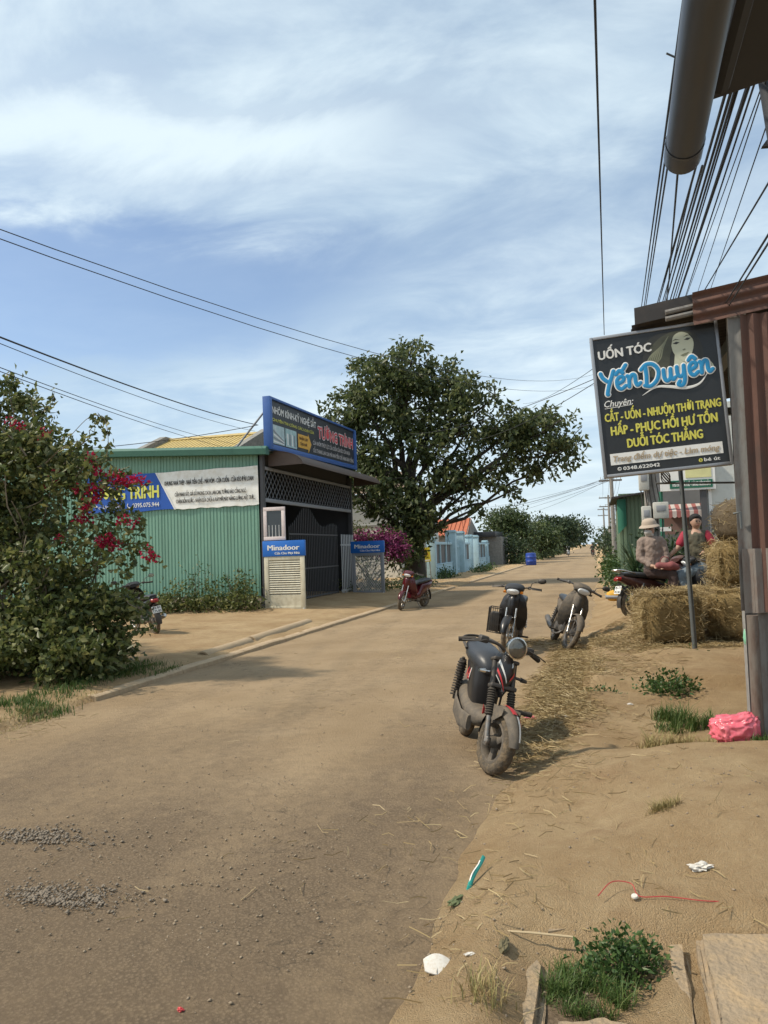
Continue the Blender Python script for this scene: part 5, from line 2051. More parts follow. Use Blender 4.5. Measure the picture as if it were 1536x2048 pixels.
# clump in the drain slot
leafy_patch('weed', 'bushy dark weed in the drain slot at the bottom right', .03, 3.12, .03, .16, .12, .07, 1100, .028, seed=8)
grass_patch('grass_tuft', 'fresh green grass growing out of the drain slot, left of the bushy weed', -.13, 2.97, .15, .18, 1500, .075, L_GRASS, w=.0035, lean=1.1, seed=9)
grass_patch('dry_grass_tuft', 'little clump of dead grass on the lit earth ramp', .28, 4.33, .08, .045, 260, .05, L_DRY, w=.004, lean=1.2, seed=10)
grass_patch('grass_tuft', 'sparse grass at the tarmac edge, bottom centre', -.44, 2.72, .10, .12, 140, .07, L_DRY, w=.004, lean=1.0, seed=11)
grass_patch('grass_verge', 'green grass strip behind the left kerb in front of the bush', -6.3, 9.1, .42, 1.5, 2600, .10, L_GRASS, w=.009, seed=12)
grass_patch('grass_verge', 'green grass at the foot of the bush at the left edge', -6.3, 6.9, .55, .6, 1500, .10, L_GRASS, w=.009, seed=13)
grass_patch('dry_grass_tuft', 'dry litter and dead grass on the left road edge', -5.75, 7.0, .30, 1.3, 700, .06, L_DRY, w=.006, lean=1.6, seed=14, kind='stuff')
# creepers along the foot of the green wall
rg_ = np.random.default_rng(5)
cl = []
for k in range(34):
    x = -13.8 + k * .145 + rg_.uniform(-.1, .1)
    hh = .35 + .25 * math.sin(k * .8) ** 2 + (.5 if k in (17, 18, 24, 29, 30, 31) else 0)
    cl.append((x, 19.35 + rg_.uniform(-.25, .25), .1 + hh * .5, .28, .35, hh * .55, 150))
v, f = crown(cl, .10, .062, per_twig=6, spread=.11, droop=.1, seed=41)
o = np_mesh('wall_creeper', v - np.array((-11.5, 19.3, 0)), f, L_BOUG)
o.location = (-11.5, 19.3, 0)
tag(o, 'low green creepers along the foot of the green workshop wall', 'plants', kind='stuff')
for k, (x, h, lab) in enumerate(((-10.9, 1.7, 'spindly tall weed against the green wall, left one of two'), (-9.55, 1.55, 'spindly tall weed beside the louvred door sample, right one of two'))):
    t = thing('tall_weed', lab, 'weed', (x, 19.45, .05))
    b = MB()
    ap, ad = [], []
    rd = random.Random(k + 3)
    for q in range(8):
        e = V(rd.uniform(-.55, .55), rd.uniform(-.2, .2), h * rd.uniform(.55, 1))
        pts = limb(b, (0, 0, 0), e, .010, .003, seed=q + k * 9, wob=.2, n=4, seg=4)
        for m in range(34):
            u = rd.random()
            j = min(int(u * 4), 3)
            c = pts[j].lerp(pts[j + 1], u * 4 - j)
            ap.append((c.x + rd.gauss(0, .05), c.y + rd.gauss(0, .05), c.z))
            ad.append((rd.gauss(0, 1), rd.gauss(0, 1), rd.gauss(.1, .7)))
    b.build('stems', M_TWIG, t)
    v, f = leaf_arrays(np.array(ap), np.array(ad), .10, .045)
    np_mesh('leaves', v, f, L_WEED, t)
leafy_patch('hedge', 'low dark shrubs under the grille door sample', -8.3, 27.6, .05, 1.0, .5, .5, 900, .11, L_BOUG, seed=15, cat='shrub')
leafy_patch('hedge', 'weedy greenery at the foot of the pale blue wall, near end', -7.8, 40.5, 0, .5, 2.0, .35, 900, .13, L_WEED, seed=16, cat='shrub')
leafy_patch('hedge', 'weedy greenery at the foot of the pale blue wall, far end', -7.1, 50.0, 0, .5, 4.0, .35, 900, .15, L_WEED, seed=17, cat='shrub')
leafy_patch('hedge', 'green scrub behind the maroon scooter', -7.2, 30.5, .02, .8, 2.2, .35, 1100, .11, L_WEED, seed=18, cat='shrub')

# --- trees further up the left side
simple_tree('roadside_tree', 'round bright green tree past the pale blue wall, nearest of the far row', (-7.9, 75, 0), [(-8.6, 75, 3.6, 2.0, 2.0, 1.7, 1700), (-7.0, 74.5, 3.3, 1.8, 1.8, 1.6, 1500), (-7.8, 74.5, 4.4, 1.5, 1.5, .9, 800), (-6.4, 74, 2.0, .9, 1.2, .9, 500), (-9, 74, 2.2, .9, 1, .8, 400)], .34, .20, L_FAR, .16, 61, bark=M_TWIG)
simple_tree('roadside_tree', 'yellowish loose tree in the far row, right of the round bright one', (-6.0, 88, 0), [(-6.3, 88, 3.0, 1.8, 1.8, 1.6, 1100), (-5.0, 88, 2.6, 1.3, 1.6, 1.4, 900), (-6.0, 88, 1.3, 1.6, 1.4, .8, 500)], .36, .22, L_FAR, .14, 62)
simple_tree('roadside_tree', 'broad dark tree in the far row overhanging the road', (-5.6, 104, 0), [(-5.6, 104, 4.0, 2.6, 2.4, 1.5, 1600), (-3.6, 104, 3.4, 1.9, 2.0, 1.5, 1100), (-4.4, 103, 2.0, 1.9, 1.6, 1.2, 800)], .42, .26, L_FAR2, .2, 63)
simple_tree('roadside_tree', 'dark tree where the road narrows, farthest of the left row', (-5.2, 135, 0), [(-5.6, 135, 4.4, 3.0, 3, 2.2, 1300), (-3.0, 137, 3.8, 2.4, 2.6, 2.2, 1100)], .5, .32, L_FAR2, .2, 64)
simple_tree('roadside_tree', 'low scrubby tree by the blue barrel', (-7.3, 68.5, 0), [(-7.3, 68.5, 1.6, 1.3, 1.2, 1.0, 700), (-6.3, 69, 1.2, .8, .9, .8, 350)], .26, .16, L_FAR2, .08, 65)
simple_tree('roadside_tree', 'tall pale green tree behind the round bright one in the far row', (-10.5, 92, 0), [(-10.5, 92, 4.4, 2.2, 2.0, 1.8, 1200), (-9, 92, 3.4, 2.0, 2.0, 1.8, 1000)], .38, .24, L_FAR, .2, 67)
simple_tree('roadside_tree', 'dense hedge-like tree at the bend of the left verge, before the broad dark one', (-6.2, 96, 0), [(-6.4, 96, 1.5, 1.6, 3.0, 1.3, 900), (-5.9, 100, 1.4, 1.2, 3.0, 1.2, 700)], .34, .2, L_FAR, .1, 68)
simple_tree('verge_shrub', 'far green shrub on the right verge close to the vanishing point', (1.6, 95, 0), [(1.5, 95, 1.5, 1.2, 3.0, 1.5, 900), (2.8, 100, 2.2, 1.8, 3.5, 2.0, 900)], .34, .2, L_FAR2, .1, 69, cat='shrub')
simple_tree('verge_shrub', 'big dark bush on the right verge beyond the crossarm pole', (2.2, 52, 0), [(2.0, 52, 1.3, .9, 1.6, 1.2, 800), (3.0, 54, 1.9, 1.2, 1.6, 1.5, 800)], .24, .14, L_FAR2, .08, 70, cat='shrub')
# dark trees behind the bush on the left
simple_tree('back_tree', 'dark tree behind the flowering bush at the left edge', (-20.5, 22, 0), [(-20.5, 22, 3.6, 2.4, 2.4, 2.4, 1600), (-22.5, 23, 2.6, 2, 2, 2.2, 900)], .26, .16, L_FAR2, .2, 66)

# --- far tree line round the plain
rg_ = np.random.default_rng(77)
cl = []
for k in range(170):
    a = R(-62 + k * 124 / 169)
    d = 330 + rg_.uniform(-30, 60)
    cx, cy = math.sin(a) * d, math.cos(a) * d
    if abs(cx) < 5:
        continue
    hgt_t = rg_.uniform(2.5, 6.5)
    cl.append((cx, cy, hgt_t * .55, 8, 6, hgt_t * .6, 110))
v, f = crown(cl, 1.9, 1.3, per_twig=5, spread=1.1, droop=.1, seed=78)
o = np_mesh('far_trees', v, f, L_FAR2)
tag(o, 'low line of far-off trees along the horizon', 'trees', kind='stuff')

# --- right verge: tall weeds along the road
rg_ = np.random.default_rng(91)
cl = []
for k in range(90):
    y = 18.5 * (1.0 + .022 * k) ** 1.15 + rg_.uniform(-.3, .3)
    x = .95 + rg_.uniform(-.35, .5) + .004 * y
    hh = rg_.uniform(.25, .60) * (1 + .25 * math.sin(k))
    cl.append((x, y, .2 + hh * .5, .45, .5, hh * .6, 110))
v, f = crown(cl, .13, .06, per_twig=6, spread=.13, droop=-.1, seed=92)
n = 5200
yy = 17.5 + 60 * rg_.uniform(0, 1, n) ** 1.7
xx = .55 + .9 * rg_.uniform(0, 1, n) + .004 * yy
gvv, gff = grass_arrays(xx, yy, np.full(n, .18), .42, .018, .5, rg_)
v, f = join_np([(v, f), (gvv, gff)])
o = np_mesh('verge_weeds', v, f, L_WEED)
tag(o, 'tall green weeds along the right side of the road', 'weeds', kind='stuff')
simple_tree('verge_shrub', 'dark shrub at the right road edge far up the street, left of the utility pole', (1.0, 62, .1), [(1.0, 62, 1.4, .9, 1.2, 1.2, 700), (1.9, 64, 1.8, 1.2, 1.5, 1.4, 700), (3.2, 66, 2.0, 1.6, 1.5, 1.6, 700)], .26, .15, L_FAR2, .07, 93, cat='shrub')
simple_tree('verge_shrub', 'greyish shrub behind the sword-leaved plant on the right', (1.5, 30, .1), [(1.3, 30, 1.2, .7, .9, .8, 700), (2.0, 31, 1.5, .8, 1.0, .9, 600)], .17, .10, L_FAR, .05, 94, cat='shrub')


# sword-leaved plants
def sword(name, label, base, n, L, seed, trunk_h=0.5):
    t = thing(name, label, 'plant', base)
    rg = np.random.default_rng(seed)
    b = MB()
    b.tube([(0, 0, -.05), (0.02, 0, trunk_h)], [.05, .04], 8)
    b.build('stem', M_BARK, t)
    vs, fs = [], []
    for k in range(n):
        a = rg.uniform(0, 2 * math.pi)
        el = rg.uniform(-.35, 1.35)
        ln = L * rg.uniform(.7, 1.1)
        d = np.array([math.cos(a) * math.cos(el), math.sin(a) * math.cos(el), math.sin(el)])
        s = np.array([-math.sin(a), math.cos(a), 0]) * .018
        p0 = np.array([0, 0, trunk_h + rg.uniform(-.15, .05)])
        o = len(vs)
        for q, w in ((0, .7), (.35, 1), (.7, .75), (1, .02)):
            c = p0 + d * ln * q + np.array([0, 0, -.18 * ln * q * q])
            vs += [c - s * w, c + s * w]
        fs += [(o, o + 1, o + 3, o + 2), (o + 2, o + 3, o + 5, o + 4), (o + 4, o + 5, o + 7, o + 6)]
    np_mesh('leaves', np.array(vs), np.array(fs), L_YUC, t)
    return t


sword('sword_plant', 'spiky sword-leaved plant left of the woman in the beige hoodie', (.72, 15.6, .25), 120, .75, 1, .85)
sword('sword_plant', 'spiky sword-leaved plant between the two seated people', (1.45, 16.6, .25), 150, .80, 2, 1.0)
simple_tree('verge_shrub', 'dense dark shrub between the two seated people', (1.6, 16.2, .2), [(1.5, 16.2, 1.0, .55, .5, .75, 1200), (1.9, 16.4, 1.3, .5, .5, .6, 800), (1.2, 16.5, 1.35, .5, .4, .5, 500)], .10, .055, L_FAR2, .03, 97, cat='shrub', spread=.10)


simple_tree('verge_shrub', 'leafy green shrub at the right road edge left of the sword-leaved plant', (.95, 18.9, .2), [(.92, 18.6, .72, .33, .5, .42, 850), (1.05, 19.6, .80, .40, .6, .50, 750), (.75, 22.2, .55, .35, .6, .35, 450)], .11, .06, L_FAR, .03, 101, cat='shrub', spread=.10)
simple_tree('verge_shrub', 'leafy green shrub on the right verge beyond the yellow sack', (.75, 25, .12), [(.75, 25, .7, .42, .9, .5, 800), (.95, 28, .8, .5, 1.2, .6, 800), (.6, 31, .6, .45, 1.4, .5, 600)], .15, .08, L_WEED, .03, 102, cat='shrub', spread=.12)
rg_ = np.random.default_rng(141)
cl = []
for k in range(46):
    y = 67 + k * 1.7 + rg_.uniform(-.5, .5)
    cl.append((-6.9 + rg_.uniform(-.7, .5) + .01 * (y - 67), y, .45, .7, .9, rg_.uniform(.35, .8), 110))
v, f = crown(cl, .26, .15, per_twig=6, spread=.22, droop=0, seed=142)
tag(np_mesh('verge_hedge', v, f, L_FAR), 'low green hedge along the far left side of the road', 'hedge', kind='stuff')

# ------------------------------------------------------------------ right side of the street
M_RUST = pm('rusty_red_sheet', (.105, .050, .036), .8, var=.3, scale=3, dirt=(.062, .042, .034), dirt_amt=.7, bump=.25, bscale=25, stretch=(1, 1, .4))
M_GALV = pm('weathered_galvanised_sheet', (.19, .185, .175), .65, metal=.15, var=.25, scale=3, dirt=(.115, .060, .040), dirt_amt=.8, dirt_lo=.47, bump=.15, stretch=(1, 1, .35))
M_GALV2 = pm('faded_red_grey_sheet', (.19, .165, .145), .75, var=.25, scale=4, dirt=(.14, .075, .05), dirt_amt=.8, dirt_lo=.48, bump=.2, stretch=(1, 1, .3))
M_OLDSH = pm('old_dark_sheet', (.045, .042, .042), .7, metal=.2, var=.3, scale=4, dirt=(.10, .08, .07), dirt_amt=.4)
M_POST = pm('grey_cement_post', (.25, .24, .225), .9, var=.22, scale=5, dirt=(.15, .12, .09), dirt_amt=.55, bump=.3)
M_ALU = pm('aluminium_frame', (.30, .31, .33), .45, metal=.6, var=.12, scale=5)
M_SBLK = pm('black_sign_face', (.018, .020, .022), .35, var=.2, scale=4)
M_SYEL = pm('yellow_sign_letters', (.62, .58, .10), .5, var=.06)
M_SWHT = pm('white_sign_letters', (.70, .70, .68), .5, var=.05)
M_SBLU = pm('blue_sign_letters', (.014, .24, .50), .45, var=.12)
M_STAN = pm('tan_sign_letters', (.42, .33, .22), .55, var=.08)
M_SKIN_P = pm('portrait_skin_print', (.50, .52, .40), .5, var=.10, scale=6)
M_HAIR_P = pm('portrait_hair_print', (.060, .062, .042), .45, var=.5, scale=14)
M_HAIR_P2 = pm('portrait_hair_highlight', (.17, .18, .12), .45, var=.35, scale=14)
M_HAIR_P3 = pm('portrait_shadow_print', (.028, .029, .026), .45, var=.2, scale=10)
M_PVC = pm('grey_pvc', (.060, .074, .100), .42, var=.15, scale=6, dirt=(.055, .056, .062), dirt_amt=.45, stretch=(1, .3, 1))
M_ROOFU = pm('dark_roof_underside', (.030, .033, .040), .7, var=.25, scale=3)
M_POLE = pm('steel_pole', (.12, .13, .13), .5, metal=.4, var=.2, scale=6, dirt=(.10, .05, .03), dirt_amt=.5, dirt_lo=.55)

# --- shed of rusty corrugated iron
shed = thing('shed', 'rusty corrugated iron lean-to at the right edge', 'shed', (1.0, 6.1, .15))
SO = Vector((1.0, 6.1, .15))


def sp(b, name, mat, smooth=40, parent=None):
    return b.xf(Matrix.Translation(-SO)).build(name, mat, parent or shed, smooth)


b = MB()
corrugated(b, (.985, 6.06, 1.13), (1, .03, 0), (.008, 0, 1), .10, 2.14, pitch=.10, depth=.012, kind='wave')
sp(b, 'wall_sheet', M_GALV)
b = MB()
corrugated(b, (1.075, 6.045, 1.12), (1, .03, 0), (.004, 0, 1), 1.5, 2.16, pitch=.088, depth=.026, kind='wave')
sp(b, 'wall_sheet', M_RUST)
b = MB()
corrugated(b, (1.005, 6.035, 1.115), (1, .03, 0), (0, 0, 1), 1.5, .46, pitch=.088, depth=.022, kind='wave')
sp(b, 'wall_sheet', M_GALV2)
b = MB()
corrugated(b, (1.01, 6.075, .10), (1, .03, 0), (0, 0, 1), 1.5, 1.06, pitch=.088, depth=.024, kind='wave')
sp(b, 'wall_sheet', M_GALV)
b = MB()
b.tube([(1.05, 6.02, .02), (1.05, 6.02, 1.10)], .038, 14)
sp(b, 'corner_post', pm('rust_streaked_post', (.15, .125, .105), .8, var=.3, scale=4, dirt=(.085, .045, .030), dirt_amt=.85, dirt_lo=.42, bump=.3, stretch=(1, 1, .3)))
b = MB()
b.box2((1.02, 6.12, .1), (1.14, 6.24, 3.4))
sp(b, 'inner_post', M_POST)
b = MB()
b.tube([(.965, 6.03, 1.83), (1.01, 6.02, 1.84), (1.012, 6.02, 1.72)], .010, 6)
sp(b, 'hook', M_POLE)
# roof: rising to the right, dark old sheets with a rusty fascia over the front edge
b = MB()
corrugated(b, (.34, 10.9, 3.30), (0, -1, 0), (1, 0, .14), 4.75, 3.0, pitch=.11, depth=.026, kind='wave')
sp(b, 'roof', M_OLDSH)
b = MB()
b.plate(lambda u, v: V(.36 + .95 * u, 6.10, 3.29 + .13 * v + .13 * u + .012 * math.cos(v * 12)), 4, 14, (0, .006, 0))
sp(b, 'fascia_sheet', M_OLDSH)
for k, zz in enumerate((3.295, 3.345)):
    b = MB()
    b.tube([(.58, 6.085, zz + .02), (.85, 6.08, zz + .055)], .020, 8)
    sp(b, 'fascia_roll', M_GALV)
b = MB()
b.plate(lambda u, v: V(.77 + 1.6 * u, 6.045 - .012 * math.cos(v * 2 * math.pi * 3), 3.235 + .245 * v + .135 * 1.6 * u), 6, 30, (0, .005, 0))
sp(b, 'fascia_sheet', M_RUST)
b = MB()
b.box2((1.1, 6.2, 3.18), (1.2, 10.5, 3.28))
b.box2((.95, 10.35, 3.20), (3.3, 10.45, 3.29))
sp(b, 'roof_beam', M_POLE)
b = MB()
b.box2((2.6, 6.2, .1), (2.68, 10.5, 3.5))
sp(b, 'back_wall', M_OLDSH)
# pole at the far corner with a cross bar
pole = thing('steel_pole', 'thin dark steel pole in front of the straw bales carrying the shed roof corner', 'pole', (1.13, 10.4, .17))
b = MB()
b.tube([(.01, 0, -.1), (-.03, 0, 1.4), (-.075, 0, 3.05)], [.031, .029, .027], 12)
b.build('shaft', M_POLE, pole)
b = MB()
b.tube([(-.36, .0, 2.22), (.75, -.02, 2.17)], .014, 6)
b.build('cross_bar', M_POLE, pole)
b = MB()
for k in range(4):
    pts = [V(-.24 + .055 * math.cos(t * .5 + k), -.03 - .01 * k, 2.29 + .075 * math.sin(t * .5 + k * .4)) for t in range(14)]
    b.tube(pts, .007, 5)
b.build('cable_coil', M_BLKM, pole)

# --- hair salon sign hung below the roof edge
SGW, SGH = .925, 1.115
o0 = V(.082, 6.18, 2.150)
ux = V(.930, 0, .052)
uy = V(-.028, 0, 1.115)
salon = thing('salon_sign', 'black hair salon sign with blue and yellow lettering and a woman portrait', 'sign', mat=frame(o0, ux, uy))
W_, H_ = ux.length, 1.105
b = MB()
b.box2((.02, .02, -.07), (W_ - .02, H_ - .02, 0))
b.build('panel', M_SBLK, salon)
for a, c in (((0, 0, -.08), (.024, H_, .012)), ((W_ - .024, 0, -.08), (W_, H_, .012)), ((.0245, 0, -.079), (W_ - .0245, .024, .011)), ((.0245, H_ - .024, -.079), (W_ - .0245, H_, .011))):
    b = MB()
    b.box2(a, c, ch=.004)
    b.build('frame_bar', M_ALU, salon)


def flat(pts, mat, z, name, th=.0012):
    b = MB()
    b.poly([V(p[0], p[1], z) for p in pts], (0, 0, th))
    return b.build(name, mat, salon, smooth=0)


def fromcrop(x, y):
    """A point read off the sign's print, 0..1 across and down, to sign metres."""
    return (x * W_, (1 - y) * H_)


def blob_pts(pts, k=5):
    q = smooth_path([V(*fromcrop(*p), 0) for p in pts + [pts[0]]], k)
    return [(p.x, p.y) for p in q[:-1]]


# portrait: hair, neck, face, features, shoulder
flat(blob_pts([(.42, .10), (.52, .05), (.64, .04), (.76, .05), (.84, .10), (.87, .20), (.86, .30), (.80, .34), (.62, .33), (.50, .33), (.42, .30), (.36, .30), (.40, .22)]), M_HAIR_P3, .0012, 'portrait_backdrop')
flat(blob_pts([(.47, .13), (.56, .07), (.66, .045), (.77, .06), (.82, .12), (.82, .20), (.76, .20), (.68, .13), (.62, .20), (.60, .28), (.53, .33), (.46, .34), (.42, .30), (.47, .22)]), M_HAIR_P, .0026, 'portrait_hair')
for k in range(7):
    p = [(.62 - .012 * k, .07 + .012 * k), (.57 - .016 * k, .15 + .006 * k), (.54 - .018 * k, .22 + .004 * k), (.47 - .010 * k, .27 + .012 * k)]
    q = smooth_path([V(*fromcrop(*a), .0042 + .0002 * k) for a in p], 4)
    b = MB()
    b.tube(q, [.002 + .0035 * math.sin(math.pi * i / (len(q) - 1)) for i in range(len(q))], 5, flat=.15)
    b.build('portrait_hair_strand', M_HAIR_P2, salon)
flat(blob_pts([(.655, .20), (.735, .21), (.75, .28), (.80, .33), (.66, .34), (.64, .29)]), M_SKIN_P, .0038, 'portrait_neck')
flat(blob_pts([(.635, .14), (.66, .075), (.72, .055), (.785, .085), (.805, .14), (.79, .20), (.755, .245), (.72, .262), (.68, .235), (.645, .19)]), M_SKIN_P, .0052, 'portrait_face')
for p in ([(.645, .128), (.675, .118), (.70, .125), (.675, .136)], [(.735, .112), (.76, .100), (.79, .105), (.765, .118)]):
    flat([fromcrop(*a) for a in p], M_HAIR_P3, .0066, 'portrait_eye')
for p in ([(.64, .112), (.67, .098), (.705, .108), (.67, .105)], [(.73, .094), (.76, .080), (.795, .085), (.76, .087)]):
    flat([fromcrop(*a) for a in p], M_HAIR_P, .0066, 'portrait_brow')
flat([fromcrop(*a) for a in [(.695, .215), (.73, .204), (.765, .200), (.74, .220), (.715, .225)]], M_HAIR_P2, .0066, 'portrait_mouth')
flat([fromcrop(*a) for a in [(.715, .178), (.735, .172), (.742, .180), (.725, .186)]], M_HAIR_P2, .0066, 'portrait_nose')
flat(blob_pts([(.84, .275), (.90, .275), (.935, .31), (.925, .345), (.87, .35), (.83, .31)]), M_SKIN_P, .0038, 'portrait_shoulder')
flat(blob_pts([(.77, .07), (.83, .12), (.84, .22), (.80, .26), (.785, .22), (.81, .14)]), M_HAIR_P3, .0068, 'portrait_hair')

lettering(salon, 'UỐN TÓC', .055, .920, .390, .066, M_SWHT, bold=.0042, z=.008, rise=.03)


# brush-script name drawn as strokes
def script(strokes, x0, y0, sx, sy, slope, pen, mat, z, name, grow=0.0):
    b = MB()
    for k, st in enumerate(strokes):
        pts = smooth_path([V(x0 + p[0] * sx, y0 + p[1] * sy + p[0] * sx * slope, z + k * .0002) for p in st], 5)
        b.tube(pts, pen + grow, 8, flat=.12)
        for e in (pts[0], pts[-1]):
            b.ball(e, ((pen + grow), (pen + grow), (pen + grow) * .12), 10, 6)
    return b.build(name, mat, salon, smooth=60)


def letter_e(x):
    return [[(x + .02, .30), (x + .24, .40), (x + .26, .58), (x + .14, .64), (x + .03, .48), (x + .04, .18), (x + .16, .02), (x + .32, .14)]]


def letter_n(x, tail=True):
    return [[(x, .60), (x + .05, .50), (x + .04, .04)], [(x + .05, .36), (x + .16, .60), (x + .26, .54), (x + .27, .20), (x + .33, .03), (x + .43, .12)]]


def letter_u(x):
    return [[(x, .60), (x + .01, .20), (x + .10, .03), (x + .22, .16), (x + .25, .58)], [(x + .25, .58), (x + .25, .16), (x + .33, .04), (x + .40, .12)]]


def letter_y(x):
    return [[(x, .60), (x + .01, .26), (x + .10, .10), (x + .22, .22), (x + .25, .60)], [(x + .25, .60), (x + .24, -.10), (x + .14, -.34), (x + .0, -.26), (x + .06, -.12)]]


def hat(x, y):
    return [[(x, y), (x + .12, y + .15), (x + .24, y)]]


name_l = []
name_l += [[(.0, 1.0), (.06, .78), (.20, .56), (.30, .52)], [(.46, 1.0), (.38, .72), (.26, .34), (.18, -.06), (.20, -.12)]]
name_l += letter_e(.52) + hat(.54, .80) + [[(.80, .98), (.90, 1.16)]]
name_l += letter_n(.92)
name_r = []
name_r += [[(.16, 1.0), (.17, .5), (.14, .0)], [(.0, .86), (.20, 1.06), (.46, .98), (.62, .62), (.54, .20), (.30, -.04), (.08, .04)]]
name_r += letter_u(.80) + letter_y(1.28) + letter_e(1.70) + hat(1.72, .80) + letter_n(2.10)
for (lst, x0, y0, sx) in ((name_l, .055, .655, .212), (name_r, .355, .665, .200)):
    for grow, mat_, z in ((.0085, M_SWHT, .010), (0.0, M_SBLU, .0135)):
        script(lst, x0, y0, sx, .155, .09, .0150, mat_, z, 'name_lettering' if grow == 0 else 'name_outline', grow)
sw = smooth_path([V(.345, .600, .009), (.45, .650, .009), (.55, .640, .009), (.66, .615, .009), (.76, .635, .009), (.83, .715, .009)], 5)
b = MB()
b.tube(sw, [.0015 + .010 * math.sin(math.pi * i / (len(sw) - 1)) for i in range(len(sw))], 6, flat=.1)
b.build('swoosh', M_SWHT, salon)
lettering(salon, 'Chuyên:', .060, .545, .215, .050, M_SWHT, z=.006, shear=.28, bold=.0012)
flat([(.060, .532), (.262, .540), (.262, .544), (.060, .536)], M_SWHT, .006, 'underline')
lettering(salon, 'CẮT - UỐN - NHUỘM THỜI TRANG', .055, .432, .835, .062, M_SYEL, z=.006, bold=.0034, rise=.014)
lettering(salon, 'HẤP - PHỤC HỒI HƯ TỔN', .090, .322, .765, .067, M_SYEL, z=.006, bold=.0040, rise=.014)
lettering(salon, 'DUỖI TÓC THẲNG', .20, .215, .54, .066, M_SYEL, z=.006, bold=.0040, rise=.014)
rb = MB()
rb.box2((.062, .092, .0), (W_ - .062, .180, .004))
rb.build('label_strip', M_SWHT, salon)
lettering(salon, 'Trang điểm dự tiệc - Làm móng', .085, .118, W_ - .17, .044, M_STAN, z=.0065, shear=.25, bold=.0016)
lettering(salon, '0348.622042', .150, .046, .265, .026, M_SWHT, z=.006, bold=.0016)
b = MB()
b.torus((.122, .058, .006), (0, 0, 1), .012, .0025, 16, 5, .3)
b.tube([(.116, .063, .007), (.119, .055, .007), (.128, .051, .007)], .0025, 5)
b.build('phone_mark', M_SWHT, salon)
lettering(salon, 'bé út', W_ - .200, .046, .110, .026, M_SWHT, z=.006, bold=.0014)
b = MB()
b.lathe([(.001, .0), (.014, .0), (.014, .003), (.001, .003)], (W_ - .225, .057, .004), (0, 0, 1), 18)
fm = b.build('round_mark', M_SYEL, salon)
b = MB()
b.box2((W_ - .227, .048, .0072), (W_ - .223, .066, .008))
b.box2((W_ - .231, .058, .0084), (W_ - .219, .061, .009))
b.build('mark_letter', M_SBLK, fm, smooth=0)
# strip of greenish board behind its right edge
b = MB()
b.box2((1.03, 6.20, 2.75), (1.06, 6.32, 3.2))
sp(b, 'side_board', pm('green_grey_board', (.10, .13, .10), .7, var=.2))

# --- eaves overhead: big PVC rain pipe and dark roof
eave = thing('house_eaves', 'dark roof overhang with a thick grey rain pipe at the top right corner', 'roof', (.36, 2.9, 3.0))
EO = Vector((.36, 2.9, 3.0))
p1, p0 = V(.362, 2.90, 3.025), V(.245, -.6, 2.93)
b = MB()
ax = (p0 - p1).normalized()
b.lathe([(.050, .002), (.0635, .0), (.0645, .01), (.0645, .12), (.062, .125), (.062, 3.4)], p1, ax, 28)
b.xf(Matrix.Translation(-EO)).build('rain_pipe', M_PVC, eave)
b = MB()
b.lathe([(.0655, .115), (.066, .12), (.0655, .128)], p1, ax, 28)
b.xf(Matrix.Translation(-EO)).build('pipe_joint', M_PVC, eave)
b = MB()
b.tube([p1 + V(-.06, -.55, .03), p1 + V(-.10, -.57, .045)], .003, 5)
b.xf(Matrix.Translation(-EO)).build('wire_tie', M_POLE, eave)
b = MB()


def under(u, v):
    # front edge rises to the right; the sheet runs back over the viewpoint
    fx, fz = .42 + .36 * u * 2.4, 3.115 + .068 * u * 2.4
    return V(fx - .13 * (1 - v) * (1 - u), 2.72 - 3.6 * (1 - v), fz - .10 * (1 - v))


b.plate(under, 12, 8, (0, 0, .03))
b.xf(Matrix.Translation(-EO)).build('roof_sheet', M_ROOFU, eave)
b = MB()
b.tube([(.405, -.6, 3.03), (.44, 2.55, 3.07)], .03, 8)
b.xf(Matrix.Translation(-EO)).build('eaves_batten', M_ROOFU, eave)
b = MB()
b.tube([(.665, 3.0, 3.42), (.702, 3.0, 2.99), (.79, 3.0, 2.0), (.95, 3.0, .1)], .030, 10)
b.xf(Matrix.Translation(-EO)).build('corner_post', M_ROOFU, eave)
b = MB()
b.poly([(.655, 3.05, 3.09), (.71, 3.05, 3.16), (.71, 3.05, 3.085)], (0, .02, 0))
b.xf(Matrix.Translation(-EO)).build('bracket', M_ROOFU, eave)

# --- straw bales
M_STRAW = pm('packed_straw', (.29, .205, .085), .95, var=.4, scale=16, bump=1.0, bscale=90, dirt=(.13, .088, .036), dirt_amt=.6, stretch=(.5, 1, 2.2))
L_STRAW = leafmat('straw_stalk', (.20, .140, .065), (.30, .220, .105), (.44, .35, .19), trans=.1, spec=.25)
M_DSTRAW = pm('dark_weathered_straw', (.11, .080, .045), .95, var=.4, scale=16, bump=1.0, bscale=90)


def stalks(pos, dirs, L, w, rg):
    n = len(pos)
    d = dirs / np.linalg.norm(dirs, axis=1, keepdims=True)
    s = np.cross(d, rg.normal(size=(n, 3)))
    s /= np.linalg.norm(s, axis=1, keepdims=True) + 1e-9
    ln = (L * rg.uniform(.4, 1.3, n))[:, None]
    bend = rg.normal(size=(n, 3)) * .12
    a, c = pos - d * ln * .5, pos + d * ln * .5 + bend * ln
    m = pos + bend * ln * -.3
    ww = s * w * .5
    v = np.stack([a - ww, a + ww, m - ww, m + ww, c - ww, c + ww], 1).reshape(-1, 3)
    i = np.arange(n)[:, None] * 6
    f = np.concatenate([i + np.array([[0, 1, 3, 2]]), i + np.array([[2, 3, 5, 4]])], 1).reshape(-1, 4)
    return v, f


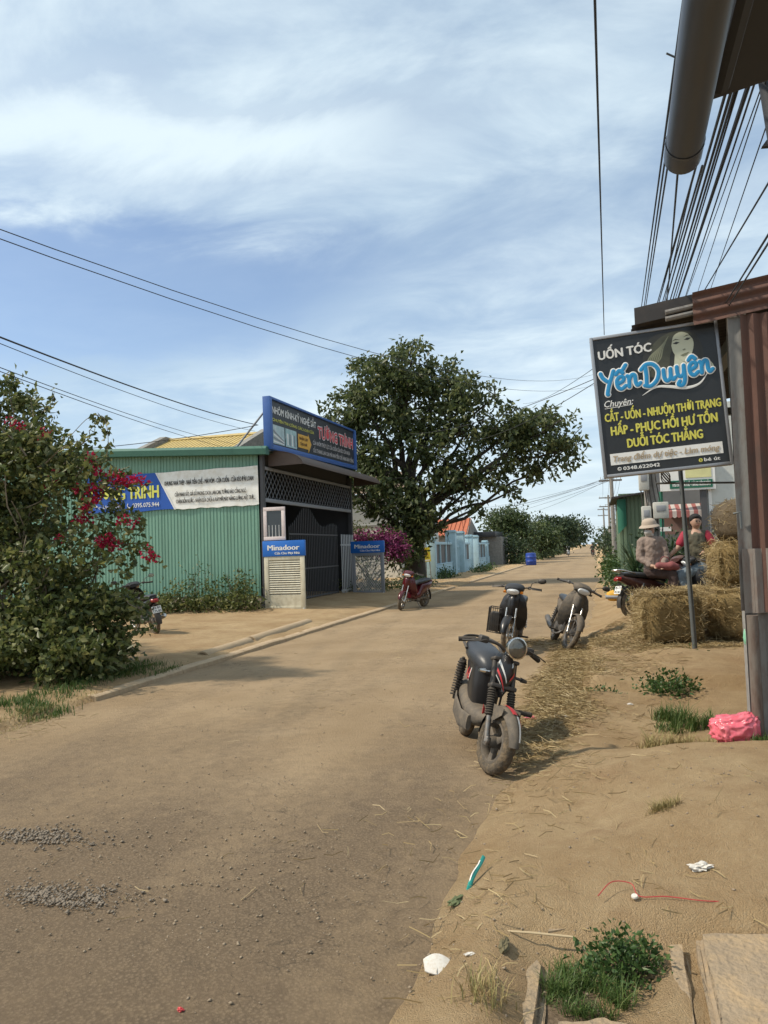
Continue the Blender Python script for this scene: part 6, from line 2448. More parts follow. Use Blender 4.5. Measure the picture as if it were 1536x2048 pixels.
def bale(name, label, c, s, yaw, seed, mat=None, roll=False, n=1500, tilt=(0, 0), lm=None):
    t = thing(name, label, 'straw bale', c, (tilt[0], tilt[1], yaw))
    rg = np.random.default_rng(seed)
    bm = bmesh.new()
    if roll:
        bmesh.ops.create_cone(bm, cap_ends=True, segments=28, radius1=s[0] / 2, radius2=s[0] / 2, depth=s[2])
        bmesh.ops.rotate(bm, verts=bm.verts, matrix=Matrix.Rotation(R(90), 3, 'X'))
        bmesh.ops.bevel(bm, geom=[e for e in bm.edges if abs(e.calc_face_angle(0)) > 1], offset=.06, segments=2, affect='EDGES')
        bmesh.ops.triangulate(bm, faces=bm.faces)
        bmesh.ops.subdivide_edges(bm, edges=bm.edges, cuts=1)
    else:
        bmesh.ops.create_cube(bm, size=1)
        bmesh.ops.scale(bm, vec=s, verts=bm.verts)
        bmesh.ops.bevel(bm, geom=bm.edges[:], offset=.10, segments=3, affect='EDGES')
        bmesh.ops.subdivide_edges(bm, edges=bm.edges, cuts=4, use_grid_fill=True)
    for q in bm.verts:
        k = mnoise.fractal(q.co * 5 + Vector((seed, 0, 0)), 1, 2.1, 4)
        q.co += q.co.normalized() * k * .045
        q.co.z += s[2] / 2 if not roll else s[0] / 2
    me = bpy.data.meshes.new('body')
    bm.to_mesh(me)
    bm.free()
    me.shade_smooth()
    link('body', me, mat or M_STRAW, t)
    if n:
        # stray stalks over the surface
        if roll:
            a = rg.uniform(0, 2 * np.pi, n)
            r0 = s[0] / 2 * 1.01
            p = np.stack([np.cos(a) * r0, rg.uniform(-.5, .5, n) * s[2], np.sin(a) * r0 + s[0] / 2], 1)
            cap = rg.uniform(0, 1, n) < .4
            rr = np.sqrt(rg.uniform(0, 1, n)) * s[0] / 2
            p[cap] = np.stack([np.cos(a) * rr, np.where(rg.uniform(0, 1, n) < .5, -1, 1) * s[2] / 2 * 1.01, np.sin(a) * rr + s[0] / 2], 1)[cap]
        else:
            p = rg.uniform(-.5, .5, (n, 3))
            axn = rg.integers(0, 3, n)
            sg = np.where(rg.uniform(0, 1, n) < .5, -.505, .505)
            p[np.arange(n), axn] = sg
            p = p * np.array(s) * .985
            p[:, 2] += s[2] / 2
        d = rg.normal(size=(n, 3)) * np.array([1, 1, .55])
        v, f = stalks(p, d, .20, .006, rg)
        np_mesh('stalks', v, f, lm or L_STRAW, t)
    return t


bale('straw_bale', 'square straw bale in front of the two people, nearest and leftmost', (.90, 11.55, .19), (.80, .80, .76), R(12), 1, n=2200)
bale('straw_bale', 'square straw bale beside the rusty shed, right of the nearest bale', (1.86, 12.1, .20), (.85, .95, .74), R(6), 2, n=2000)
bale('straw_bale', 'straw bale lying on top of the right-hand bale', (2.02, 12.5, .95), (.72, .80, .66), R(10), 3, n=1400)
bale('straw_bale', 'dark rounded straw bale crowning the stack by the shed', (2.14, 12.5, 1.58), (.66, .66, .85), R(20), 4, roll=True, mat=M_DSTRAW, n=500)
bale('straw_bale', 'shaded straw bale tucked behind the two front bales', (1.55, 12.9, .22), (.9, .8, .70), R(-4), 5, n=600)

# --- concrete pole with meter boxes
mp_ = thing('utility_pole', 'concrete utility pole with electricity meter boxes behind the seated woman', 'pole', (1.17, 17.0, .2))
b = MB()
b.tube([(0, 0, -.2), (-.02, 0, 3), (-.06, 0, 6.3)], [.155, .135, .11], 14)
b.build('shaft', M_POST, mp_)
M_BOX = pm('meter_box', (.46, .45, .41), .6, var=.1, scale=5, dirt=(.30, .28, .24), dirt_amt=.4)
for (x, y, z, w, h) in ((-.16, -.22, 2.72, .20, .42), (-.14, -.24, 1.98, .19, .40), (.14, -.26, 2.08, .30, .34)):
    b = MB()
    b.box((x, y, z), (w, .16, h), ch=.02)
    bx_ = b.build('meter_box', M_BOX, mp_)
    b = MB()
    b.box((x, y - .085, z + h * .12), (w * .6, .012, h * .35), ch=.004)
    b.build('meter_window', M_GREY, bx_)
for k in range(5):
    b = MB()
    x = -.22 + k * .09
    b.tube(smooth_path([(x, -.16, 1.2), (x + .03, -.17, 2.0), (x - .02 * k, -.16, 3.0), (0, -.1, 5.2)], 4), .012, 5)
    b.build('cable', M_BLKM, mp_)
b = MB()
b.box2((-.75, -.06, 5.42), (1.2, .04, 5.52))
b.build('crossarm', M_STEEL, mp_)

# --- shops on the right
M_GSHOP = pm('green_shop_sheet', (.13, .19, .12), .55, var=.15, scale=2)
M_CANV = pm('green_canvas', (.02, .14, .09), .7, var=.2)
M_SHUT = pm('grey_shutter', (.15, .155, .165), .55, var=.15, scale=3)
M_LWALL = pm('pale_grey_wall', (.52, .54, .52), .85, var=.08, scale=2, dirt=(.38, .38, .36), dirt_amt=.4)
gs = thing('green_shop', 'small green sheet-metal shop with sloping dark roof behind the meter pole', 'building', (1.25, 24, .15))
b = MB()
corrugated(b, (-.55, 0, 0), (1, 0, 0), (0, 0, 1), 1.9, 2.95, pitch=.12, depth=.02)
b.build('front_wall', M_GSHOP, gs)
b = MB()
corrugated(b, (-.55, 4, 0), (0, -1, 0), (0, 0, 1), 4, 2.9, pitch=.12, depth=.02)
b.build('side_wall', M_GSHOP, gs)
b = MB()
b.poly([(-.75, -.35, 2.80), (1.6, -.35, 3.08), (1.6, 4.2, 3.08), (-.75, 4.2, 2.80)], (0, 0, .05))
b.build('roof', M_OLDSH, gs)
b = MB()
b.plate(lambda u, v: V(-.60 + .25 * u, -.10 - .05 * math.sin(u * 3), 2.0 + .78 * v - .25 * (1 - u) * (1 - v)), 4, 4, (0, .01, 0))
b.build('canvas_flap', M_CANV, gs)
ws = thing('white_shop', 'pale grey walled shop with green sign board and striped awning at the right', 'building', (2.0, 19, .2))
b = MB()
b.box2((.50, .0, 0), (5, 6, 4.6))
b.build('wall', M_LWALL, ws)
b = MB()
b.box2((-.52, .9, 0), (.50, 6, 4.3))
b.build('shop_front', M_SHUT, ws)
b = MB()
b.box2((.36, -.10, 0), (.49, .05, 3.0))
b.build('dark_post', M_DARK, ws)
b = MB()
b.box2((.53, -.04, .0), (.60, -.003, 2.95))
b.build('white_trim', M_WHITE, ws)
b = MB()
b.box2((.56, -.12, 1.55), (.62, -.045, 2.1))
b.build('switch_box', M_DARK, ws)
fr = frame(V(-.50, -.16, 2.62), (1, 0, 0), (0, 0, 1))
b = MB()
b.box2((-.50, -.15, 2.60), (.68, -.05, 3.35))
sg_ = b.build('sign_board', M_WHITE, ws)
b = MB()
b.box2((-.30, -.165, 2.645), (.62, -.152, 2.83))
b.build('green_band', pm('green_band_print', (.01, .12, .07), .5, var=.1), sg_)
b = MB()
b.box2((.05, -.162, 2.88), (.60, -.152, 3.1))
b.build('yellow_band', pm('pale_yellow_print', (.62, .60, .30), .6), sg_)
vs, fs = text_geo('THU MUA CÀ PHÊ - HÀNG NÔNG SẢN')
lo, hi = min(v[0] for v in vs), max(v[0] for v in vs)
b = MB()
for dx, dy in ((-.003, 0), (.003, .0007), (0, .0014)):
    b.add([V(-.25 + (v[0] - lo) / (hi - lo) * .82 + dx, -.168 - dy, 2.69 + v[1] * .10 / .7) for v in vs], fs)
b.build('lettering', M_WHITE, sg_, smooth=0)
aw = MB()
for k in range(10):
    b = MB()
    x0 = -.45 + k * .093
    b.poly([(x0, .45, 2.30), (x0 + .092, .45, 2.30), (x0 + .092, -.05, 2.12), (x0, -.05, 2.12)], (0, 0, .012))
    b.add([(x0, -.055, 2.125), (x0 + .092, -.055, 2.125), (x0 + .092, -.055, 2.0), (x0 + .046, -.055, 1.97), (x0, -.055, 2.0)], [(0, 1, 2, 3, 4)])
    b.build('awning_stripe', pm('faded_red_cloth', (.30, .10, .09), .8) if k % 2 else pm('faded_white_cloth', (.46, .40, .37), .8), ws, smooth=0)
b = MB()
b.box2((-.48, .3, 1.60), (.48, .34, 2.06))
b.build('brown_panel', pm('dull_brown_panel', (.20, .12, .10), .7, var=.2), ws)
b = MB()
b.tube([(-.50, .0, 0), (-.50, .0, 2.6)], .05, 8)
b.build('green_post', M_CANV, ws)
b = MB()
b.tube([(-.64, -.4, .2), (-.64, -.4, 3.1)], .028, 8)
b.build('thin_post', M_POLE, ws)
wt = thing('white_sign_plate', 'blank white panel beside the meter boxes above the seated woman', 'panel', (1.25, 17.6, 1.86))
b = MB()
b.box2((-.10, 0, 0), (.32, .03, .09))
b.build('panel_face', M_WHITE, wt)
b = MB()
b.box2((-.06, .031, -1.6), (-.02, .06, .08))
b.build('leg', M_POST, wt)

# --- far utility poles and pylons
def upole(label, x, y, h, arm, name='utility_pole'):
    t = thing(name, label, 'pole', (x, y, .1))
    b = MB()
    b.tube([(0, 0, -.2), (0, 0, h)], [.15, .10], 10)
    b.build('shaft', M_POST, t)
    for k, z in enumerate((h - .25, h - 1.1)[:1 if arm < 1.3 else 2]):
        b = MB()
        b.box2((-arm / 2 - .1, -.05, z - .05), (arm / 2, .05, z + .05))
        b.build('crossarm', M_STEEL, t)
        for q in range(4):
            b = MB()
            b.tube([(-arm / 2 + q * arm / 3.2, 0, z + .05), (-arm / 2 + q * arm / 3.2, 0, z + .22)], [.03, .015], 6)
            b.build('insulator', M_BOX, t)
    return t


upole('slim concrete utility pole with crossarm at the right roadside, middle distance', .98, 45, 5.3, 1.15)
upole('second far utility pole on the right, smaller than the crossarm pole', 1.35, 78, 6.2, 1.6)
upole('third utility pole on the right, far down the street', 1.2, 112, 6.5, 1.4)
upole('far utility pole standing among the trees on the left', -12.0, 120, 7.5, 1.4)


def pylon(label, x, y, h, w):
    t = thing('pylon', label, 'pylon', (x, y, 0))
    b = MB()
    def wz(z):
        return w * (1 - .78 * min(1, z / (h * .8)))
    lv = [h * k / 9 for k in range(10)]
    for sx in (-1, 1):
        for sy in (-1, 1):
            b.tube([(sx * wz(z) / 2, sy * wz(z) / 2, z) for z in lv], .05, 4)
    for k in range(9):
        z0, z1 = lv[k], lv[k + 1]
        for sx in (-1, 1):
            b.tube([(-wz(z0) / 2, sx * wz(z0) / 2, z0), (wz(z1) / 2, sx * wz(z1) / 2, z1)], .03, 4)
            b.tube([(wz(z0) / 2, sx * wz(z0) / 2, z0), (-wz(z1) / 2, sx * wz(z1) / 2, z1)], .03, 4)
    for z in (h * .72, h * .83, h * .94):
        b.tube([(-w * .8, 0, z), (w * .8, 0, z)], .05, 4)
    b.build('lattice', M_STEEL, t)


pylon('lattice pylon beside the far utility poles at the end of the street', 6.5, 260, 17, 4)

# --- wires
M_WIRE = pm('black_cable', (.022, .023, .026), .6, var=.2)


def wire(label, a, c, r=.012, sag=0.25, group=None, ext=0.0, n=18):
    a, c = Vector(a), Vector(c)
    if ext:
        a = a + (a - c) * ext
    b = MB()
    pts = [a.lerp(c, i / n) - V(0, 0, sag * 4 * (i / n) * (1 - i / n)) for i in range(n + 1)]
    b.tube(pts, r * .62, 6)
    o = b.xf(Matrix.Translation(-a)).build('overhead_wire', M_WIRE)
    o.location = a
    tag(o, label, 'wire', group)


BUN = [((0.35, 3.2, 3.33), (0.99, 17.0, 5.71)), ((0.36, 3.2, 3.31), (1.04, 17.0, 5.71)), ((0.37, 3.2, 3.28), (1.06, 17.0, 5.71)), ((0.38, 3.2, 3.12), (1.54, 17.0, 5.66)), ((0.45, 3.2, 3.13), (1.2, 17.0, 5.69)), ((0.45, 3.2, 3.13), (1.16, 17.0, 5.69)),
       ((0.47, 3.2, 3.12), (1.25, 17.0, 5.68)), ((0.52, 3.2, 3.4), (1.35, 17.0, 5.68)), ((0.58, 3.2, 3.43), (1.32, 17.0, 5.68)), ((0.6, 3.2, 3.43), (1.39, 17.0, 5.67)), ((0.62, 3.2, 3.45), (1.44, 17.0, 5.67)), ((0.63, 3.2, 3.45), (1.48, 17.0, 5.66)),
       ((0.67, 3.2, 3.46), (1.5, 17.0, 5.66)), ((0.68, 3.2, 3.43), (1.64, 17.0, 5.65)), ((0.68, 3.2, 3.35), (1.62, 17.0, 5.65)), ((0.68, 3.2, 3.32), (1.85, 17.0, 5.62)), ((0.7, 3.2, 3.22), (2.06, 17.0, 5.6)), ((0.7, 3.2, 3.01), (1.65, 17.0, 5.64)), ((0.69, 3.2, 2.81), (2.19, 17.0, 5.59)), ((0.69, 3.2, 2.78), (2.28, 17.0, 5.58))]
for i, (a, c) in enumerate(BUN):
    thick = {12: .017, 8: .011, 9: .011, 10: .010, 17: .007, 18: .008}.get(i, .0045 if i in (14, 15, 16) else .0075)
    wire('black cable of the bundle fanning up past the rain pipe at top right', a, c, thick, 0.0, 'cables of the bundle at top right', ext=0.0 if 3 <= i <= 6 else .07)
wire('single black cable crossing the sky vertically just left of the salon sign', (.09, 3.0, 3.74), (.27, 12.4, 4.9), .009, 0, ext=.4)
wire('upper of the two long wires sloping across the sky towards the tree', (-7.13, 8.0, 6.30), (.38, 45, 11.25), .011, 1.25, ext=.1)
wire('lower of the two long wires sloping across the sky towards the tree', (-7.13, 8.0, 6.16), (.35, 45, 10.62), .011, 1.2, ext=.1)
wire('thick dark cable running down to the blue framed signboard', (-6.69, 7.5, 4.36), (-10.02, 22, 5.69), .018, .12, ext=.1)
wire('thin wire just below the thick dark cable on the left', (-6.69, 7.5, 4.29), (-10.11, 22, 5.5), .008, .14, ext=.1)
wire('wire above the bush, upper of a close pair', (-7.14, 8, 4.16), (-12.56, 26, 5.73), .009, .15, ext=.1)
wire('wire above the bush, lower of a close pair', (-7.14, 8, 4.11), (-12.17, 26, 5.42), .009, .15, ext=.1)
wire('cable rising from the bush to the end of the blue framed signboard', (-12.84, 18, 4.76), (-9.08, 20.0, 5.32), .016, .10, ext=.3)
wire('short wire from the signboard top to the tree', (-9.0, 25.8, 6.25), (-10.31, 34, 7.85), .012, .15)
wire('wire crossing in front of the tree, upper of two', (-6.81, 30, 6.33), (.13, 16, 4.97), .012, .25, ext=.05)
wire('wire crossing in front of the tree, lower of two', (-5.76, 32, 6.11), (.13, 16, 4.89), .012, .35, ext=.05)
wire('wire leaving the salon sign towards the top of the tree', (-2.65, 36, 8.39), (.14, 16, 5.2), .010, .2, ext=.3)
for i, (xa, za) in enumerate(((-16, 6.3), (-18, 5.7), (-20, 6.9), (-14, 5.3), (-24, 6.1), (-22, 5.2))):
    wire('faint wire across the sky below the tree', (.7 + .08 * i, 45, 5.30 - .02 * i), (xa, 92 + 4 * i, za), .014, .7, 'faint wires below the tree')
for i, x in enumerate((-.45, -.1, .3, .5)):
    wire('wire strung along the far utility poles', (.98 + x, 45, 5.3), (1.35 + x * 1.2, 78, 6.15), .012, .35, 'wires along the far poles')
    wire('wire strung along the far utility poles', (1.17 + x, 17, 5.5), (.98 + x, 45, 5.3), .010, .35, 'wires along the far poles')

# ------------------------------------------------------------------ people and their bikes
def capsule_mesh(b, p0, r0, p1, r1, n=12):
    p0, p1 = Vector(p0), Vector(p1)
    b.ball(p0, r0, n, 8)
    b.ball(p1, r1, n, 8)
    b.tube([p0, p1], [r0, r1], n)


def flesh(name, parts, mat, parent, voxel=.014, smooth_it=6, wrinkle=0.0):
    """One continuous surface grown round a set of tapered limbs."""
    b = MB()
    for q in parts:
        if len(q) == 4:
            capsule_mesh(b, *q)
        else:
            b.ball(q[0], q[1], 16, 10, rot=q[2] if len(q) > 2 else None)
    me = bpy.data.meshes.new('tmp')
    me.from_pydata(b.v, [], b.f)
    o = bpy.data.objects.new('tmp', me)
    COL.objects.link(o)
    m = o.modifiers.new('r', 'REMESH')
    m.mode = 'VOXEL'
    m.voxel_size = voxel
    s = o.modifiers.new('s', 'SMOOTH')
    s.iterations = smooth_it
    bpy.context.view_layer.update()
    dg = bpy.context.evaluated_depsgraph_get()
    nm = bpy.data.meshes.new_from_object(o.evaluated_get(dg))
    bpy.data.objects.remove(o)
    if wrinkle:
        nrm = [tuple(q.normal) for q in nm.vertices]
        cos = [tuple(q.co) for q in nm.vertices]
        out_ = []
        for c, q in zip(cos, nrm):
            k = (mnoise.noise(Vector((c[0] * 11, c[1] * 11, c[2] * 13))) + .6 * mnoise.noise(Vector((c[0] * 24 + 3, c[1] * 24, c[2] * 24)))) * wrinkle
            out_ += [c[0] + q[0] * k, c[1] + q[1] * k, c[2] + q[2] * k]
        nm.vertices.foreach_set('co', out_)
        nm.update()
    nm.shade_smooth()
    nm.materials.clear()
    return link(name, nm, mat, parent)


M_SKIN = pm('skin', (.36, .215, .15), .55, var=.08, scale=8)
M_HOOD = pm('beige_knit', (.23, .175, .148), .9, var=.25, scale=9, bump=.25, bscale=60)
M_HAT = pm('cream_hat', (.38, .31, .25), .9, var=.12, scale=9)
M_MASK = pm('grey_face_mask', (.52, .50, .47), .8, var=.12, scale=9)
M_TROU = pm('brown_trousers', (.060, .038, .034), .9, var=.2, scale=8)
M_BAG = pm('pink_red_bag', (.22, .065, .065), .8, var=.4, scale=10)
M_HAIRB = pm('black_hair', (.008, .007, .007), .85, var=.3, scale=20)
M_SLEEVE = pm('crimson_sleeve', (.30, .018, .040), .8, var=.15, scale=9)
M_VEST = pm('olive_vest', (.075, .072, .050), .9, var=.35, scale=12, dirt=(.13, .10, .06), dirt_amt=.5)
M_JEAN = pm('faded_blue_jeans', (.14, .175, .205), .9, var=.25, scale=9)
M_DRKC = pm('dark_cloth', (.025, .024, .026), .9, var=.2)

gz = .31
Fb = underbone('motorbike', 'dark red motorbike under the seated woman, number plate towards us', (1.12, 14.25, gz), math.atan2(.50, .86), R(-4), R(20), paint=M_DRED, cowl=M_DRED, plate=('85-T3', '012.66'), mirrors=(), rack=True)
Gb = underbone('motorbike', 'black motorbike under the man, with silver trim, pointing left', (1.86, 14.15, gz), math.atan2(-.30, -.95), R(-4), R(-10), paint=M_BLK, cowl=M_BLK, mirrors=(), rack=True)

# woman in a beige hoodie, sitting across the saddle
wo = thing('person', 'person in beige hoodie, cream hat and face mask sitting on the red motorbike', 'person', (.93, 14.05, gz))
S0 = V(.0, 0, .86)
body = [(S0, .13, V(.0, -.01, 1.12), .125), (V(0, -.01, 1.12), .13, V(-.01, -.02, 1.32), .125), (V(-.015, -.02, 1.38), .055, V(-.03, -.03, 1.48), .055), (V(-.035, -.04, 1.54), (.085, .095, .115)),
        (V(-.165, -.03, 1.32), .055, V(-.20, -.06, 1.06), .048), (V(-.20, -.06, 1.06), .045, V(-.05, -.20, .93), .036), (V(.15, -.02, 1.32), .055, V(.20, -.05, 1.07), .048), (V(.20, -.05, 1.07), .045, V(.14, -.20, .92), .036),
        (V(-.05, -.20, .93), .036, V(.02, -.25, .91), .030), (V(.14, -.20, .92), .036, V(.12, -.27, .90), .030),
        (V(-.04, -.02, .84), .10, V(.27, -.20, .80), .075), (V(.27, -.20, .80), .072, V(.38, -.22, .42), .048), (V(.38, -.22, .42), .045, V(.37, -.24, .30), .04), (V(.36, -.26, .27), .04, V(.44, -.36, .25), .032),
        (V(.06, .04, .84), .10, V(.40, -.02, .80), .075), (V(.40, -.02, .80), .072, V(.48, -.05, .42), .048), (V(.48, -.05, .42), .045, V(.47, -.06, .30), .04), (V(.46, -.08, .27), .04, V(.54, -.18, .25), .032)]
for hx, hy, hz in ((.02, -.25, .91), (.12, -.27, .90)):
    for k in range(4):
        body.append((V(hx - .025 + .016 * k, hy - .01, hz), .011, V(hx - .02 + .016 * k, hy - .075 + .012 * abs(k - 1), hz - .03), .009))
    body.append((V(hx - .03, hy, hz), .011, V(hx - .05, hy - .04, hz + .012), .009))
flesh('body', body, M_SKIN, wo, .013)
flesh('hoodie', [(S0 + V(0, 0, .0), (.165, .145, .10)), (S0, .155, V(0, -.01, 1.12), .150), (V(0, -.01, 1.12), .155, V(-.01, -.02, 1.30), .148), (V(-.15, -.02, 1.345), .085, V(.13, -.02, 1.345), .085), (V(-.02, -.02, 1.40), (.10, .095, .05)),
                 (V(-.175, -.03, 1.32), .080, V(-.215, -.06, 1.06), .068), (V(-.215, -.06, 1.06), .066, V(-.07, -.19, .94), .050), (V(.16, -.02, 1.32), .080, V(.215, -.05, 1.07), .068), (V(.215, -.05, 1.07), .066, V(.145, -.19, .93), .050)], M_HOOD, wo, .012, 5, .012)
flesh('trousers', [(V(0, 0, .84), (.17, .15, .10)), (V(-.04, -.02, .83), .125, V(.27, -.20, .79), .095), (V(.27, -.20, .79), .092, V(.38, -.22, .40), .070), (V(.06, .04, .83), .125, V(.40, -.02, .79), .095), (V(.40, -.02, .79), .092, V(.48, -.05, .40), .070), (V(.38, -.22, .42), .07, V(.375, -.235, .33), .068), (V(.48, -.05, .42), .07, V(.475, -.06, .33), .068)], M_TROU, wo, .013, 5, .010)
b = MB()
hc = V(-.035, -.030, 1.632)
b.lathe([(.175, -.040), (.165, -.025), (.125, .005), (.118, .05), (.100, .085), (.06, .105), (.001, .11)], hc, (-.10, -.12, 1), 20)
b.lathe([(.172, -.044), (.115, -.004)], hc, (-.10, -.12, 1), 20)
b.build('hat', M_HAT, wo)
flesh('face_mask', [(V(-.055, -.075, 1.505), (.075, .075, .062)), (V(-.04, -.04, 1.46), (.078, .08, .05))], M_MASK, wo, .012)
b = MB()
for sx in (-.075, -.020):
    b.ball((sx - .010, -.132, 1.560), (.015, .008, .009), 8, 6)
b.build('eyes', M_DRKC, wo)
bg_ = thing('handbag', 'pink and red cloth bag in the lap of the person in the hoodie', 'bag', (1.08, 13.77, gz + .93))
flesh('bag_body', [(V(-.08, 0, 0), .06, V(.10, .02, -.02), .07), (V(.12, .02, .0), .075, V(.20, .04, -.03), .06)], M_BAG, bg_, .012)
b = MB()
b.tube(smooth_path([(-.06, .0, .05), (-.02, -.02, .14), (.07, -.02, .13), (.10, 0, .06)], 4), .009, 6)
b.build('handle', M_BAG, bg_)

# man astride the black bike, arm stretched to the handlebar
mn = thing('person', 'person with black hair, crimson sleeves and olive vest astride the black motorbike', 'person', (1.62, 14.1, gz))
S1 = V(.10, .02, .90)
body = [(S1, .13, V(.06, 0, 1.15), .13), (V(.06, 0, 1.15), .14, V(.03, -.01, 1.40), .135), (V(.03, -.015, 1.46), .055, V(.03, -.03, 1.56), .055), (V(.035, -.04, 1.645), (.082, .095, .118)),
        (V(-.15, -.02, 1.42), .058, V(-.27, -.06, 1.22), .048), (V(-.27, -.06, 1.22), .044, V(-.44, -.06, 1.06), .034), (V(.21, -.01, 1.42), .058, V(.30, -.05, 1.20), .048), (V(.30, -.05, 1.20), .044, V(.16, -.20, 1.12), .034),
        (V(-.44, -.06, 1.06), .034, V(-.50, -.06, 1.02), .030), (V(.16, -.20, 1.12), .034, V(.10, -.23, 1.13), .030),
        (V(.06, -.10, .86), .095, V(-.26, -.22, .76), .072), (V(-.26, -.22, .76), .068, V(-.22, -.24, .40), .048), (V(-.22, -.24, .40), .045, V(-.21, -.24, .30), .04), (V(-.20, -.25, .28), .04, V(-.31, -.28, .26), .032),
        (V(.06, .12, .86), .095, V(-.26, .20, .76), .072), (V(-.26, .20, .76), .068, V(-.22, .22, .40), .048), (V(-.22, .22, .40), .045, V(-.21, .22, .30), .04), (V(-.20, .22, .28), .04, V(-.31, .24, .26), .032),
        (V(.075, -.115, 1.635), (.020, .020, .022))]
for hx, hy, hz in ((-.50, -.06, 1.02), (.10, -.23, 1.13)):
    for k in range(4):
        body.append((V(hx, hy - .025 + .016 * k, hz), .011, V(hx - .055, hy - .025 + .016 * k, hz - .035), .010))
    body.append((V(hx, hy - .03, hz), .011, V(hx - .03, hy - .06, hz - .01), .010))
for sx in (-.05, .118):
    body.append((V(sx, -.03, 1.64), (.012, .02, .03)))
flesh('body', body, M_SKIN, mn, .013)
flesh('vest', [(S1, (.165, .15, .11)), (S1, .155, V(.06, 0, 1.15), .155), (V(.06, 0, 1.15), .165, V(.03, -.01, 1.36), .155), (V(-.09, -.01, 1.44), .075, V(.15, -.01, 1.44), .075)], M_VEST, mn, .012, 5, .012)
flesh('sleeve', [(V(-.15, -.02, 1.425), .082, V(-.235, -.045, 1.29), .074)], M_SLEEVE, mn, .013)
flesh('sleeve', [(V(.20, -.01, 1.425), .082, V(.275, -.04, 1.27), .074)], M_SLEEVE, mn, .013)
flesh('jeans', [(V(.10, .02, .88), (.17, .17, .11)), (V(.06, -.10, .86), .12, V(-.26, -.22, .76), .090), (V(-.26, -.22, .76), .088, V(-.22, -.24, .36), .070), (V(.06, .12, .86), .12, V(-.26, .20, .76), .090), (V(-.26, .20, .76), .088, V(-.22, .22, .36), .070)], M_JEAN, mn, .013, 5, .010)
flesh('hair', [(V(.030, -.010, 1.705), (.104, .108, .090)), (V(.02, .02, 1.65), (.092, .085, .10)), (V(.03, -.085, 1.735), (.06, .05, .035))], M_HAIRB, mn, .012, 3)
b = MB()
for sx in (.015, .065):
    b.ball((sx + .02, -.133, 1.655), (.015, .008, .009), 8, 6)
    b.ball((sx + .02, -.130, 1.678), (.020, .008, .005), 8, 6)
b.build('eyes', M_DRKC, mn)
b = MB()
b.ball((.050, -.124, 1.592), (.024, .010, .008), 8, 6)
b.build('mouth', pm('lips', (.22, .09, .075), .5), mn)


# far riders
def rider(bike_label, label, x, y, yaw, mat_top, paint):
    underbone('motorbike', bike_label, (x, y, .0), yaw, 0, 0, paint=paint, cowl=paint, mirrors=(), simple=True)
    p = thing('person', label, 'person', (x, y, 0), (0, 0, yaw))
    flesh('body', [(V(-.25, 0, .85), .14, V(-.18, 0, 1.30), .14), (V(-.18, 0, 1.36), .05, V(-.17, 0, 1.46), .05), (V(-.16, 0, 1.56), (.10, .09, .12))] +
          [q for s in (-1, 1) for q in ((V(-.18, s * .17, 1.30), .055, V(-.02, s * .24, 1.08), .045), (V(-.02, s * .24, 1.08), .042, V(.20, s * .27, 1.04), .035),
                                       (V(-.2, s * .09, .84), .10, V(.16, s * .15, .74), .075), (V(.16, s * .15, .74), .07, V(.06, s * .16, .30), .05), (V(.06, s * .16, .30), .045, V(.16, s * .16, .27), .035))], M_SKIN, p, .03, 3)
    flesh('jacket', [(V(-.25, 0, .88), .165, V(-.18, 0, 1.28), .165)] + [q for s in (-1, 1) for q in ((V(-.18, s * .17, 1.30), .075, V(-.02, s * .24, 1.08), .062), (V(-.02, s * .24, 1.08), .06, V(.14, s * .265, 1.05), .05))], mat_top, p, .03, 3)
    flesh('trousers', [q for s in (-1, 1) for q in ((V(-.2, s * .09, .84), .12, V(.16, s * .15, .74), .095), (V(.16, s * .15, .74), .09, V(.06, s * .16, .36), .07))], M_DRKC, p, .03, 3)
    flesh('helmet', [(V(-.16, 0, 1.60), (.135, .12, .12))], M_BLK, p, .03, 2)


rider('far motorbike being ridden away up the middle of the road', 'rider in dark clothes on the far motorbike in the middle of the road', -.45, 100, R(92), M_DRKC, M_BLK)
rider('far motorbike near the left trees, ridden towards us', 'rider in pale clothes on the far motorbike near the left trees', -3.7, 108, R(-88), M_LGREY, M_LGREY)

# ------------------------------------------------------------------ litter and ground detail
def zr(x, y):
    return max(hgt(x, y), .018 if -5.7 < x < .6 else -1)


def straw_litter(name, label, regions, L, w, seed, mat=None):
    rg = np.random.default_rng(seed)
    P_, D_ = [], []
    for cx, cy, rx_, ry_, n in regions:
        a, r_ = rg.uniform(0, 2 * np.pi, n), np.sqrt(rg.uniform(0, 1, n)) * rg.uniform(.6, 1.15, n)
        x, y = cx + np.cos(a) * r_ * rx_, cy + np.sin(a) * r_ * ry_
        z = np.array([zr(p, q) for p, q in zip(x, y)]) + rg.uniform(.004, .022, n)
        P_.append(np.stack([x, y, z], 1))
        t = rg.uniform(0, 2 * np.pi, n)
        D_.append(np.stack([np.cos(t), np.sin(t) * .8, rg.normal(size=n) * .10], 1))
    v, f = stalks(np.concatenate(P_), np.concatenate(D_), L, w, rg)
    o = np_mesh(name, v, f, mat or L_STRAW)
    return tag(o, label, 'straw', kind='stuff')


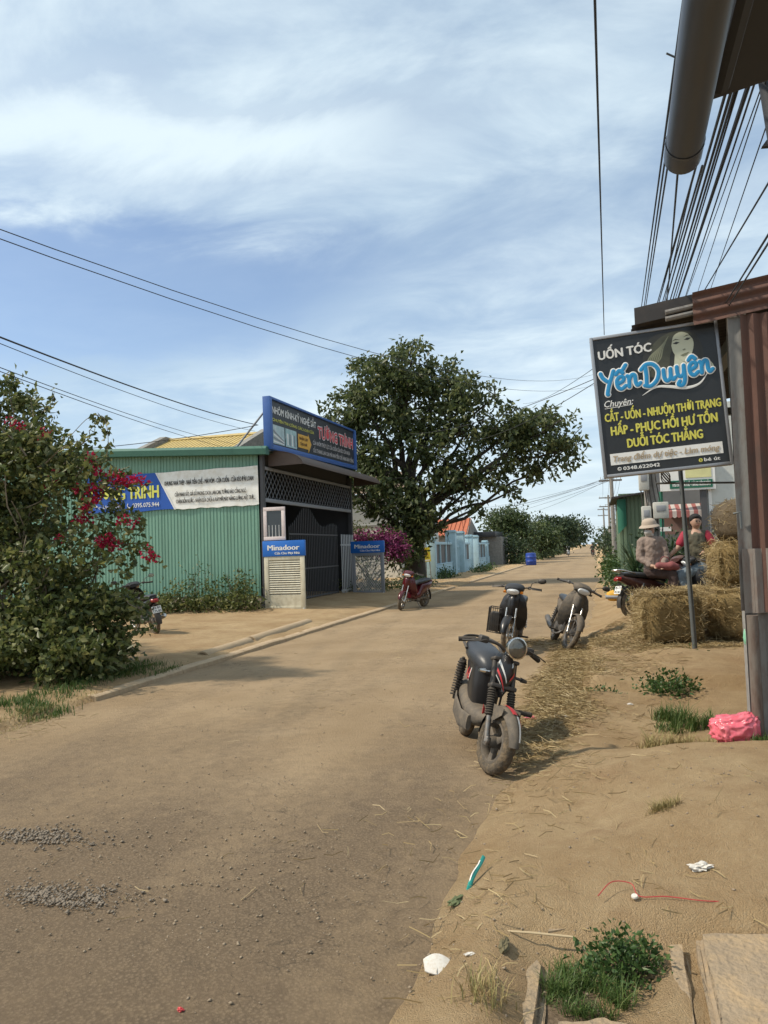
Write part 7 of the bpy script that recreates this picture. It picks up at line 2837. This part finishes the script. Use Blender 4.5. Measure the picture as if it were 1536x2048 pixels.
straw_litter('straw_litter', 'loose straw strewn in the gutter between the motorbikes and the slab', [(-.42, 9.2, .42, 1.7, 4200), (-.45, 7.4, .45, .9, 1900), (-.35, 11.4, .42, 1.6, 2400), (.5, 11.0, .9, .5, 1500), (1.3, 10.9, .9, .6, 1200), (.2, 9.6, .7, 1.0, 500), (-.6, 6.3, .4, .7, 700), (-.9, 13.2, .8, .8, 800), (.3, 12.8, .5, .7, 500)], .15, .0048, 5)
straw_litter('straw_scatter', 'single straws scattered over the near road edge and ramp', [(-.75, 4.3, .7, 1.3, 90), (-.4, 5.3, .6, .7, 120), (.3, 5.0, 1.0, .9, 60), (-1.4, 4.2, .8, .8, 22), (-2.6, 3.4, 1.0, .8, 10), (-.6, 3.3, .35, .7, 60), (.2, 3.5, .5, .5, 30), (.3, 7.2, .6, .8, 160), (-5.5, 6.2, .5, 1.2, 140), (-3, 9, 2.4, 3.5, 60)], .11, .0042, 6)

# pebbles
M_STONE = pm('road_pebble', (.25, .195, .135), .95, var=.45, scale=6, bump=.3)
M_STONED = pm('grey_gravel', (.19, .155, .118), .95, var=.4, scale=30, bump=.3)


def pebbles(name, label, regions, rlo, rhi, mat, seed):
    rg = np.random.default_rng(seed)
    base = np.array([(1, 0, 0), (-1, 0, 0), (0, 1, 0), (0, -1, 0), (0, 0, 1), (0, 0, -1)], float)
    tri = np.array([(0, 2, 4), (2, 1, 4), (1, 3, 4), (3, 0, 4), (2, 0, 5), (1, 2, 5), (3, 1, 5), (0, 3, 5)])
    vs, fs = [], []
    o = 0
    for cx, cy, rx_, ry_, n in regions:
        a, r_ = rg.uniform(0, 2 * np.pi, n), np.sqrt(rg.uniform(0, 1, n)) * rg.uniform(.55, 1.1, n)
        x, y = cx + np.cos(a) * r_ * rx_, cy + np.sin(a) * r_ * ry_
        for p, q in zip(x, y):
            s = rlo + (rhi - rlo) * rg.uniform(0, 1) ** 2.5
            k = base * rg.uniform(.6, 1.3, (6, 3)) * s * np.array([1.2, 1, .7])
            t = rg.uniform(0, 6.28)
            c_, s_ = math.cos(t), math.sin(t)
            k = np.stack([k[:, 0] * c_ - k[:, 1] * s_, k[:, 0] * s_ + k[:, 1] * c_, k[:, 2]], 1)
            vs.append(k + np.array([p, q, zr(p, q) + s * .15]))
            fs.append(tri + o)
            o += 6
    ob = np_mesh(name, np.concatenate(vs), np.concatenate(fs), mat)
    return tag(ob, label, 'gravel', kind='stuff')


pebbles('gravel_patch', 'patch of loose grey gravel in a hole of the near road, lower left', [(-2.60, 3.27, .30, .10, 520), (-2.55, 3.3, .48, .20, 420)], .003, .013, M_STONED, 1)
pebbles('gravel_patch', 'patch of loose grey gravel in the road at the left edge of the picture', [(-3.30, 3.95, .32, .12, 420), (-3.2, 3.95, .55, .22, 380)], .003, .014, M_STONED, 2)
pebbles('road_grit', 'scattered small stones and grit over the road', [(-2.5, 4.2, 2.3, 1.8, 900), (-2.2, 3.6, 1.4, .9, 500), (-1.5, 3.4, .9, .9, 260), (-3, 7.5, 2.4, 2.5, 420), (.2, 4.6, 1.2, 1.2, 320), (.3, 7.5, .9, 1.5, 200), (-.3, 3.1, .6, .5, 160)], .002, .010, M_STONE, 3)

# broken slabs round the drain slot
def slab(label, pts, z0, z1, seed, mat=None):
    bm = bmesh.new()
    vs = [bm.verts.new((p[0], p[1], z1)) for p in pts]
    f = bm.faces.new(vs)
    r_ = bmesh.ops.extrude_face_region(bm, geom=[f])
    for q in r_['geom']:
        if isinstance(q, bmesh.types.BMVert):
            q.co.z = z0
    bmesh.ops.recalc_face_normals(bm, faces=bm.faces)
    bmesh.ops.bevel(bm, geom=bm.edges[:], offset=.030, segments=3, affect='EDGES')
    bmesh.ops.triangulate(bm, faces=bm.faces)
    bmesh.ops.subdivide_edges(bm, edges=bm.edges, cuts=5)
    for q in bm.verts:
        k = mnoise.fractal(q.co * 7 + Vector((seed, 2, 0)), 1, 2.1, 4)
        k2 = mnoise.fractal(q.co * 22 + Vector((seed, 5, 1)), 1, 2.1, 3)
        q.co += Vector((k * .012 + k2 * .004, k * .010 + k2 * .004, k * .008 + k2 * .003))
    me = bpy.data.meshes.new('concrete_slab')
    bm.to_mesh(me)
    bm.free()
    me.shade_smooth()
    me.set_sharp_from_angle(angle=R(50))
    o = link('concrete_slab', me, mat or M_CONC2)
    return tag(o, label, 'slab')


M_SLAB = pm('earth_stained_slab', (.27, .205, .135), .95, var=.3, scale=5, bump=.8, bscale=40, dirt=(.38, .265, .145), dirt_amt=.7, dirt_lo=.46)
slab('flat concrete slab in the bottom right corner', [(.28, 2.3), (1.5, 2.2), (1.5, 3.42), (.60, 3.36), (.30, 3.30)], -.05, .120, 1, M_SLAB)
slab('narrow kerb slab between the drain slot and the corner slab', [(.155, 2.3), (.262, 2.3), (.275, 3.30), (.17, 3.28)], -.05, .070, 2, M_SLAB)
slab('small sunken slab at the bottom below the weeds', [(-.235, 2.2), (.14, 2.2), (.14, 2.74), (-.04, 2.80), (-.225, 2.72)], -.06, .058, 3, M_SLAB)
slab('worn kerb slab left of the drain slot weeds', [(-.375, 2.3), (-.25, 2.3), (-.245, 3.10), (-.29, 3.22), (-.36, 3.05)], -.06, .034, 4, M_SLAB)
slab('broken kerb block at the top of the drain slot', [(-.30, 3.26), (-.15, 3.30), (-.12, 3.37), (-.20, 3.42), (-.28, 3.38)], -.05, .062, 5, M_SLAB)
# culvert mouth under the raised slab
cu = thing('culvert', 'dark half-round drain mouth under the edge of the raised slab', 'drain', (.36, 8.62, .02))
b = MB()
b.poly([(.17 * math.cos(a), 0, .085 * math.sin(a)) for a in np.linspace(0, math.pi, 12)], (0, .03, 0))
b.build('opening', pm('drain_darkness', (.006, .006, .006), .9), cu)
b = MB()
ring = []
b.loft([[V((.17 + t) * math.cos(a), y, (.085 + t) * math.sin(a)) for a in np.linspace(0, math.pi, 14)] for t, y in ((0, .01), (0, -.05), (.035, -.055), (.05, .10))], cap=False, closed=False)
b.build('rim', M_CONC, cu)

# pink plastic bag
M_PINK = pm('pink_plastic_bag', (.62, .11, .15), .24, var=.22, scale=7, spec=.6, dirt=(.75, .25, .28), dirt_amt=.5)
bm = bmesh.new()
bmesh.ops.create_icosphere(bm, subdivisions=5, radius=1)
for q in bm.verts:
    p = q.co.copy()
    k = mnoise.fractal(p * 1.6 + Vector((3, 1, 7)), 1, 2.1, 5)
    r_ = -.20 * (1 - abs(mnoise.noise(p * 2.6))) ** 4 - .11 * (1 - abs(mnoise.noise(p * 6.5 + Vector((5, 2, 1))))) ** 4 + .14
    q.co = p * (1 + .14 * k - r_)
    q.co = Vector((math.copysign(abs(q.co.x) ** .75, q.co.x) * .165, math.copysign(abs(q.co.y) ** .8, q.co.y) * .12, math.copysign(abs(q.co.z) ** .7, q.co.z) * .098 + .085))
    q.co.z += .05 * max(0, q.co.x) / .165 * (q.co.z > .08)
me = bpy.data.meshes.new('plastic_bag')
bm.to_mesh(me)
bm.free()
me.shade_smooth()
o = link('plastic_bag', me, M_PINK)
o.location = (.90, 6.02, hgt(.9, 6.0))
tag(o, 'full pink plastic bag lying against the foot of the rusty sheet', 'bag')
# green bag hanging at the shed
bm = bmesh.new()
bmesh.ops.create_icosphere(bm, subdivisions=4, radius=1)
for q in bm.verts:
    p = q.co.copy()
    q.co = p * (1 - abs(mnoise.noise(p * 3)) * .3)
    q.co = Vector((q.co.x * .03, q.co.y * .03, q.co.z * .075))
me = bpy.data.meshes.new('green_bag')
bm.to_mesh(me)
bm.free()
me.shade_smooth()
o = link('green_bag', me, pm('pale_green_plastic', (.22, .48, .32), .4, var=.15))
o.location = (1.035, 6.16, .93)
tag(o, 'pale green plastic bag hanging behind the edge of the rusty sheet', 'bag')

# small rubbish
def crumple(name, label, loc, s, mat, seed, cat='litter', rot=0):
    bm = bmesh.new()
    bmesh.ops.create_icosphere(bm, subdivisions=3, radius=1)
    for q in bm.verts:
        p = q.co.copy()
        k = mnoise.noise(p * 2.2 + Vector((seed, 0, 0))) * .7 + mnoise.noise(p * 5 + Vector((0, seed, 0))) * .35
        q.co = Vector((p.x * s[0], p.y * s[1], p.z * s[2])) * (1 + k)
    me = bpy.data.meshes.new(name)
    bm.to_mesh(me)
    bm.free()
    o = link(name, me, mat)
    o.location = (loc[0], loc[1], zr(loc[0], loc[1]) + s[2] * .6)
    o.rotation_euler = (0, 0, rot)
    return tag(o, label, cat)


M_PAPER = pm('white_paper', (.60, .57, .52), .85, var=.15, scale=30, dirt=(.40, .32, .22), dirt_amt=.5)
crumple('tissue', 'crumpled white tissue on the earth at the right', (.39, 3.78), (.05, .025, .018), M_PAPER, 1, rot=.3)
crumple('paper_scrap', 'tiny white scrap on the slope near the green tuft', (.24, 7.72), (.025, .015, .008), M_PAPER, 2)
crumple('paper_scrap', 'small white scrap at the end of the straw', (-.32, 7.15), (.03, .015, .010), M_PAPER, 3)
crumple('wrapper', 'small pink wrapper in the straw beside the moped', (-.66, 7.38), (.06, .03, .02), M_PINK, 4)
crumple('wrapper', 'tiny crimson petal on the near road', (-1.52, 2.55), (.012, .010, .006), M_REDG, 5)
crumple('leaf_litter', 'dry curled leaf by the bottom weeds', (-.42, 3.10), (.020, .05, .012), pm('dead_leaf', (.12, .10, .05), .8, var=.2), 6)
crumple('paper_scrap', 'white scrap beside the flat white foam piece', (-.545, 3.03), (.02, .008, .004), M_PAPER, 7, rot=.4)
# flat foam piece
b = MB()
pts = [(-.055, .0), (-.045, .035), (-.015, .050), (.03, .052), (.045, .03), (.052, .005), (.03, -.015), (.015, -.05), (-.01, -.058), (-.04, -.03)]
b.plate(lambda u, v: V(-.055 + .105 * u, (-.05 + .095 * v) * (1 - .35 * abs(2 * u - 1) ** 2), .006 + .014 * math.sin(u * 3) * v), 8, 6, (0, 0, .004))
o = b.build('foam_piece', M_PAPER)
o.location = (-.665, 3.0, .03)
o.rotation_euler = (R(12), R(6), R(20))
tag(o, 'torn piece of white foam lying on the road edge', 'litter')
# green wrapper
gw = thing('sachet', 'long torn green sachet standing in the road edge', 'litter', (-.66, 3.70, .02), (R(38), 0, R(-22)))
b = MB()
b.plate(lambda u, v: V((-.013 + .026 * u) * (1 - .2 * v), .19 * v, .012 * math.sin(u * 3.1) + .01 * math.sin(v * 5)), 4, 10, (0, 0, .002))
b.build('foil', pm('green_foil', (.010, .26, .22), .3, var=.3, scale=20, spec=.7), gw)
b = MB()
b.plate(lambda u, v: V(-.004 + .006 * u, .03 + .13 * v, .017 + .01 * math.sin(v * 5)), 1, 6, (0, 0, .001))
b.build('print_stripe', M_WHTG, gw)
crumple('leaf_litter', 'green-brown leaf beside the torn green sachet', (-.70, 3.58), (.022, .05, .010), pm('olive_leaf', (.10, .12, .05), .7, var=.3), 8, rot=-.4)
b = MB()
b.tube([(-.16, 0, 0), (0, .004, .004), (.17, .01, 0)], .0045, 6)
o = b.build('stick', pm('pale_stick', (.46, .36, .22), .8, var=.15))
o.location = (-.33, 3.22, zr(-.33, 3.22) + .045)
tag(o, 'thin pale stick lying above the drain slot', 'stick')
b = MB()
b.tube(smooth_path([(-.12, -.03, .0), (-.06, .05, .03), (.02, .06, .025), (.05, .0, .0), (.16, .01, .004), (.30, .0, .003), (.42, .02, 0)], 6), .0022, 5)
o = b.build('red_string', pm('red_string', (.40, .035, .035), .7, var=.2))
o.location = (.06, 3.50, zr(.06, 3.5) + .012)
tag(o, 'thin red string on the earth above the bottom weeds', 'string')
b = MB()
b.lathe([(.001, .008), (.012, .008), (.014, .005), (.014, 0)], (0, 0, 0), (0, -.3, 1), 14)
o = b.build('bottle_cap', M_PAPER)
o.location = (.09, 3.49, zr(.09, 3.49) + .012)
tag(o, 'white bottle cap by the red string', 'litter')
# yellow sack far up the right verge
sk = thing('sack', 'yellow and grey sack on the verge left of the straw bales', 'sack', (.52, 19.6, .24))
flesh('cloth', [(V(-.22, 0, .12), .13, V(.24, .02, .13), .14), (V(0, 0, .16), (.30, .16, .13))], pm('yellow_sack_cloth', (.55, .30, .03), .75, var=.15), sk, .02)
b = MB()
b.sec([(V(-.36, -.01, .10), V(0, .13, 0), V(0, 0, .05)), (V(0, -.01, .10), V(0, .185, 0), V(0, 0, .055)), (V(.38, .01, .10), V(0, .13, 0), V(0, 0, .05))], n=14)
b.build('grey_band', M_GREY, sk)
